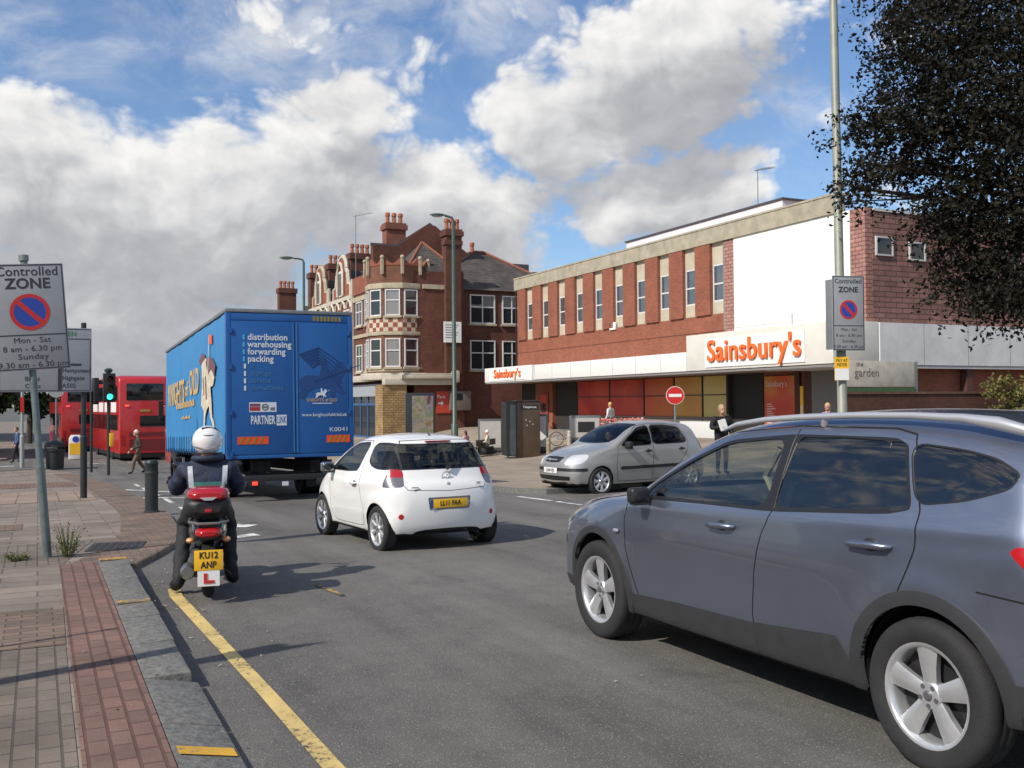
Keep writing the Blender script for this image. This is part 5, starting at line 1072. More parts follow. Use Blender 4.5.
B.cut('frame', side(a1, grow=.02), ['door']); B.cut('frame', side(a2, grow=.02), ['door']); B.cut('w1', side(a1)); B.cut('w2', side(a2))
B.cut('screen', lambda P, N_: np.maximum(np.maximum(np.abs(P[:, 1])-(.70-.34*(P[:, 2]-1.0)), polysdf(P[:, 0]-.30*P[:, 1]**2, P[:, 2], [(.98, .9), (1.02, 1.05), (1.80, 1.6), (1.80, 1.40), (1.3, 1.13), (1.1, .9)])), .3-N_[:, 2]), ['body'])
B.cut('rwin', lambda P, N_: np.maximum(np.maximum(np.abs(P[:, 1])-.58, np.abs(P[:, 2]-1.2)-.15), 3.4-P[:, 0]), ['body'])
B.cut('strip', side([(1.26, .50), (1.26, .565), (3.05, .585), (3.05, .52)]), ['door', 'body'])
B.cut('bstrip', lambda P, N_: np.maximum(np.abs(P[:, 2]-.525)-.03, np.maximum(P[:, 0]-.42, .18-np.abs(P[:, 1]))), ['body'])
B.cut('lowgrille', lambda P, N_: np.maximum(polysdf(np.abs(P[:, 1]), P[:, 2], [(-.1, .30), (.56, .31), (.60, .39), (-.1, .40)]), P[:, 0]-.5), ['body'])
B.cut('grille', lambda P, N_: np.maximum(polysdf(np.abs(P[:, 1]), P[:, 2], [(-.1, .66), (.27, .67), (.32, .77), (-.1, .78)]), P[:, 0]-.5), ['body'])
B.cut('headlamp', side(chaikin([(.0, .60), (.06, .74), (.30, .815), (.50, .83), (.44, .74), (.28, .64)], 3, .2), 0, .44), ['body'])
B.cut('taillamp', side(chaikin([(3.52, 1.0), (3.70, 1.2), (3.9, 1.0), (3.9, .72), (3.66, .76)], 2), 0, .5), ['body'])
B.cut('under', lambda P, N_: np.maximum(N_[:, 2]+.55, P[:, 2]-.4))
for x in WX: B.cut('hole', disc(x, .29, RA, .45))
B.emit('body', 'body', S_paint, t); B.emit('door', 'door', S_paint, t, ysp=True, xsp=2.15); B.emit('panel_gap', 'gap', M_dark, t, -.002); B.emit('window_frame', 'frame', M_black, t)
M_cg3 = glass('dim_car_glass', tint=(.22, .25, .24))
B.emit('door_window', 'w1', M_cg3, t, -.004, ysp=True); B.emit('door_window', 'w2', M_cg3, t, -.004, ysp=True); B.emit('windscreen', 'screen', M_cg2, t, -.003); B.emit('rear_window', 'rwin', M_cg3, t, -.003)
B.emit('rubbing_strip', 'strip', M_black, t, .012, .02, ysp=True); B.emit('bumper_strip', 'bstrip', M_black, t, .008, .02); B.emit('lower_grille', 'lowgrille', M_black, t, -.015); B.emit('grille', 'grille', M_black, t, -.012)
B.emit('headlight', 'headlamp', mat('bright_lamp', (.75, .76, .76), .08, .3, coat=1.), t, .004, .01, ysp=True); B.emit('tail_light', 'taillamp', M_lampred, t, .004, .01, ysp=True); B.emit('underbody', 'under', M_dark, t)
b = MB(); b.tube([(.005, -.24, .72), (-.02, 0, .725), (.005, .24, .72)], .012, 6); b.ball((-.02, 0, .725), (.012, .05, .03), 10, 6); b.build('grille_bar', M_alloy, t)
for x in WX:
    arch(t, x, .29, RA-.005, .79)
    for sg in (-1, 1): make_wheel(t, x, sg*.735, .288, .17, .195, (7, .030, .045, .12), sg)
for x0 in (1.92, 2.86): handle(t, x0, x0+.17, .86+.02*(x0 > 2), B.Wd, M_black, .008)
for sg in (-1, 1): mirror(t, 1.42, .80, 1.0, M_black, sg, .95)
seats(t, (1.65, 2.45), .35, .55, .64); b = MB(); b.box(1.1, 1.4, -.66, .66, .6, .95); b.build('dashboard', M_seat, t, bevel=.03)
b = MB(); b.tube([(1.62+.06*math.sin(a), .35+.17*math.cos(a), .95+.16*math.sin(a)) for a in np.linspace(0, 6.283, 20)], .014, 6, False); b.build('steering_wheel', M_black, t)
b = MB(); b.tube([(1.5, 0, 1.335), (1.55, 0, 1.32)], .01, 4); b.box(1.56, 1.57, -.11, .11, 1.24, 1.32); b.build('rear_view_mirror', M_black, t)
numberplate(t, (-.012, 0, .50), (0, -1, 0), (0, 0, 1), 'LD04 VJX', M_white, .50, .11)
# ============================================================ BLUE LORRY
M_curt = mat('blue_curtain', (.032, .22, .48), .5, var=.07, vs=2, bump=.12, bs=2.5)
M_bdoor = mat('blue_door_paint', (.010, .092, .31), .4, var=.10, vs=2, bump=.05, bs=3)
M_alu = mat('aluminium_trim', (.22, .235, .235), .5, .4, var=.15)
t = empty('lorry', GW(4.55, 19.6, 0), A, 'tall blue curtain-sided delivery lorry seen from behind, with white lettering on its rear doors', 'lorry')
t.rotation_euler = (R(-1.8), 0, A)
LH0, LH1 = .90, 3.79
b = MB(); b.box(-1.19, 1.19, .02, 10.0, LH0+.02, LH1-.06); b.build('cargo_box', mat('box_inner', (.02, .1, .25), .6), t)
def rippled(x, sg):
    vs = []; fs = []; ny, nz = 90, 30; rr = random.Random(2)
    for i in range(ny+1):
        y = .12+9.86*i/ny
        for j in range(nz+1):
            z = LH0+.06+(LH1-LH0-.16)*j/nz
            d = .010*math.sin(y*5.2+.6*math.sin(z*1.7))+.012*math.sin(y*1.3+z*.8)+.008*math.sin(z*2.1+y*.4)+(.014*math.sin(y*17) if z < LH0+.45 else 0)
            vs.append((x+sg*(.01+d*.8), y, z))
    for i in range(ny):
        for j in range(nz): a = i*(nz+1)+j; fs.append((a, a+1, a+nz+2, a+nz+1))
    return vs, fs
for sg in (-1, 1):
    vs, fs = rippled(1.235*sg, sg); cu_ = mesh_obj('side_curtain', vs, fs, M_curt, t, 60)
    b = MB()
    for i in range(15): y = 3.4+.46*i; b.box(min(1.255*sg, 1.27*sg), max(1.255*sg, 1.27*sg), y, y+.035, LH0-.02, LH0+.42); b.box(min(1.262*sg, 1.285*sg), max(1.262*sg, 1.285*sg), y-.015, y+.05, LH0+.02, LH0+.12)
    cs = b.build('curtain_straps', mat('dark_blue_strap', (.02, .09, .20), .6), t)
b = MB(); b.box(-1.27, 1.27, -.02, 10.05, LH1-.075, LH1); b.build('roof_rail', M_alu, t, bevel=.02)
b = MB(); b.box(-1.265, -1.17, -.01, .12, LH0, LH1-.08); b.box(1.17, 1.265, -.01, .12, LH0, LH1-.08); b.box(-1.17, 1.17, -.005, .10, LH1-.23, LH1-.08); b.box(-1.26, 1.26, -.01, .1, LH0-.05, LH0+.02); b.build('rear_frame', M_bdoor, t, bevel=.008)
for x0, x1 in ((-1.165, .075), (.085, 1.165)):
    b = MB(); b.box(x0, x1, -.015, .04, LH0+.03, LH1-.24); d_ = b.build('rear_door', M_bdoor, t, bevel=.006)
    b = MB(); xs = x1-.03 if x0 < 0 else x0+.03
    b.box(xs-.012, xs+.012, -.026, -.015, LH0+.05, LH1-.25); b.build('door_edge', mat('mid_blue', (.03, .15, .36), .4), d_)
for z in (.9, 1.7, 2.6, 3.3):
    for x in (-1.2, 1.15): b = MB(); b.box(x, x+.05, -.04, -.015, z, z+.10); b.build('hinge', M_bdoor, t)
WT = mat('white_vinyl', (.62, .66, .70), .5); WTd = mat('faded_vinyl', (.05, .19, .40), .5); CY = mat('cyan_vinyl', (.05, .42, .62), .5); GO = mat('gold_vinyl', (.55, .38, .16), .5, var=.15, vs=8); GOd = mat('dark_gold', (.22, .10, .03), .5)
GZ = .15   # board heights were taken from the road level under the lorry
yb = -.019
def tr(body, size, m, x, z, align='LEFT', wid=1., off=0., nm='lettering', shear=0., fit=None): return text(nm, body, size, m, t, (x, yb, z), (1, 0, 0), (0, 0, 1), ext=.002, align=align, wid=wid, off=off, shear=shear, fit=fit)
for i, wd in enumerate(('distribution', 'warehousing', 'forwarding', 'packing')):
    tr(wd, .175, WT, -.85, 3.23-.143*i, wid=.92, off=.004)
for i in range(4):
    b = MB(); b.box(-.945, -.905, yb-.002, yb, 3.18-.143*i, 3.275-.143*i); b.build('bullet', CY, t)
for i, wd in enumerate(('it', 'storage', 'service', 'consultants')): tr(wd, .14, WTd, -.80, 2.66-.143*i, wid=.95)
for i in range(4): b = MB(); b.box(-.925, -.885, yb-.002, yb, 2.61-.143*i, 2.705-.143*i); b.build('bullet', WT, t)
b = MB(); b.box(-.83, -.30, yb-.002, yb, 1.76, 1.95); lg = b.build('label', WT, t)
b = MB(); b.box(-.82, -.62, yb-.005, yb-.002, 1.785, 1.86); b.build('label_print', mat('dark_red_vinyl', (.35, .02, .03), .5), lg)
b = MB(); b.box(-.82, -.62, yb-.005, yb-.002, 1.87, 1.925); b.build('label_print', mat('plum_vinyl', (.22, .05, .10), .5), lg)
b = MB(); b.lathe([(.07, yb-.002), (.07, yb-.005), (.045, yb-.005), (.045, yb-.002)], 20, (-.52, 0, 1.855), 'y', cap=False); b.box(-.56, -.48, yb-.005, yb-.002, 1.835, 1.875); b.box(-.42, -.33, yb-.005, yb-.002, 1.79, 1.85); b.build('label_print', mat('grey_vinyl', (.15, .16, .18), .5), lg)
tr('PARTNER', .235, WT, -.80, 1.595, fit=.47, off=.006); b = MB(); b.box(-.30, -.10, yb-.002, yb, 1.49, 1.70); lk = b.build('label', WT, t); text('lettering', 'LINK', .20, M_bdoor, lk, (-.288, yb-.003, 1.595), (1, 0, 0), (0, 0, 1), fit=.175, off=.002, ext=.001)
# emblem: a mounted knight over the firm's name, large and dark behind, small and white in front
KN = [(-.5, 0), (-.42, .12), (-.45, .32), (-.30, .42), (-.05, .40), (.0, .62), (-.06, .70), (.02, .80), (.10, .72), (.07, .62), (.16, .50), (.24, .52), (.30, .70), (.40, .66), (.52, .50), (.44, .46), (.36, .34), (.32, .22), (.44, .10), (.40, .04), (.26, .12), (.24, .0), (.18, .0), (.16, .18), (-.12, .18), (-.28, .10), (-.36, -.04)]
def knight(m, cx, cz, sc, y, par, ax='rear', flip=1):
    b = MB(); P = [(cx+p[0]*sc*flip, cz+p[1]*sc) for p in KN]
    if ax == 'rear': b.prism(P, 'y', y-.003, y)
    else: b.prism(P, 'x', y-.003, y)
    Lp = [(cx-.15*sc, cz+.30*sc), (cx+.75*sc, cz+.62*sc)]
    if ax == 'rear': b.tube([(p[0], y, p[1]) for p in Lp], .012*sc, 4)
    return b.build('emblem', m, par)
knight(mat('deep_blue_vinyl', (.010, .055, .19), .5), .62, 2.05, 1.05, yb+.001, t)
b = MB()
for k_ in range(6): b.tube([(.15+.05*k_, yb, 2.9-.05*k_), (.55, yb, 3.05-.06*k_), (1.0, yb, 2.75-.10*k_)], .013, 4)
b.build('emblem', mat('deep_blue_vinyl', (.010, .055, .19)), t)
knight(WT, .60, 2.04, .24, yb-.003, t)
tr('KNIGHTS of OLD', .095, GO, .62, 1.985, 'CENTER', 1.0, .0, fit=.62); b = MB(); b.box(.42, .82, yb-.002, yb, 1.915, 1.93); b.build('label', WT, t)
tr('www.knightsofold.ltd.uk', .095, WT, .665, 1.69, 'CENTER', 1., .0, fit=.92)
tr('K0041', .125, WT, 1.16, 1.39, 'RIGHT', 1., -.001, fit=.36)
tr('ULTRA CARGO', .09, mat('dark_yellow_vinyl', (.25, .19, .02), .5), .72, LH1-.155, 'CENTER', .85, .003) if 0 else None
b = MB()
for i in range(8): b.box(.45+.075*i, .50+.075*i, -.009, -.004, LH1-.205, LH1-.11)
b.build('header_marks', mat('dark_yellow_vinyl', (.25, .19, .02), .5), t)
M_mkr = mat('marker_orange', (.75, .07, .015), .4); M_mky = mat('marker_yellow', (.35, .16, .02), .4)
for x0, x1 in ((-1.06, -.46), (.70, 1.18)):
    b = MB(); b.box(x0, x1, yb-.003, yb, 1.13, 1.28); mk = b.build('marker_board', M_mkr, t); b = MB(); n_ = 4
    for i in range(n_): xx = x0+.03+(x1-x0-.1)*i/n_; b.prism([(xx, 1.135), (xx+.05, 1.135), (xx+.11, 1.275), (xx+.06, 1.275)], 'y', yb-.006, yb-.003)
    b.build('stripes', M_mky, mk)
# side lettering reads towards the cab (right to left seen in the photo's left flank): letters run from the front to the rear
xs_ = -1.268
def ts(body, size, m, y, z, fit=1., off=0., sh=0.): return text('lettering', body, size, m, t, (xs_, y, z), (0, -1, 0), (0, 0, 1), ext=.004, fit=fit, off=off, shear=sh)
ts('KNIGHTS', .80, GO, 9.35, 2.42, 3.3, .02); ts('of', .5, GO, 5.85, 2.45, .55, .01); ts('OLD', .82, GO, 5.1, 2.55, 1.5, .02)
b = MB()
for y0, y1, z0, z1 in ((4.3, 7.9, 2.03, 2.19), (5.0, 6.9, 1.75, 1.83)):
    for k_ in range(int((y1-y0)/.28)): b.box(xs_-.003, xs_, y0+.28*k_, y0+.28*k_+.19, z0, z1-.03*(k_ % 2))
b.build('small_lettering', GO, t)
# cream knight and horse rearing on the side, lance with red pennant
IV = mat('ivory_vinyl', (.62, .55, .42), .5, var=.35, vs=9); PB = mat('dark_plum_vinyl', (.16, .07, .09), .5)  # ivory and dark plum are the print colours of the emblem
def sp(poly, m, dx=0.):
    b = MB(); b.prism([(p[0], p[1]) for p in poly], 'x', xs_-.004-dx, xs_-dx); return b.build('emblem', m, t)
sp([(3.2, 2.0), (3.05, 2.5), (3.1, 2.9), (2.75, 3.05), (2.35, 2.95), (2.2, 2.6), (1.75, 2.75), (1.35, 2.5), (1.55, 2.35), (1.9, 2.35), (1.75, 2.0), (1.7, 1.7), (1.45, 1.62), (1.35, 1.42), (1.55, 1.5), (1.95, 1.72), (2.1, 1.95), (2.35, 1.9), (2.6, 1.75), (2.75, 1.45), (2.9, 1.48), (2.8, 1.85)], IV)
sp([(2.5, 2.9), (2.3, 3.0), (1.65, 2.95), (1.2, 2.75), (1.35, 2.55), (1.75, 2.7), (2.2, 2.62)], PB, .001)
sp([(3.3, 2.9), (3.5, 3.0), (3.05, 3.15), (2.6, 3.08), (2.6, 2.98)], PB, .001)
sp([(2.05, 3.45), (1.98, 3.45), (2.3, 2.2), (2.37, 2.2)], IV, .002)
sp([(2.02, 3.28), (1.6, 3.22), (1.6, 3.42), (1.98, 3.47)], M_mkr, .003)
sp([(2.6, 2.6), (2.45, 2.62), (2.35, 2.1), (2.5, 2.1)], PB, .005); sp([(2.9, 2.55), (2.8, 2.6), (2.7, 2.2), (2.8, 2.2)], GOd, .005)
# running gear
b = MB()
for sg in (-1, 1): b.box(sg*.45-.05, sg*.45+.05, .1, 10, .55, .78)
b.box(-1.15, 1.15, .15, .27, .46, .58); b.box(-.75, -.65, .15, .3, .55, .8); b.box(.65, .75, .15, .3, .55, .8); b.build('chassis', M_dark, t)
b = MB(); b.box(-1.12, 1.12, .10, .22, .40, .52); b.build('rear_bumper', M_black, t, bevel=.01)
for sg in (-1, 1):
    b = MB(); b.box(sg*.78-.26, sg*.78+.26, .05, .14, .30, .43); lb = b.build('lamp_housing', M_black, t, bevel=.01)
    b = MB(); b.box(sg*.72-.05, sg*.72+.05, .03, .048, .33, .40); b.build('tail_light', mat('lit_tail_lamp', (.6, .03, .02), .3, emit=(1, .05, .02), es=1.6 if sg < 0 else .5) if sg < 0 else M_lampred, lb); b = MB(); b.box(sg*.95-.06, sg*.95+.06, .03, .048, .33, .40); b.build('indicator', M_lampclear, lb)
b = MB(); b.box(-.18, -.06, .06, .08, .30, .38); b.build('sticker', WT, t)
numberplate(t, (.30, .09, .46), (1, 0, 0), (0, 0, 1), 'KN05 OLD', M_yellow, .5, .11) if 0 else None
b = MB(); b.box(.62, 1.15, .02, .08, .60, .66); b.build('tail_lift_step', M_alu, t)
for yy in (2.3, 8.9):
    for sg in (-1, 1):
        b = MB(); b.lathe([(.26, -.28), (.47, -.28), (.49, -.22), (.49, .22), (.47, .28), (.26, .28)], 32, ax='y', cap=False); w_ = b.build('wheel', M_rubber, t, sharp=40); w_.rotation_euler.z = R(90); w_.location = (sg*.95, yy, .485)
        b = MB(); b.lathe([(.28, .2), (.20, .06), (.12, .1), (.01, .1)], 20, ax='y', cap=False); b.lathe([(.28, -.2), (.20, -.06), (.12, -.1), (.01, -.1)], 20, ax='y', cap=False); b.build('rim', mat('painted_rim', (.35, .35, .35), .5), w_)
    for sg in (-1, 1):
        b = MB(); b.box(sg*.95-.28, sg*.95+.28, yy-.75, yy-.72, .18, .75); b.build('mud_flap', M_black, t)
b = MB(); b.box(-1.2, -1.1, 3.6, 7.6, .30, .40); b.box(-1.2, -1.1, 3.6, 7.6, .52, .62); b.box(-1.15, -1.1, 3.8, 3.9, .3, .78); b.box(-1.15, -1.1, 7.3, 7.4, .3, .78); b.box(1.1, 1.2, 3.6, 7.6, .30, .40); b.build('side_guard', M_alu, t)
b = MB(); b.box(-1.05, 1.1, 10.3, 12.2, .55, 2.7); b.prism([(10.3, 2.7), (12.1, 2.7), (11.9, 3.0), (10.3, 3.4)], 'x', -1.0, 1.05); b.build('cab', mat('red_cab', (.42, .03, .02), .35, coat=.5), t, bevel=.06)
b = MB(); b.box(-1.065, -1.05, 11.0, 11.9, 1.7, 2.4); b.box(1.1, 1.115, 11.0, 11.9, 1.7, 2.4); b.build('cab_window', M_glassdark, t)
b = MB(); b.box(-1.28, -1.14, 11.7, 11.78, 1.9, 2.4); b.tube([(-1.05, 11.7, 2.3), (-1.2, 11.72, 2.3)], .025, 6); b.build('cab_mirror', M_black, t)
# ============================================================ BUSES
M_bus = mat('bus_red', (.46, .018, .018), .3, coat=.6, var=.05, vs=2)
def bus(q, s, head, lab, band=True):
    T = empty('double_decker_bus', GW(q, s, 0), head, lab, 'bus', 'red double decker buses in the queue')
    b = MB(); P = [(.0, .35), (.0, 3.9), (.12, 4.2), (.5, 4.36), (10.2, 4.36), (10.5, 4.2), (10.6, 3.6), (10.6, .35)]; b.prism(P, 'x', 0, 2.5); b.build('body', M_bus, T, bevel=.10, seg=3)
    def part(nm, m, *bx, bev=0.):
        b = MB()
        for x in bx: b.box(*x)
        return b.build(nm, m, T, bevel=bev)
    part('rear_window', M_glassdark, (.35, 2.15, -.02, -.004, 3.10, 3.95), bev=.005)
    part('rear_window', M_glassdark, (1.0, 2.3, -.02, -.004, 1.75, 2.30))
    part('engine_grille', mat('dark_red_grille', (.16, .012, .012), .5), (.5, 2.2, -.02, -.004, .55, 1.1), (.5, 2.2, -.02, -.004, 1.25, 1.45))
    for x in (.28, 2.15): part('high_light', mat('lit_tail_lamp2', (.8, .05, .03), .3, emit=(1, .1, .04), es=1.2), (x, x+.2, -.03, -.004, 2.78, 2.86))
    for x in (.08, 2.30):
        for z in (.85, 1.02, 1.2): part('tail_light', M_lampred, (x, x+.12, -.025, -.004, z, z+.11))
    part('number_plate', mat('plate_dim_yellow', (.35, .25, .04), .5), (1.0, 1.5, -.02, -.004, 2.50, 2.62))
    part('skirt', M_dark, (.05, 2.45, .02, 10.5, .15, .36))
    for z0, z1 in ((3.1, 3.85), (1.55, 2.35)):
        for k in range(6): part('side_window', M_glassdark, (-.02, -.004, .5+1.6*k, 1.95+1.6*k, z0, z1))
    if band:
        for k in range(4): part('advert_panel', M_white, (-.02, -.004, .9+2.3*k, 2.6+2.3*k, 2.48, 3.0))
    for y in (2.6, 8.2):
        for x in (.15, 2.35):
            b = MB(); b.lathe([(.25, -.14), (.47, -.14), (.49, 0), (.47, .14), (.25, .14), (.05, .1)], 24, ax='x'); w_ = b.build('wheel', M_rubber, T); w_.location = (x, y, .48)
    return T
bus(3.72, 53.9, A+R(4.5), 'red double decker bus nearest the lorry, seen from behind with white adverts along its side')
bus(1.3, 66.5, A+R(3), 'second red double decker bus further off, behind the traffic light and signs', False)
# ============================================================ SCOOTER
t = empty('scooter', GW(1.37, 9.15, 0), A-R(8), 'black scooter with red topped luggage box, yellow number plate and L plate, under the rider', 'scooter')
for y in (.05, 1.28):
    b = MB(); b.lathe([(.13, -.045), (.20, -.055), (.235, -.045), (.25, -.02), (.252, 0), (.25, .02), (.235, .045), (.20, .055), (.13, .045)], 32, ax='x', cap=False); w_ = b.build('wheel', M_rubber, t, sharp=60); w_.location = (0, y, .25)
    b = MB(); b.lathe([(.14, -.03), (.12, .0), (.14, .03)], 20, ax='x'); b.build('rim', mat('grey_rim', (.16, .16, .17), .4, .6), w_)
def loft(name, secs, m, par, n=20, pw=2.6, sharp=60):
    """secs: (y, centre z, half width, half height)"""
    vs = []; fs = []
    for (y, zc, hw, hh) in secs:
        for j in range(n):
            a = 2*math.pi*j/n; c, s_ = math.cos(a), math.sin(a); vs.append((hw*math.copysign(abs(c)**(2/pw), c), y, zc+hh*math.copysign(abs(s_)**(2/pw), s_)))
    k = len(secs)
    for i in range(k-1): fs += [(i*n+j, i*n+(j+1) % n, (i+1)*n+(j+1) % n, (i+1)*n+j) for j in range(n)]
    fs += [tuple(range(n)), tuple((k-1)*n+j for j in range(n))]
    o = mesh_obj(name, vs, fs, m, par, sharp); fix_normals(o); return o
M_sblk = mat('scooter_black', (.014, .014, .016), .25, coat=.8)
loft('rear_cowl', [(-.34, .60, .07, .05), (-.30, .60, .115, .075), (-.18, .60, .145, .10), (.05, .585, .165, .13), (.35, .55, .175, .16), (.6, .50, .17, .16), (.72, .45, .13, .12)], M_sblk, t)
loft('seat', [(-.12, .73, .08, .03), (-.05, .735, .13, .05), (.3, .74, .15, .055), (.55, .73, .13, .055), (.66, .71, .07, .03)], M_black, t)
loft('foot_board', [(.6, .33, .15, .05), (.8, .30, .17, .05), (1.0, .33, .17, .05)], M_black, t)
loft('leg_shield', [(.95, .62, .17, .30), (1.03, .66, .22, .34), (1.12, .68, .18, .33), (1.2, .70, .10, .22)], M_sblk, t)
loft('front_mudguard', [(1.05, .42, .06, .05), (1.28, .50, .07, .05), (1.45, .42, .05, .05)], M_sblk, t)
b = MB(); b.tube([(0, 1.08, .9), (0, 1.0, 1.02)], .04, 8); b.tube([(-.36, .90, 1.0), (-.15, 1.0, 1.04), (.15, 1.0, 1.04), (.36, .90, 1.0)], .016, 8); b.build('handlebar', M_black, t)
for sg in (-1, 1):
    b = MB(); b.tube([(sg*.20, .98, 1.04), (sg*.25, .98, 1.10)], .008, 6); b.ball((sg*.28, .97, 1.12), (.055, .015, .035), 12, 8); b.build('mirror', M_sblk, t)
# luggage box: black tub, red lid
loft('luggage_box', [(-.36, .825, .10, .045), (-.34, .825, .165, .07), (-.24, .83, .195, .08), (-.02, .83, .195, .08), (.04, .83, .16, .065)], M_black, t, pw=3.4)
lid = loft('box_lid', [(-.37, .925, .11, .025), (-.345, .93, .155, .045), (-.24, .935, .178, .062), (-.02, .935, .172, .062), (.03, .93, .15, .04)], mat('red_lid', (.40, .012, .018), .18, coat=.9), t, pw=3.)
b = MB(); b.prism([(-.07, .915), (.07, .915), (.035, .89), (-.035, .89)], 'y', -.385, -.368); b.build('badge', M_alloy, lid)
b = MB(); b.box(-.03, .03, -.372, -.35, .785, .815); b.build('lock', M_lampred, t, bevel=.005)
b = MB(); b.tube([(-.15, .0, .70), (-.16, -.30, .70), (-.08, -.36, .69), (.08, -.36, .69), (.16, -.30, .70), (.15, 0, .70)], .012, 8); b.build('grab_rail', mat('silver_rail2', (.3, .3, .3), .3, .7), t)
loft('tail_light', [(-.395, .605, .055, .018), (-.38, .605, .085, .034), (-.33, .61, .11, .045), (-.27, .615, .11, .045)], M_lampred, t)
for sg in (-1, 1):
    b = MB(); b.ball((sg*.15, -.30, .545), (.035, .045, .025), 12, 8); b.build('indicator', mat('amber_lens', (.7, .32, .12), .2, coat=.5), t)
b = MB(); b.prism([(-.22, .52), (-.40, .46), (-.40, .18), (-.36, .16), (-.10, .40)], 'x', -.05, .05); b.build('mudguard', M_black, t, bevel=.01)
numberplate(t, (0, -.415, .385), (1, 0, 0), (0, 0, 1), 'KU12\nANP', mat('scooter_plate_yellow', (.85, .47, .02), .45), .235, .172, size=.078)
b = MB(); b.box(-.09, .09, -.412, -.404, .165, .298); lp = b.build('learner_plate', M_white, t)
b = MB(); b.box(-.04, -.012, -.418, -.412, .19, .275); b.box(-.012, .045, -.418, -.412, .19, .215); b.build('learner_letter', M_redpaint, lp)
b = MB(); b.tube([(-.17, -.30, .27), (-.17, -.26, .27), (-.16, .10, .24), (-.13, .4, .22)], [.05, .065, .065, .02], 16); b.build('exhaust', mat('exhaust_steel', (.30, .29, .28), .35, .8), t)
b = MB(); b.box(-.15, -.05, -.05, .45, .18, .38); b.build('engine_case', mat('engine_grey', (.12, .12, .12), .5, .5), t, bevel=.04)
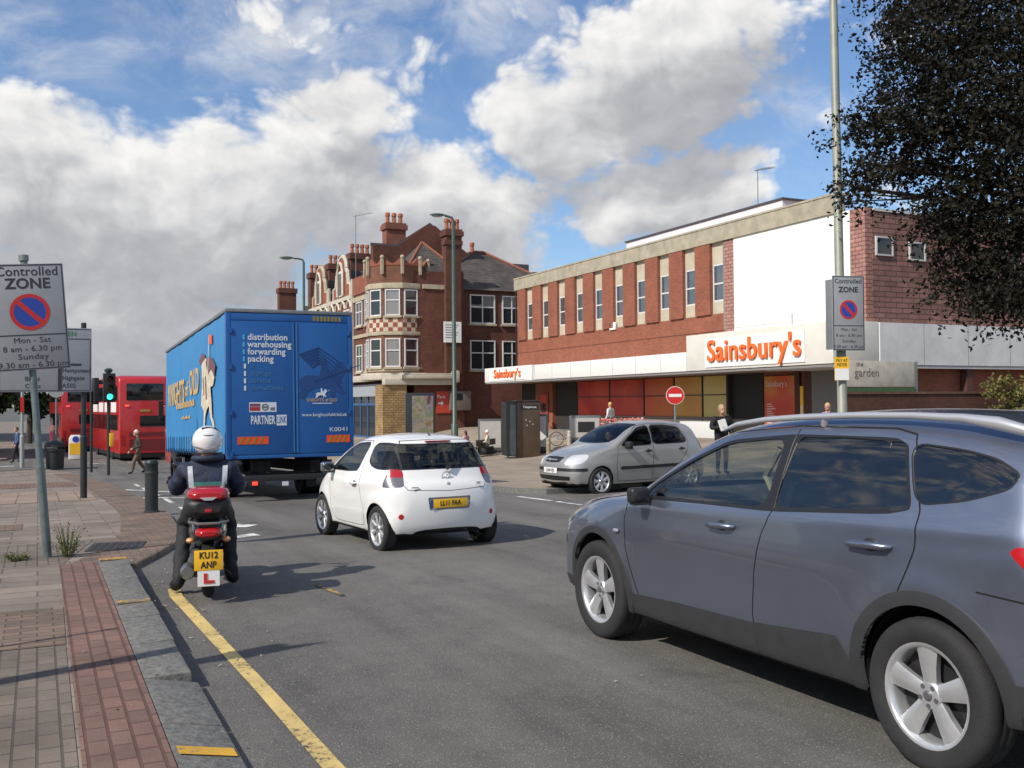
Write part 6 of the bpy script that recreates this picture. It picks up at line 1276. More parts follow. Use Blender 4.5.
# ============================================================ PEOPLE
def skin_person(name, loc, rz, lab, J, rad, colors, hair=None, grp=None, scale=1., head_dir=(0, 1, 0), face=True, level=2, crumple=0.):
    """J: joints in body space (x right, y forward, z up). colours: dict of material per body zone"""
    T = empty('person', loc, rz, lab, 'person', grp)
    E_ = [('pelvis', 'waist'), ('waist', 'chest'), ('chest', 'neck'), ('neck', 'headb'), ('chest', 'shL'), ('shL', 'elL'), ('elL', 'wrL'), ('chest', 'shR'), ('shR', 'elR'), ('elR', 'wrR'),
          ('pelvis', 'hipL'), ('hipL', 'knL'), ('knL', 'anL'), ('anL', 'toL'), ('pelvis', 'hipR'), ('hipR', 'knR'), ('knR', 'anR'), ('anR', 'toR')]
    names = ['pelvis']+[e[1] for e in E_]; ix = {n: i for i, n in enumerate(names)}
    me = bpy.data.meshes.new('sk'); me.from_pydata([Vector(J[n])*scale for n in names], [(ix[a], ix[b]) for a, b in E_], []); ob = bpy.data.objects.new('sk', me); COL.objects.link(ob)
    md = ob.modifiers.new('s', 'SKIN'); md.use_smooth_shade = True; md.branch_smoothing = .6
    base = dict(pelvis=.135, waist=.125, chest=.155, neck=.06, headb=.055, sh=.075, el=.05, wr=.035, hip=.10, kn=.065, an=.048, to=.042); base.update(rad)
    for n in names:
        r = base.get(n, base.get(n[:2], base.get(n[:3], .05))); v = me.skin_vertices[0].data[ix[n]]
        rx = ry = r*scale
        if n in ('chest', 'waist', 'pelvis'): rx, ry = r*scale*1.12, r*scale*.78
        v.radius = (rx, ry) if n not in ('chest', 'waist', 'pelvis') else (rx, ry)
        v.use_root = n == 'pelvis'
    s2 = ob.modifiers.new('u', 'SUBSURF'); s2.levels = level
    dg = bpy.context.evaluated_depsgraph_get(); dg.update(); m2 = bpy.data.meshes.new_from_object(ob.evaluated_get(dg)); bpy.data.objects.remove(ob)
    V_ = [v.co.copy() for v in m2.vertices]; F_ = [tuple(p.vertices) for p in m2.polygons]
    # head: cranium, jaw, nose, ears; hands: palm with five bent fingers
    b = MB(); b.v = V_; b.f = F_; n0 = len(F_)
    hc = Vector(J['head'])*scale; hd = Vector(head_dir).normalized(); sd = hd.cross(Vector((0, 0, 1))).normalized(); up = sd.cross(hd)
    def at(x, y, z): return hc+(sd*x+hd*y+up*z)*scale
    def blob(c, r, nu=16, nv=12):
        t_ = MB(); t_.ball((0, 0, 0), r, nu, nv); b.add([at(c[0]+p.x, c[1]+p.y, c[2]+p.z) for p in t_.v], t_.f)
    blob((0, 0, .02), (.076, .094, .105)); blob((0, .028, -.055), (.058, .068, .068)); blob((0, .105, -.012), (.012, .018, .022), 8, 6); blob((-.078, -.005, -.01), (.01, .018, .03), 8, 6); blob((.078, -.005, -.01), (.01, .018, .03), 8, 6)
    hands0 = len(b.f)
    for s_, sg in (('L', -1), ('R', 1)):
        w_ = Vector(J['wr'+s_])*scale; e = Vector(J['el'+s_])*scale; d = (w_-e).normalized(); hh = Vector(J['hand'+s_]) if 'hand'+s_ in J else None
        if hh: d = hh.normalized()
        sdv = d.cross(Vector((0, 0, 1)) if abs(d.z) < .8 else Vector((0, 1, 0))).normalized(); nn = sdv.cross(d)
        b.tube([w_, w_+d*.045*scale, w_+d*.09*scale], [.026*scale, .038*scale, .034*scale], 8)
        for k, (off, ln) in enumerate(((-.027, .068), (-.009, .078), (.009, .074), (.026, .058))):
            p0 = w_+d*.075*scale+sdv*off*scale; p1 = p0+(d*.6-nn*.25)*ln*.6*scale; p2 = p1+(d*.25-nn*.6)*ln*.5*scale; b.tube([p0, p1, p2], [.0095*scale, .009*scale, .007*scale], 6)
        p0 = w_+d*.03*scale-sdv*.03*scale; b.tube([p0, p0+(d*.5-sdv*.6)*.05*scale, p0+(d*.9-sdv*.5-nn*.3)*.075*scale], [.013*scale, .011*scale, .009*scale], 6)
    me2 = bpy.data.meshes.new('body'); me2.from_pydata([tuple(p) for p in b.v], [], b.f); mats = [colors['top'], colors['legs'], colors['shoes'], colors['skin'], colors.get('hands', colors['skin'])]
    for m in mats: me2.materials.append(m)
    bn = {'legs': [('hipL', 'knL'), ('knL', 'anL'), ('hipR', 'knR'), ('knR', 'anR'), ('pelvis', 'pelvis')], 'shoes': [('anL', 'toL'), ('anR', 'toR')], 'top': [('waist', 'chest'), ('shL', 'elL'), ('elL', 'wrL'), ('shR', 'elR'), ('elR', 'wrR'), ('chest', 'chest')], 'skin': [('neck', 'headb')]}
    if colors.get('bare'): bn['skin'] += [('elL', 'wrL'), ('elR', 'wrR')]; bn['top'] = [x for x in bn['top'] if x[0] not in ('elL', 'elR')]
    order = ['top', 'legs', 'shoes', 'skin']
    def dist(p, a, c):
        a, c = Vector(J[a])*scale, Vector(J[c])*scale; e = c-a; l = e.length_squared; t_ = 0 if l < 1e-9 else max(0, min(1, (p-a).dot(e)/l)); return (p-a-e*t_).length
    for i, p in enumerate(me2.polygons):
        if i >= hands0: p.material_index = 4; continue
        if i >= n0: p.material_index = 3; continue
        c = p.center; best = min((dist(c, *bb)-({'top': .03, 'skin': -.02}.get(k, 0)), k) for k in order for bb in bn[k]); p.material_index = order.index(best[1])
    if crumple:
        from mathutils import noise as nn
        done = set()
        for p in me2.polygons:
            if p.material_index in (0, 1):
                for vi in p.vertices:
                    if vi in done: continue
                    done.add(vi); v = me2.vertices[vi]; c = v.co; v.co = c+v.normal*crumple*(nn.noise(Vector((c.x*11, c.y*11, c.z*17)))+.6*nn.noise(c*26)+.5*math.sin(c.z*46+4*nn.noise(c*7)))
    me2.polygons.foreach_set('use_smooth', [True]*len(me2.polygons)); bo = bpy.data.objects.new('body', me2); COL.objects.link(bo); bo.parent = T
    def child(nm, m, fn):
        c = MB(); fn(c); o = mesh_obj(nm, [at(*p) for p in c.v], c.f, m, T, 60); return o
    if face:
        child('eyes', M_dark, lambda c: (c.ball((-.03, .088, .012), (.012, .008, .006), 8, 6), c.ball((.03, .088, .012), (.012, .008, .006), 8, 6)))
        child('mouth', mat('lips', (.28, .09, .07), .6), lambda c: c.ball((0, .092, -.062), (.022, .008, .006), 8, 6))
    if hair:
        m, sty = hair
        def hf(c):
            c.ball((0, -.015, .038), (.084, .096, .098), 16, 10)
            if sty == 'long': c.ball((0, -.06, -.05), (.075, .05, .13), 14, 10)
            if sty == 'tail': c.ball((0, -.10, .0), (.03, .04, .09), 10, 8)
        o = child('hair', m, hf)
    return T, bo
def stand(step=0., armL=(.0, .05), armR=(.0, .05), lean=0., bendL=None, bendR=None, h=1.):
    """a standing or walking pose; step in metres, arms: (sideways, forward swing of the wrist)"""
    z = lambda v: v*h
    return dict(pelvis=(0, 0, z(.93)), waist=(0, .01+lean*.3, z(1.08)), chest=(0, lean*.7, z(1.32)), neck=(0, lean, z(1.47)), headb=(0, lean*1.15+.01, z(1.53)), head=(0, lean*1.25+.03, z(1.60)),
        shL=(-.185, lean*.85, z(1.40)), shR=(.185, lean*.85, z(1.40)), elL=(-.245-armL[0]*.5, lean*.6-.03+armL[1]*.3, z(1.12)), elR=(.245+armR[0]*.5, lean*.6-.03+armR[1]*.3, z(1.12)),
        wrL=(-.25-armL[0], lean*.5+armL[1]+.06, z(.88)) if not bendL else bendL, wrR=(.25+armR[0], lean*.5+armR[1]+.06, z(.88)) if not bendR else bendR,
        hipL=(-.10, 0, z(.90)), hipR=(.10, 0, z(.90)), knL=(-.11, step*.55+.04, z(.49)), knR=(.11, -step*.25+.05, z(.49)), anL=(-.11, step*.9, .085), anR=(.11, -step*.9, .10+abs(step)*.15), toL=(-.12, step*.9+.15, .045), toR=(.12, -step*.9+.14, .045))
SKIN = mat('skin', (.50, .27, .19), .55, var=.06, vs=12); NAVY = mat('navy_jacket', (.014, .022, .048), .7, var=.25, vs=9, bump=1., bs=9); DKT = mat('dark_trousers', (.018, .020, .024), .8, var=.25, vs=9, bump=1., bs=8)
BLK = mat('black_cloth', (.014, .014, .015), .85, var=.2, vs=10); GREYH = mat('grey_hair', (.45, .43, .40), .7, var=.2, vs=40); WHH = mat('white_hair', (.66, .64, .60), .7, var=.15, vs=40); BLND = mat('blonde_hair', (.60, .42, .12), .6, var=.2, vs=40); BRH = mat('brown_hair', (.07, .04, .025), .6, var=.2, vs=40)
OLV = mat('olive_coat', (.05, .05, .04), .85, var=.15); TAN = mat('tan_trousers', (.13, .09, .065), .85, var=.15); CRM = mat('cream_top', (.62, .57, .46), .8, var=.1); WHT = mat('white_top', (.72, .72, .70), .8, var=.06); PNK = mat('pink_top', (.62, .30, .36), .8, var=.1); JN = mat('blue_jeans', (.05, .08, .14), .85, var=.2); PUR = mat('purple_top', (.07, .04, .14), .8)
# rider astride the scooter (space: x right, y forward, origin under the rear wheel)
J = dict(pelvis=(0, .30, .80), waist=(0, .26, .93), chest=(0, .30, 1.10), neck=(0, .36, 1.20), headb=(0, .38, 1.25), head=(0, .40, 1.33), shL=(-.20, .32, 1.13), shR=(.20, .32, 1.13), elL=(-.275, .44, .92), elR=(.275, .44, .92), wrL=(-.30, .74, .99), wrR=(.30, .74, .99), handL=(0, 1, -.1), handR=(0, 1, -.1),
    hipL=(-.11, .30, .77), hipR=(.11, .30, .77), knL=(-.20, .56, .60), knR=(.19, .62, .60), anL=(-.255, .20, .11), anR=(.21, .42, .12), toL=(-.29, .34, .055), toR=(.24, .56, .055))
T, RB = skin_person('rider', GW(1.37, 9.15, 0), A-R(8), 'motor scooter rider in dark navy jacket with reflective stripes and white helmet, astride the scooter', J, dict(pelvis=.17, waist=.175, chest=.185, shL=.10, shR=.10, elL=.082, elR=.082, wrL=.055, wrR=.055, hipL=.115, hipR=.115, knL=.08, knR=.08, anL=.062, anR=.062, toL=.06, toR=.06, neck=.085, headb=.07),
    dict(top=NAVY, legs=DKT, shoes=BLK, skin=SKIN, hands=BLK), None, level=3, crumple=.009)
hm = loft('helmet', [(0, 0, .001, .001)]*2, M_white, T) if 0 else None
b = MB(); pr_ = []
b.ball((0, .385, 1.372), (.138, .160, .142), 28, 20)
b.v = [Vector((p.x*(1-.10*max(0, 1.36-p.z)/.1), p.y-.02*max(0, 1.34-p.z)/.1, max(p.z, 1.245))) for p in b.v]
hm = b.build('helmet', mat('white_helmet', (.74, .74, .73), .25, coat=.8, var=.04, vs=6), T, sharp=60)
b = MB(); b.tube([(.139*math.cos(a_), .385+.161*math.sin(a_), 1.30+.035*abs(math.cos(a_))) for a_ in np.linspace(-2.8, -.35, 18)], .004, 5); b.tube([(.10*math.cos(a_)*1.0, .385+.150*math.sin(a_), 1.43) for a_ in np.linspace(-2.3, -.9, 10)], .005, 5); b.build('helmet_trim', mat('grey_pivot', (.35, .35, .36), .4), hm)
b = MB(); b.tube([(-.129+.0*k, .385, 1.30) if 0 else (.131*math.cos(a_), .385+.152*math.sin(a_), 1.262) for k, a_ in enumerate(np.linspace(-3.1, .0, 18))], .008, 6); b.build('helmet_rim', M_black, hm)
b = MB(); b.ball((.122, .40, 1.36), (.018, .04, .04), 12, 8); b.ball((-.122, .40, 1.36), (.018, .04, .04), 12, 8); b.build('visor_pivot', mat('grey_pivot', (.35, .35, .36), .4), hm)
b = MB(); b.tube([(-.05, .30, 1.488), (.0, .31, 1.497), (.07, .33, 1.485), (.105, .36, 1.45)], .010, 6); b.build('helmet_vent', M_black, hm)
b = MB(); b.ball((0, .47, 1.36), (.118, .075, .055), 16, 10); b.build('visor', glass('visor_glass', solid=(.02, .02, .025), transp=.1), hm)
b = MB(); b.tube([(.12*math.cos(a_), .33+.105*math.sin(a_), 1.215) for a_ in np.linspace(0, 2*math.pi, 20)], [.03]*20, 8, False); b.build('collar', NAVY, T, sharp=60)
# reflective strips laid on the jacket
bvh = BVHTree.FromPolygons([v.co for v in RB.data.vertices], [tuple(p.vertices) for p in RB.data.polygons])
def strip(name, pts, m, w_=.028, off=.006):
    vs = []; fs = []
    for i, (x, z) in enumerate(pts):
        d = Vector((pts[min(i+1, len(pts)-1)][0]-pts[max(i-1, 0)][0], 0, pts[min(i+1, len(pts)-1)][1]-pts[max(i-1, 0)][1])).normalized(); n_ = Vector((-d.z, 0, d.x))
        for k in (-1, -.33, .33, 1):
            p = Vector((x, -.6, z))+n_*w_*k; h_ = bvh.ray_cast(p, Vector((0, 1, 0))); y = h_[0].y if h_[0] else .3; vs.append((p.x, y-off, p.z))
    for i in range(len(pts)-1):
        for k in range(3): a = i*4+k; fs.append((a, a+1, a+5, a+4))
    return mesh_obj(name, vs, fs, m, T, 60)
REF = mat('reflective_tape', (.50, .53, .54), .35, .2, var=.1, vs=20)
def lin(a, c, n=12): return [(a[0]+(c[0]-a[0])*i/n, a[1]+(c[1]-a[1])*i/n) for i in range(n+1)]
strip('reflective_stripe', lin((-.155, 1.15), (-.135, .86)), REF, .022); strip('reflective_stripe', lin((.155, 1.15), (.135, .86)), REF, .022)
strip('back_logo', lin((-.12, .985), (.12, .985)), mat('teal_band', (.03, .16, .14), .6, var=.2, vs=30), .022)
strip('waist_band', lin((-.16, .80), (.16, .80)), REF, .022)
# the others
J = stand(.30, (.0, -.12), (.0, .2), .06); J['wrL'] = (-.20, .25, 1.0)
skin_person('p', GW(3.56, 41.2, .0), A+R(96), 'white haired pedestrian in a dark coat and brown trousers crossing the road towards the left', J, dict(chest=.18, waist=.17, pelvis=.17, knL=.085, knR=.085), dict(top=OLV, legs=TAN, shoes=BLK, skin=SKIN), (WHH, 'short'))
J = stand(0, (0, .1), (0, .1), .02, bendR=(.18, .30, 1.18))
J['elR'] = (.28, .02, 1.14)
man = W(6.0*0+14.9, 21.0, .10-.15)
skin_person('p', GW(15.15, 19.75, .10), A+R(172), 'man in a black coat with short fair hair, holding white papers on the pavement', J, dict(chest=.225, waist=.20, pelvis=.18, shL=.10, shR=.10, elL=.07, elR=.07), dict(top=BLK, legs=BLK, shoes=BLK, skin=SKIN), (mat('fair_hair', (.36, .26, .16), .7), 'short'))
pv_ = GW(15.15, 19.75, .10)
fwd = Vector((-math.sin(A+R(172)), math.cos(A+R(172)), 0)); rgt = Vector((math.cos(A+R(172)), math.sin(A+R(172)), 0))
b = MB(); b.box(-.09, .09, -.004, .004, -.12, .14); b.box(-.075, .10, -.012, -.006, -.10, .15); po = b.build('papers', mat('paper', (.78, .78, .76), .7)); put(po, pv_+rgt*.16+fwd*.40+Vector((0, 0, 1.22)), A+R(160), 'folded white papers held in front of the man in the black coat', 'papers'); po.rotation_euler.y = .3
skin_person('p', GW(25.2, 41.5, .10), A+R(20), 'woman in a white top standing by the poster windows beyond the silver car', stand(.12), {}, dict(top=WHT, legs=JN, shoes=BLK, skin=SKIN), (BLND, 'short'))
skin_person('p', GW(22.5, 23.9, .10), A+R(120), 'blonde person in a purple top at the left end of the brick wall', stand(.2), {}, dict(top=PUR, legs=JN, shoes=BLK, skin=SKIN), (BLND, 'long'))
skin_person('p', GW(20.9, 58.3, .10), A+R(60), 'person in dark clothes standing outside the blue shopfront', stand(.1), dict(chest=.19), dict(top=BLK, legs=JN, shoes=BLK, skin=SKIN), (BRH, 'short'))
skin_person('p', GW(26.6, 52.4, .10), A+R(-10), 'shopper in black using the cash machine beside the brick pier', stand(0, bendR=(.2, .35, 1.15)), {}, dict(top=BLK, legs=DKT, shoes=BLK, skin=SKIN), (BRH, 'short'))
skin_person('p', GW(-.9, 53.5, .10), A+R(100), 'person in a blue jacket walking far off behind the galvanised post', stand(.2), dict(chest=.19), dict(top=mat('blue_jacket', (.05, .10, .22), .8), legs=BLK, shoes=BLK, skin=SKIN), (BRH, 'short'))
def sit(h=.0): return dict(pelvis=(0, 0, .55), waist=(0, -.03, .68), chest=(0, -.02, .90), neck=(0, .02, 1.05), headb=(0, .03, 1.10), head=(0, .05, 1.17), shL=(-.18, 0, .99), shR=(.18, 0, .99), elL=(-.24, .05, .74), elR=(.24, .05, .74), wrL=(-.12, .28, .68), wrR=(.12, .28, .68), hipL=(-.1, .02, .53), hipR=(.1, .02, .53), knL=(-.13, .45, .53), knR=(.13, .45, .53), anL=(-.13, .42, .10), anR=(.13, .50, .10), toL=(-.14, .56, .045), toR=(.14, .64, .045))
skin_person('p', GW(19.75, 44.0, .10), A+R(55), 'seated person in cream top and pale cap on the bench', sit(), {}, dict(top=CRM, legs=OLV, shoes=BLK, skin=SKIN), (WHT, 'short'))
skin_person('p', GW(19.2, 45.4, .10), A+R(30), 'seated person in a pink top at the far left end of the bench', sit(), {}, dict(top=PNK, legs=BLK, shoes=BLK, skin=SKIN), (BRH, 'long'))
cc_ = lc+dv*1.78-pv*.32; skin_person('p', (cc_.x, cc_.y, -.20), math.atan2(-dv.y, -dv.x)-R(90), 'driver in a red top behind the windscreen of the silver hatchback', sit(), {}, dict(top=mat('red_top', (.45, .06, .05), .8), legs=BLK, shoes=BLK, skin=SKIN), (BRH, 'short'))
# ============================================================ STREET FURNITURE
def zone_sign(T, w_, h_, o, lean=0.):
    """controlled parking zone plate, front towards -y, centred on x, bottom at z = o[2]"""
    x0, y0, z0 = o; b = MB(); b.box(x0-w_/2, x0+w_/2, y0-.006, y0+.006, z0, z0+h_); pl = b.build('sign_plate', M_signface, T, bevel=.004)
    f = y0-.0065; b = MB()
    for bx in ((x0-w_/2+.008, x0+w_/2-.008, z0+.008, z0+.020), (x0-w_/2+.008, x0+w_/2-.008, z0+h_-.020, z0+h_-.008), (x0-w_/2+.008, x0+w_/2-.008, z0+h_*.325, z0+h_*.335)): b.box(bx[0], bx[1], f-.002, f, bx[2], bx[3])
    for xx in (x0-w_/2+.008, x0+w_/2-.020):
        b.box(xx, xx+.012, f-.002, f, z0+.02, z0+h_*.325); b.box(xx, xx+.012, f-.002, f, z0+h_*.335, z0+h_-.02)
    b.build('border', M_ink, pl)
    cx, cz, r = x0, z0+h_*.545, w_*.275
    b = MB(); b.lathe([(r, f), (r, f-.002), (r*.80, f-.002), (r*.80, f)], 40, (cx, 0, cz), 'y', cap=False); c_, s_ = math.cos(R(45)), math.sin(R(45))
    b.add([(cx-r*.82*c_-.02*s_*1.3, f-.003, cz+r*.82*s_-.02*c_*1.3), (cx-r*.82*c_+.026*s_, f-.003, cz+r*.82*s_+.026*c_), (cx+r*.82*c_+.026*s_, f-.003, cz-r*.82*s_+.026*c_), (cx+r*.82*c_-.026*s_, f-.003, cz-r*.82*s_-.026*c_)], [(0, 1, 2, 3)])
    b.build('red_ring', M_redpaint, pl); b = MB(); b.lathe([(r*.82, f), (r*.82, f-.0015), (.001, f-.0015)], 40, (cx, 0, cz), 'y', cap=False); b.build('blue_disc', M_bluepaint, pl)
    def tx(s, sz, z, wd=1., off=.001, fit=None): text('sign_text', s, sz, M_ink, pl, (x0, f-.001, z), (1, 0, 0), (0, 0, 1), ext=.0008, align='CENTER', wid=wd, off=off, fit=fit)
    k = w_/.78
    tx('Controlled', .15*k, z0+h_*.925, .9, .001, w_*.84); tx('ZONE', .17*k, z0+h_*.81, 1.05, .004, w_*.62)
    for s, z, fw_ in (('Mon - Sat', .275, .50), ('8 am - 6.30 pm', .195, .80), ('Sunday', .12, .42), ('9.30 am - 6.30 pm', .045, .95)): tx(s, .092*k, z0+h_*z+.005, .93, 0., w_*fw_)
    return pl
t = empty('zone_sign_post', GW(.10, 12.16, .06), A, 'leaning grey post with a large controlled zone parking sign, nearest post on the left', 'sign')
t.rotation_euler = (0, R(-4.2), A)
b = MB(); b.tube([(0, 0, -.1), (0, 0, 1.0)], .046, 14); b.tube([(0, 0, 1.0), (0, 0, 1.05), (0, 0, 3.30)], [.046, .038, .038], 14); b.build('post', mat('grey_green_post', (.15, .19, .19), .45, .3, var=.2, vs=9), t)
b = MB(); b.lathe([(.052, 3.29), (.052, 3.35), (.02, 3.36)], 14, (0, 0, 0)); b.build('post_cap', M_galv, t)
zone_sign(t, .73, 1.17, (.02, -.055, 2.08))
b = MB(); b.box(-.30, .36, -.048, -.040, 2.3, 2.34); b.box(-.30, .36, -.048, -.040, 2.95, 2.99); b.build('clamp', M_galv, t)
# weeds round the foot
def tuft(loc, n, h, r, m, lab, cat='weed', wd=.012, name='weed', up=1.):
    b = MB(); rr = random.Random(n)
    for i in range(n):
        a = rr.uniform(0, 6.28); d = rr.uniform(.3, 1)*r; hh = h*rr.uniform(.4, 1); p0 = Vector((math.cos(a)*d*.3, math.sin(a)*d*.3, 0)); p1 = Vector((math.cos(a)*d, math.sin(a)*d, hh)); b.tube([p0, p0.lerp(p1, .5)+Vector((0, 0, hh*.15)), p1], [.003, .0025, .001], 4, False)
        for k in range(7):
            q_ = p0.lerp(p1, rr.uniform(.25, 1)); u = Vector((rr.gauss(0, 1), rr.gauss(0, 1), rr.gauss(0, .5))).normalized()*wd*rr.uniform(1, 2.4); v = u.cross(Vector((rr.gauss(0, 1), rr.gauss(0, 1), 1))).normalized()*wd*.8; b.add([q_, q_+u*.5+v, q_+u*1.3, q_+u*.5-v], [(0, 1, 2, 3)])
    return put(b.build(name, m, fix=False), loc, 0, lab, cat)
M_weed = leafmat('weed_leaf', (.07, .10, .03), (.22, .22, .09))
tuft(GW(.30, 12.10, .05), 46, .40, .20, M_weed, 'straggly green weed growing at the foot of the leaning zone sign post')
tuft(GW(-.20, 12.05, .05), 40, .10, .16, M_weed, 'low tuft of grass in the paving joint left of the leaning post', 'weed')
# shadow-casting neighbour: a second sign post just out of the frame on the left
t = empty('sign_post', GW(-2.0, 5.94, P1), A, 'plain sign post with a rectangular plate, left of the picture', 'sign')
b = MB(); b.tube([(0, 0, -.1), (0, 0, 3.0)], .075, 10); b.tube([(-.5, 1.0, -.1), (-.5, 1.0, 3.3)], .03, 8) if 0 else None; b.build('post', M_galv, t); b = MB(); b.box(-.30, .30, -.06, -.045, 2.5, 3.05); b.build('sign_plate', M_signback, t)
t = empty('sign_post', GW(-2.45, 6.75, P1), A, 'thin bare post standing left of the picture', 'post')
b = MB(); b.tube([(0, 0, -.1), (0, 0, 2.6)], .022, 10); b.build('post', M_galv, t)
# direction sign on two posts
g0 = GW(.88, 22.9, .06)
t = empty('direction_sign', g0, A, 'wide grey direction sign on two dark posts, half hidden behind the leaning zone sign', 'sign')
b = MB(); b.tube([(0, 0, -.1), (0, 0, 3.72)], .055, 12); b.tube([(0, 0, 0), (0, 0, 1.3), (0, 0, 1.32)], [.07, .07, .055], 12); b.build('post', M_postblack, t)
b = MB(); b.tube([(-1.25, 0, 2.2), (-1.25, 0, 3.45)], .05, 12); b.build('bracket_post', M_postblack, t)
b = MB(); b.box(-1.62, .15, -.085, -.07, 2.25, 3.60); pl = b.build('sign_plate', M_signface, t, bevel=.006); f = -.086
b = MB()
for bx in ((-1.60, .13, 2.27, 2.285), (-1.60, .13, 3.565, 3.58), (-1.60, .13, 3.36, 3.378)): b.box(bx[0], bx[1], f-.002, f, bx[2], bx[3])
b.box(.115, .13, f-.002, f, 2.285, 3.36); b.box(-1.6, -1.585, f-.002, f, 2.285, 3.36); b.build('border', M_ink, pl)
b = MB(); b.box(-.50, -.425, f-.002, f, 2.285, 2.95); b.box(-.42, -.05, f-.002, f, 2.80, 2.85); b.prism([(-.40, 2.75), (-.55, 2.88), (-.46, 3.1), (-.30, 2.95)], 'y', f-.003, f-.001); b.build('route_bar', M_ink, pl)
def td(s, sz, x, z, m=M_ink, al='LEFT'): text('sign_text', s, sz, m, pl, (x, f-.001, z), (1, 0, 0), (0, 0, 1), ext=.001, wid=.95, off=.002, align=al)
td('GOLDERS GREEN', .14, -.14, 3.47, mat('sign_green', (.02, .16, .06), .5), 'RIGHT')
td('Hampstead', .125, -.42, 2.70); td('Highgate', .125, -.42, 2.54); td('A502', .125, -.42, 2.38)
td('Brent', .125, -1.12, 2.52); td('Cross', .125, -1.12, 2.37)
# traffic lights
def lights(loc, rz, lab, lit=True, turned=False, sc=1.):
    t = empty('traffic_light', loc, rz, lab, 'traffic light', 'traffic lights at the crossing')
    b = MB(); b.tube([(0, 0, -.1), (0, 0, 3.3)], .058, 12); b.build('post', M_postblack, t)
    b = MB(); b.box(-.22, .22, -.26, -.06, 2.75, 3.85); hd = b.build('signal_head', M_black, t, bevel=.03)
    for i, z in enumerate((3.62, 3.28, 2.95)):
        m = [mat('red_lens', (.08, .01, .01), .3), mat('amber_lens_off', (.09, .05, .01), .3), mat('green_lens', (.02, .6, .35), .3, emit=(.05, 1., .62), es=2.2)][i] if lit else mat('dead_lens', (.03, .03, .03), .3)
        b = MB(); b.lathe([(.11, -.262), (.11, -.275), (.05, -.295), (.005, -.30)], 20, (0, 0, z), 'y', cap=False); b.build('lens', m, hd)
        b = MB(); ar = [(.125*math.cos(a), -.26, z+.125*math.sin(a)) for a in np.linspace(-.3, math.pi+.3, 14)]; b.add(ar+[(p[0], -.44, p[2]+.0) for p in ar], [(k_, k_+1, k_+15, k_+14) for k_ in range(13)]); b.build('hood', M_black, hd)
    return t
tl = lights(GW(2.45, 41.0, .06), A+R(6), 'traffic light showing green, on a black post left of the red bus')
b = MB(); b.lathe([(.05, 3.85), (.13, 3.9), (.16, 3.98), (.08, 4.05)], 14, (0, 0, 0)); b.build('sensor_cap', M_polegreen, tl)
t2 = lights(GW(2.0, 44.5, .06), A+R(100), 'dark traffic light pole facing sideways with a yellow push button box', False)
b = MB(); b.box(.02, .16, -.16, -.02, 1.05, 1.55); b.build('push_button', M_yellow, tl, bevel=.01)
# bollards
def bollard(loc, lab, h, r, m, grp=None, cap=True):
    t = empty('bollard', loc, 0, lab, 'bollard', grp); b = MB(); b.lathe([(r*1.0, -.05), (r, h*.72), (r*1.06, h*.73), (r*1.06, h*.77), (r, h*.78), (r, h*.90), (r*1.05, h*.91), (r*1.05, h*.95), (r*.85, h*.99), (r*.3, h)], 20); b.build('shaft', m, t, sharp=35)
    b = MB(); b.lathe([(r*1.25, -.02), (r*1.25, .02), (r, .04)], 20); b.build('collar', m, t); return t
bollard(GW(1.72, 17.6, .055), 'stout dark green bollard on the kerb edge behind the scooter rider', .88, .105, M_postblack)
M_bol = mat('weathered_concrete_post', (.33, .27, .18), .85, var=.25, vs=10, bump=.2)
bollard(GW(19.25, 36.7, .10), 'weathered buff bollard between the phone kiosk and the silver hatchback', .95, .09, M_bol, 'bollards outside the supermarket')
bollard(GW(21.9, 39.7, .10), 'paler bollard just above the bonnet of the silver hatchback', .95, .09, mat('pale_concrete_post', (.45, .42, .36), .85, var=.2), 'bollards outside the supermarket')
# keep-left lit bollard on the island
t = empty('traffic_bollard', GW(1.8, 57.1, .02), A, 'white and yellow traffic island bollard in front of the second bus', 'traffic bollard')
b = MB(); b.prism([(-.34, 0), (.34, 0), (.32, 1.1), (.22, 1.28), (-.22, 1.28), (-.32, 1.1)], 'y', -.14, .14); b.build('shell', mat('bollard_white', (.75, .74, .70), .5), t, bevel=.05)
b = MB(); b.box(-.30, .30, -.15, -.142, .25, .85); yp = b.build('yellow_panel', M_yellow, t); b = MB(); b.lathe([(.16, -.150), (.16, -.156), (.001, -.156)], 20, (0, 0, 1.05), 'y', cap=False); b.build('blue_disc', M_bluepaint, t)
# litter bin
t = empty('litter_bin', GW(.69, 48.1, .05), A, 'round black litter bin with a domed hood near the left kerb', 'litter bin')
b = MB(); b.lathe([(.33, 0), (.36, .1), (.38, .75), (.43, .78), (.43, .84)], 24); b.build('tub', M_postblack, t); b = MB(); b.lathe([(.44, .95), (.44, 1.02), (.36, 1.16), (.12, 1.24), (.02, 1.25)], 24); b.tube([(.38, 0, .8), (.38, 0, 1.0)], .03, 5); b.tube([(-.38, 0, .8), (-.38, 0, 1.0)], .03, 5); b.build('hood', M_black, t)
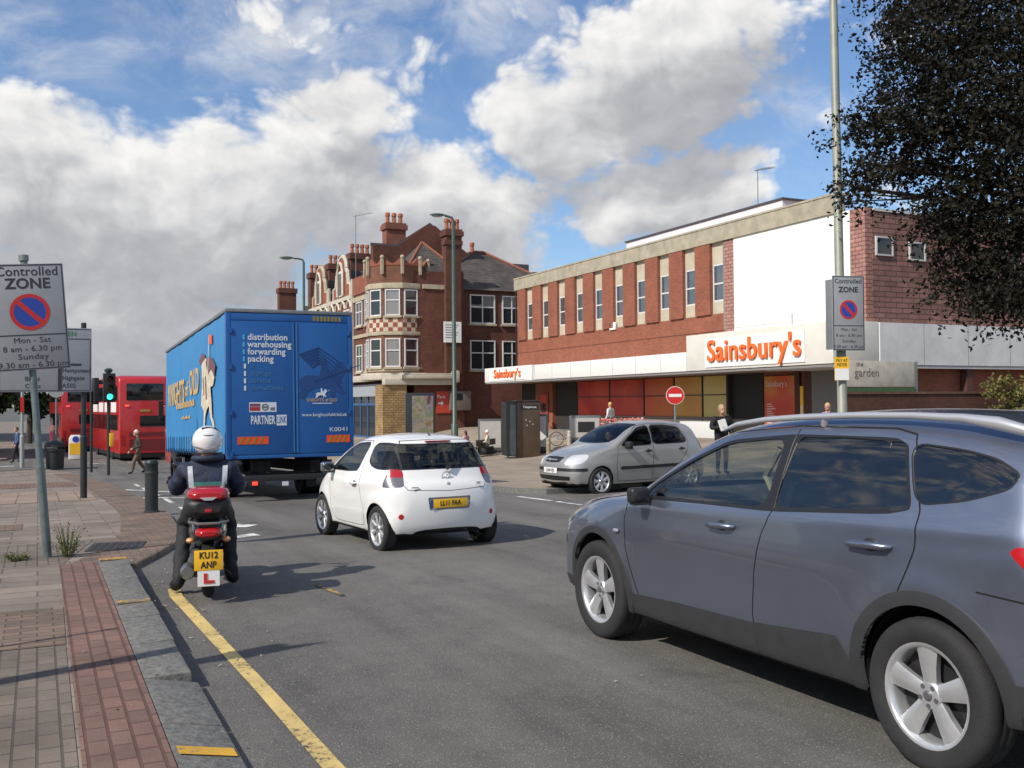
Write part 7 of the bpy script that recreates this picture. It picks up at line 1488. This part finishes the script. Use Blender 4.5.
# round sign seen from behind, and a galvanised post
t = empty('round_sign', GW(.93, 60.9, .02), A, 'round sign seen from its pale grey back on a thin post', 'sign'); b = MB(); b.tube([(0, 0, -.1), (0, 0, 4.3)], .05, 8); b.build('post', M_galv, t); b = MB(); b.lathe([(.42, -.07), (.42, -.05)], 28, (0, 0, 3.7), 'y'); b.build('sign_plate', mat('pale_sign_back', (.36, .38, .37), .5), t)
t = empty('galvanised_post', GW(-.65, 50.9, .05), A, 'plain light grey steel lamp column at the far left beside the dark shop', 'lamp post'); b = MB(); b.tube([(0, 0, -.1), (0, 0, 1.4), (0, 0, 1.45), (0, 0, 6.0)], [.10, .10, .065, .055], 10); b.build('column', mat('light_grey_post', (.33, .36, .36), .5, .2), t); b = MB(); b.tube([(0, 0, 5.9), (.4, 0, 6.1), (1.0, 0, 6.15)], .035, 6); b.ball((1.2, 0, 6.12), (.3, .12, .08), 10, 6); b.build('lamp_head', M_galv, t)
b = MB(); b.box(-.08, .08, -.1, -.07, 2.5, 3.2); b.build('small_sign', M_redpaint, t)
# tall lamp posts
def lamp(loc, rz, lab, h, r, m, arm=1.6, hd=1.):
    t = empty('street_lamp', loc, rz, lab, 'street lamp', 'street lamps along the far side')
    b = MB(); b.tube([(0, 0, -.1), (0, 0, 1.6), (0, 0, 1.66), (0, 0, h-.15)], [r*1.5, r*1.5, r, r*.7], 12); b.build('column', m, t, sharp=40)
    b = MB(); b.tube([(0, 0, h-.25), (-.05, 0, h-.05), (-.3, 0, h+.02), (-arm*.6, 0, h+.03)], r*.55, 8); b.build('arm', m, t)
    b = MB(); b.ball((-arm*.6-.42*hd, 0, h+.05), (.46*hd, .16*hd, .10*hd), 16, 8); b.v = [Vector((p.x, p.y, p.z if p.z > h+.05 else h+.05-(h+.05-p.z)*.6)) for p in b.v]; lh = b.build('lamp_head', m, t, sharp=60)
    b = MB(); b.ball((-arm*.6-.45*hd, 0, h+.0), (.30*hd, .12*hd, .07*hd), 12, 6); b.build('lens', mat('lamp_lens', (.35, .36, .33), .2), lh)
    return t
lamp(GW(16.05, 39.2, .10), A+R(-12), 'tall green street lamp in front of the corner building, right of its turret', 10.5, .10, mat('lamp_green', (.06, .095, .075), .45, .2, var=.15), .6, .75)
lamp(GW(14.5, 59.3, .10), A+R(-12), 'further street lamp rising behind the roof of the blue lorry', 11.5, .10, mat('lamp_green', (.06, .095, .075)), 1.0, .95)
# nearer column with the second zone sign
t = empty('lamp_column', GW(11.75, 12.15, .10), A, 'tall grey-green column carrying the right hand controlled zone sign and a small yellow notice', 'lamp post')
b = MB(); b.tube([(0, 0, -.1), (0, 0, 1.28), (0, 0, 1.33), (-.10, 0, 11)], [.105, .105, .078, .055], 16); b.build('column', mat('stone_grey_column', (.27, .28, .23), .5, .15, var=.15, vs=5), t); b = MB(); b.tube([(-.20, 0, 11), (-.25, -.2, 11.3), (-.3, -1.5, 11.5)], .04, 8); b.ball((-.3, -1.9, 11.48), (.16, .45, .1), 12, 8); b.build('lamp_head', M_galv, t)
piv = bpy.data.objects.new('zone_sign', None); COL.objects.link(piv); piv.parent = t; piv.location = (.0, 0, 0); piv.rotation_euler = (0, 0, R(-26))
o1 = zone_sign(piv, .56, 1.20, (.03, -.17, 2.43))
o1.parent = t
for c in [o1]: c.rotation_euler = (0, 0, R(-14))
bpy.data.objects.remove(piv)
b = MB(); b.box(-.235, -.215, -.10, .10, 2.45, 3.58); b.build('sign_back', M_signback, t, bevel=.004)
b = MB(); b.box(-.17, .07, -.115, -.105, 1.95, 2.33); yn = b.build('yellow_notice', M_yellow, t); b = MB(); b.box(-.165, .065, -.119, -.116, 1.955, 2.14); b.build('white_half', M_white, yn)
text('notice_text', 'PAY AT\nMETER', .07, M_ink, yn, (-.05, -.118, 2.235), (1, 0, 0), (0, 0, 1), ext=.001, align='CENTER', wid=.8)
yn.rotation_euler = (0, 0, R(-20))
# no entry sign
t = empty('no_entry_sign', GW(19.0, 27.2, .10), A, 'round red no entry sign with a white bar on a grey pole', 'sign')
t.rotation_euler = (0, 0, A+R(-26))
b = MB(); b.tube([(0, 0, -.1), (0, 0, 2.58)], .035, 10); b.build('post', M_galv, t)
b = MB(); b.lathe([(.30, -.06), (.30, -.045)], 36, (0, 0, 2.27), 'y'); pl = b.build('sign_plate', M_white, t); b = MB(); b.lathe([(.285, -.061), (.285, -.064), (.001, -.064)], 36, (0, 0, 2.27), 'y', cap=False); b.build('red_disc', M_redpaint, pl); b = MB(); b.box(-.21, .21, -.068, -.065, 2.22, 2.32); b.build('white_bar', M_white, pl)
# phone kiosk
t = empty('phone_kiosk', GW(19.85, 40.3, .10), A+R(-14), 'tall dark bronze telephone kiosk with a glazed left side on the far pavement', 'phone kiosk')
kb = mat('bronze_panel', (.115, .08, .055), .35, .5, var=.2, vs=3)
b = MB(); b.box(-.28, .80, .0, .12, 0, 2.52); b.build('back_panel', kb, t, bevel=.03); b = MB(); b.box(-.28, .80, .0, 1.3, 2.52, 2.62); b.build('roof', kb, t, bevel=.03); b = MB(); b.box(-.75, -.68, .1, 1.3, .1, 2.55); b.box(-.75, -.30, .06, .10, .1, .2); b.build('frame', M_black, t)
b = MB(); b.box(-.68, -.30, .05, .07, .15, 2.5); b.build('glass', glass('kiosk_glass', tint=(.30, .36, .38), solid=(.10, .13, .14), transp=.4), t)
b = MB(); b.box(-.72, -.66, .0, .10, .05, 2.55); b.box(-.33, -.28, .0, .10, .05, 2.55); b.box(-.72, .80, .0, .1, 2.50, 2.60); b.build('frame', M_black, t)
b = MB(); b.box(-.10, .72, -.012, -.001, 2.20, 2.42); hs = b.build('header', M_black, t); text('header_text', 'Telephone', .15, M_white, hs, (.31, -.016, 2.31), (1, 0, 0), (0, 0, 1), ext=.002, align='CENTER', wid=.95)
b = MB()
for x, z in ((.1, 1.7), (.28, 1.62), (.15, 1.45), (.42, 1.5)): b.box(x, x+.07, -.008, -.001, z, z+.06)
b.build('sticker', M_signface, t)
# advert boards, bench, poster unit
def adboard(loc, rz, w_, h_, lab, m):
    t = empty('advert_board', loc, rz, lab, 'advert board', 'advert boards on the far pavement'); b = MB(); b.box(-w_/2, w_/2, -.05, .05, .1, h_); b.build('frame', mat('grey_frame', (.18, .19, .19), .4, .4), t, bevel=.05); b = MB(); b.box(-w_/2+.08, w_/2-.08, -.06, -.052, .3, h_-.12); b.build('poster', m, t); b = MB(); b.box(-w_/2, w_/2, -.3, .3, -.02, .1); b.build('foot', M_black, t, bevel=.02); return t
adboard(GW(20.6, 45.6, .10), A+R(-10), 1.25, 1.75, 'white faced advert board with rounded frame behind the bench', mat('pale_poster', (.55, .52, .48), .5, var=.1))
adboard(GW(21.3, 41.3, .10), A+R(-40), .65, 1.85, 'narrow white advert board just right of the phone kiosk', mat('white_poster', (.60, .60, .58), .5))
ab = adboard(GW(23.6, 41.2, .10), A+R(-25), 1.5, 1.35, 'grey framed trolley bay panel with a dark picture beside the blue bicycle', mat('grey_poster', (.45, .43, .40), .5)); b = MB(); b.box(-.35, .45, -.068, -.062, .55, 1.05); b.build('dark_picture', M_black, ab)
t = empty('bench', GW(19.6, 44.6, .10), A+R(45), 'dark street bench with two people sitting on it', 'bench'); b = MB()
for k_ in range(5): b.box(-1.3, 1.3, -.25+.1*k_, -.17+.1*k_, .42, .46)
b.build('seat', M_black, t); b = MB(); b.box(-1.3, 1.3, -.33, -.29, .55, .85); b.build('backrest', M_black, t)
for x in (-1.15, 1.15): b = MB(); b.box(x-.03, x+.03, -.28, .25, 0, .42); b.build('leg', M_black, t)
b = MB(); b.box(-.02, .02, 0, 0.02, 0, .02)
pu = empty('poster_unit', GW(17.9, 48.5, .10), A+R(-8), 'freestanding poster unit with a green and brown picture, left of the red park sign', 'advert board'); b = MB(); b.box(-.75, .80, -.1, .1, .2, 3.25); b.build('frame', mat('dark_grey_frame', (.045, .05, .055), .4, .3), pu, bevel=.04)
b = MB(); b.box(-.42, .70, -.112, -.102, .45, 3.1); b.build('poster', grad('picture_poster', [(.13, .05, .03), (.24, .22, .26), (.18, .20, .09), (.30, .26, .22), (.22, .14, .07)], 1.5), pu)
b = MB(); b.box(-.3, .3, -.1, .1, -.05, .2); b.build('foot', M_black, pu)
pk = empty('park_sign', W(24.75, 62.17, 2.4), A, 'square red sign with white lettering and an arrow on the corner building side wall', 'sign'); b = MB(); b.box(-.62, .48, -.03, .0, -1.35, .12); pp = b.build('sign_plate', mat('faded_red_sign', (.50, .06, .035), .5), pk); text('sign_text', 'Park', .34, M_white, pp, (-.56, -.034, -.25), (1, 0, 0), (0, 0, 1), ext=.003, wid=.95); b = MB(); b.prism([(-.5, -.62), (-.25, -.62), (-.25, -.5), (-.08, -.68), (-.25, -.86), (-.25, -.74), (-.5, -.74)], 'y', -.036, -.031); b.build('arrow', M_white, pp)
cb_ = empty('cabinet', GW(25.8, 61.75, .4), A, 'grey service box with a dark vent on the brick side wall', 'cabinet'); b = MB(); b.box(-.75, .75, .1, .6, .9, 2.2); b.build('box', mat('grey_brown_box', (.16, .13, .11), .7), cb_, bevel=.02); b = MB(); b.box(-.35, .1, .08, .099, 1.6, 2.05); b.build('vent', M_dark, cb_)
# bicycle beside the trolley bay
t = empty('bicycle', GW(23.0, 41.9, .10), A+R(-35), 'blue bicycle standing by the grey framed trolley bay panel', 'bicycle'); bl = mat('bike_blue', (.06, .20, .38), .4)
for x in (-.52, .52):
    b = MB(); b.tube([(x+.33*math.cos(a), 0, .34+.33*math.sin(a)) for a in np.linspace(0, 6.2832, 28)], .018, 6, False); w_ = b.build('wheel', M_rubber, t)
    b = MB()
    for k_ in range(10): a = k_*.628; b.tube([(x, 0, .34), (x+.32*math.cos(a), 0, .34+.32*math.sin(a))], .003, 3, False)
    b.build('spokes', M_alloy, w_)
b = MB(); b.tube([(-.52, 0, .34), (-.1, 0, .32), (-.2, 0, .85), (-.52, 0, .34)], .02, 6); b.tube([(-.1, 0, .32), (.38, 0, .80), (-.18, 0, .78)], .02, 6); b.tube([(.52, 0, .34), (.36, 0, .95)], .02, 6); b.build('frame', bl, t); b = MB(); b.tube([(.36, -.25, 1.0), (.40, 0, .97), (.36, .25, 1.0)], .014, 6); b.build('handlebar', M_black, t); b = MB(); b.ball((-.22, 0, .90), (.13, .07, .035), 10, 6); b.build('saddle', M_black, t); b = MB(); b.box(.42, .70, -.15, .15, .78, 1.0); b.build('basket', bl, t)
# flower display by the woman, low white planter under the windows
t = empty('flower_stand', GW(24.2, 38.9, .10), A, 'low stand of red and pink flowers in front of the red poster windows', 'flower stand'); b = MB(); b.box(-1.2, 1.2, -.3, .3, 0, .7); b.build('stand', M_black, t)
b = MB(); rr = random.Random(4)
for i in range(60): b.ball((rr.uniform(-1.1, 1.1), rr.uniform(-.25, .25), .78+rr.uniform(0, .3)), rr.uniform(.05, .09), 6, 4)
b.build('flowers', leafmat('petals', (.5, .04, .03), (.65, .35, .30), 0), t)
t = empty('planter', GW(26.6, 35.8, .10), A, 'low white panel under the mustard windows left of the man in black', 'planter'); b = MB(); b.box(-.3, .3, -1.5, 1.5, .0, .72); b.build('box', mat('white_planter', (.62, .62, .58), .6), t, bevel=.02)
# ============================================================ TREES AND THE LEFT BACKGROUND
def leaves(name, blobs, n, size, m, par, seed, droop=.25, SPR=.42):
    """blobs: (centre, radii) in world space relative to the parent; leaf quads in small sprays"""
    rg = np.random.default_rng(seed); V_ = []; tot = sum((r[0]*r[1]*r[2])**.6 for _, r in blobs)
    for c, r in blobs:
        k = max(4, int(n*(r[0]*r[1]*r[2])**.6/tot/14))
        d = rg.normal(size=(k, 3)); d /= np.linalg.norm(d, axis=1)[:, None]; cc = np.array(c)+d*np.array(r)*(rg.random((k, 1))**.45)
        for p in cc:
            ax = rg.normal(size=3); ax[2] = ax[2]*.3-droop; ax /= np.linalg.norm(ax); t_ = rg.random(14)[:, None]*SPR*(.6+.8*rg.random()); side_ = rg.normal(size=(14, 3))*.045
            V_.append(p+ax*t_+side_)
    C_ = np.concatenate(V_); k = len(C_); a = rg.normal(size=(k, 3)); a /= np.linalg.norm(a, axis=1)[:, None]; b_ = np.cross(a, rg.normal(size=(k, 3))); b_ /= np.linalg.norm(b_, axis=1)[:, None]; s_ = size*(.6+.8*rg.random((k, 1)))
    P = np.stack([C_-a*s_, C_+b_*s_*.55, C_+a*s_, C_-b_*s_*.55], 1).reshape(-1, 3); F_ = np.arange(4*k).reshape(-1, 4)
    me = bpy.data.meshes.new(name); me.from_pydata(P.tolist(), [], F_.tolist()); me.materials.append(m); o = bpy.data.objects.new(name, me); COL.objects.link(o); o.parent = par; return o
M_bark = mat('bark', (.06, .045, .035), .9, var=.35, vs=8, bump=.5, bs=15)
M_beech = leafmat('copper_beech_leaf', (.007, .008, .005), (.030, .026, .015), .15)
BX = Vector((12.2, 17.5, 0)); t = empty('copper_beech', BX, 0, 'dark leaved tree whose branches hang into the top right of the picture', 'tree')
def px(x, y, d): return Vector(((x-512)/990*d, d, 1.7+(400-y)*d/990))-BX
b = MB(); b.tube([(0, 0, -.2), (.05, 0, 1.5), (0, 0, 3.5), (-.3, .2, 6), (-.4, .1, 9.5), (-.2, 0, 12)], [.5, .38, .32, .25, .15, .05], 14); b.build('trunk', M_bark, t)
br_ = []
rt = random.Random(8)
spec = [(918, 60, 16, .75, .9, 1.1), (965, 20, 16.5, 1.1, 1.2, 1.1), (880, 118, 15.6, .55, .7, .42), (930, 120, 16, .9, .9, .8), (985, 110, 15.5, 1.0, 1.0, 1.1), (1030, 60, 16, 1.2, 1.2, 1.3), (870, 165, 15.5, .42, .5, .28), (910, 162, 16.2, .45, .6, .28), (860, 190, 15.5, .2, .3, .15), (900, 20, 15.8, .22, .4, .3), (945, 205, 15.6, .5, .5, .4), (1000, 285, 15.3, .5, .5, .4), (975, 190, 15.7, .8, .8, .6), (1030, 170, 15.2, .9, .9, 1.0),
        (955, 225, 15.6, .38, .5, .35), (1000, 250, 15.4, .6, .7, .55), (958, 265, 15.6, .30, .4, .35), (990, 295, 15.2, .40, .5, .30), (1030, 290, 15, .4, .5, .45), (945, 285, 15.6, .16, .2, .14), (1060, 230, 15.5, .9, .8, .9), (1090, 120, 16.5, 1.5, 1.3, 1.5), (1120, 0, 17, 2., 1.6, 1.8), (1000, -60, 17.5, 2., 1.6, 1.5), (930, -40, 17.5, 1.2, 1.2, 1.), (1150, -160, 17.5, 2.5, 2, 2), (1030, -180, 18, 2.2, 2, 1.6), (1220, 60, 18, 2, 1.8, 2.2), (1250, 230, 18, 1.6, 1.5, 1.0), (1180, 200, 16, 1.2, 1.2, 1.0), (1250, -100, 19, 2.2, 2., 2.)]
blobs = []
for x, y, d, rx, ry, rz in spec:
    c = px(x, y, d); blobs.append((tuple(c), (rx, ry, rz)))
    z0 = max(2.5, min(9.5, c.z*.75)); st_ = Vector((-.2, .1, z0)); md_ = st_.lerp(c, .55)+Vector((0, 0, .45)); br_.append(([st_, md_, c+Vector((0, 0, .05))], [.11, .055, .02]))
    for k_ in range(4):
        e = c+Vector((rt.uniform(-rx, rx), rt.uniform(-ry, ry), rt.uniform(-rz, rz)))*.8; br_.append(([md_.lerp(c, .6), e], [.02, .006]))
b = MB()
for p, r_ in br_: b.tube(p, r_, 6)
b.build('limbs', M_bark, t); leaves('crown', blobs, 165000, .040, M_beech, t, 5, .8, SPR=.62)
def tree(loc, h, r, lab, m, n=9000, seed=1, grp=None, leaf=.16, trunk=.25):
    t = empty('tree', loc, 0, lab, 'tree', grp); rr = random.Random(seed); b = MB(); b.tube([(0, 0, -.2), (.1, 0, h*.35), (0, .1, h*.7), (0, 0, h*.9)], [trunk, trunk*.75, trunk*.4, .04], 8); bl_ = []
    for i in range(11):
        a = rr.uniform(0, 6.28); z = rr.uniform(.38, .95)*h; k_ = math.sin(math.pi*min(1, max(.15, (z/h-.25)/.8)))*r; c = (math.cos(a)*k_*.7, math.sin(a)*k_*.7, z); bl_.append((c, (r*.42*rr.uniform(.7, 1.2),)*2+(h*.12*rr.uniform(.7, 1.3),))); b.tube([(0, 0, h*.3+z*.2), c], [trunk*.35, .03], 5)
    b.build('trunk', M_bark, t); leaves('crown', bl_, n, leaf, m, t, seed); return t
M_lf1 = leafmat('dark_leaf', (.02, .04, .014), (.05, .08, .03)); M_lf2 = leafmat('mid_leaf', (.04, .07, .02), (.10, .13, .045))
gt = 'trees at the far left of the junction'
tree(W(-3.5, 70, -1), 6.2, 2.6, 'dark green tree far left beyond the crossing, right of the dark shop', M_lf1, 9000, 3, gt)
tree(W(-.6, 84, -1), 6.6, 3.0, 'broad tree further back behind the two red buses', M_lf1, 9000, 4, gt)
tree(W(-7, 88, -1), 7.5, 3.2, 'taller pale green tree at the far left edge', M_lf2, 9000, 5, gt)
tuft(W(30.3, 23.0, 1.4), 120, .9, .7, leafmat('shrub_leaf', (.10, .11, .03), (.24, .21, .07)), 'yellow green shrub above the brick wall at the right edge', 'shrub', .045, name='shrub') if 0 else None
t = empty('shrub', W(29.4, 22.9, .05), 0, 'yellow green shrub spilling in front of the brick wall at the right edge', 'shrub'); leaves('foliage', [((0, 0, 1.9), (.75, .5, .45)), ((.6, .2, 1.5), (.7, .5, .6)), ((.2, 0, .8), (.6, .5, .7))], 2600, .06, leafmat('shrub_leaf', (.09, .10, .03), (.24, .21, .07)), t, 9, -.3); b = MB(); b.tube([(0, 0, -.1), (.1, 0, 1.9)], [.04, .01], 6); b.tube([(0, 0, .3), (.6, .1, 1.6)], [.03, .01], 6); b.build('stems', M_bark, t)
# shops at the far left, and the terrace behind the photographer that the car windows mirror
def block(name, lab, q0, q1, s0, s1, z1, m, roof=2.0, base=-1.3, rows=((3.6, 5.2),), shop=2.8, face='q1', n=4, cat='building'):
    T = empty(name, W(q0, s0, base), A, lab, cat); O_ = (q0, s0, base)
    b = MB(O_); b.box(q0, q1, s0, s1, base-.2, z1); b.build('wall', m, T)
    b = MB(O_); gable(b, q0-.2, q1+.2, s0-.2, s1+.2, z1, z1+roof, 's'); b.build('roof', M_slate, T)
    for (za, zb) in rows:
        for k_ in range(n):
            y = s0+(s1-s0)*(k_+.5)/n; x = q1
            b = MB(O_); b.box(x, x+.06, y-.6, y+.6, za, zb); f = b.build('window', M_wframe, T); b = MB(O_); b.box(x+.06, x+.07, y-.5, y-.04, za+.1, zb-.1); b.box(x+.06, x+.07, y+.04, y+.5, za+.1, zb-.1); b.build('pane', M_pane, f)
    b = MB(O_); b.box(q1, q1+.08, s0+.4, s1-.4, base+.7, shop-.6); b.build('shop_window', M_pane, T); b = MB(O_); b.box(q1, q1+.4, s0+.2, s1-.2, shop-.5, shop); b.build('shop_fascia', mat('dark_fascia', (.06, .05, .05), .6), T)
    for k_ in range(2):
        y = s0+(s1-s0)*(.15+.7*k_); c = (q0+q1)/2; b = MB(O_); b.box(c-.5, c+.5, y-.4, y+.4, z1, z1+roof+1.2); ch = b.build('chimney', M_bk_vic, T)
    return T
block('shop_building', 'dark brick shop building at the far left beyond the crossing', -13, -3.2, 58.5, 70, 3.6, M_bk_brn, 1.6, rows=((2.0, 3.2),), shop=1.6)
block('shop_building', 'pale rendered building further along behind the far left trees', -12, -5.5, 90, 112, 4.6, mat('pale_render', (.42, .38, .32), .8, var=.1), 1.8, rows=((2.2, 3.8),), shop=1.6)
for i in range(4): block('terrace_house', ['brick terrace shop behind the camera, first of the row', 'brick terrace shop behind the camera, second of the row', 'brick terrace shop behind the camera, third of the row', 'brick terrace shop behind the camera, fourth of the row'][i], -22, -12.5, -14+9*i, -5.1+9*i, 6.6, M_bk_vic, 2.2, base=0, rows=((4.2, 5.9),), shop=3.2, n=3, cat='house')
kb_ = empty('market_kiosk', W(-1.9, 47.2, -1.0), A, 'dark framed wooden panelled shelter at the extreme left edge of the pavement', 'shelter'); b = MB(); b.box(-1.4, .2, 0, .08, .3, 2.6); b.build('panel', mat('tan_panel', (.16, .11, .07), .7, var=.2), kb_); b = MB(); b.box(.2, .32, -.05, .15, 0, 3.2); b.box(-1.6, .32, -.06, .14, 2.6, 3.2); b.box(-1.6, .32, -.06, .14, 0, .3); b.box(-1.8, .5, -.3, 1.2, 3.2, 3.32); b.build('frame', M_black, kb_)
for n_ in [o for o in bpy.data.objects if o.type == 'MESH' and not o.data.polygons]: bpy.data.objects.remove(n_)
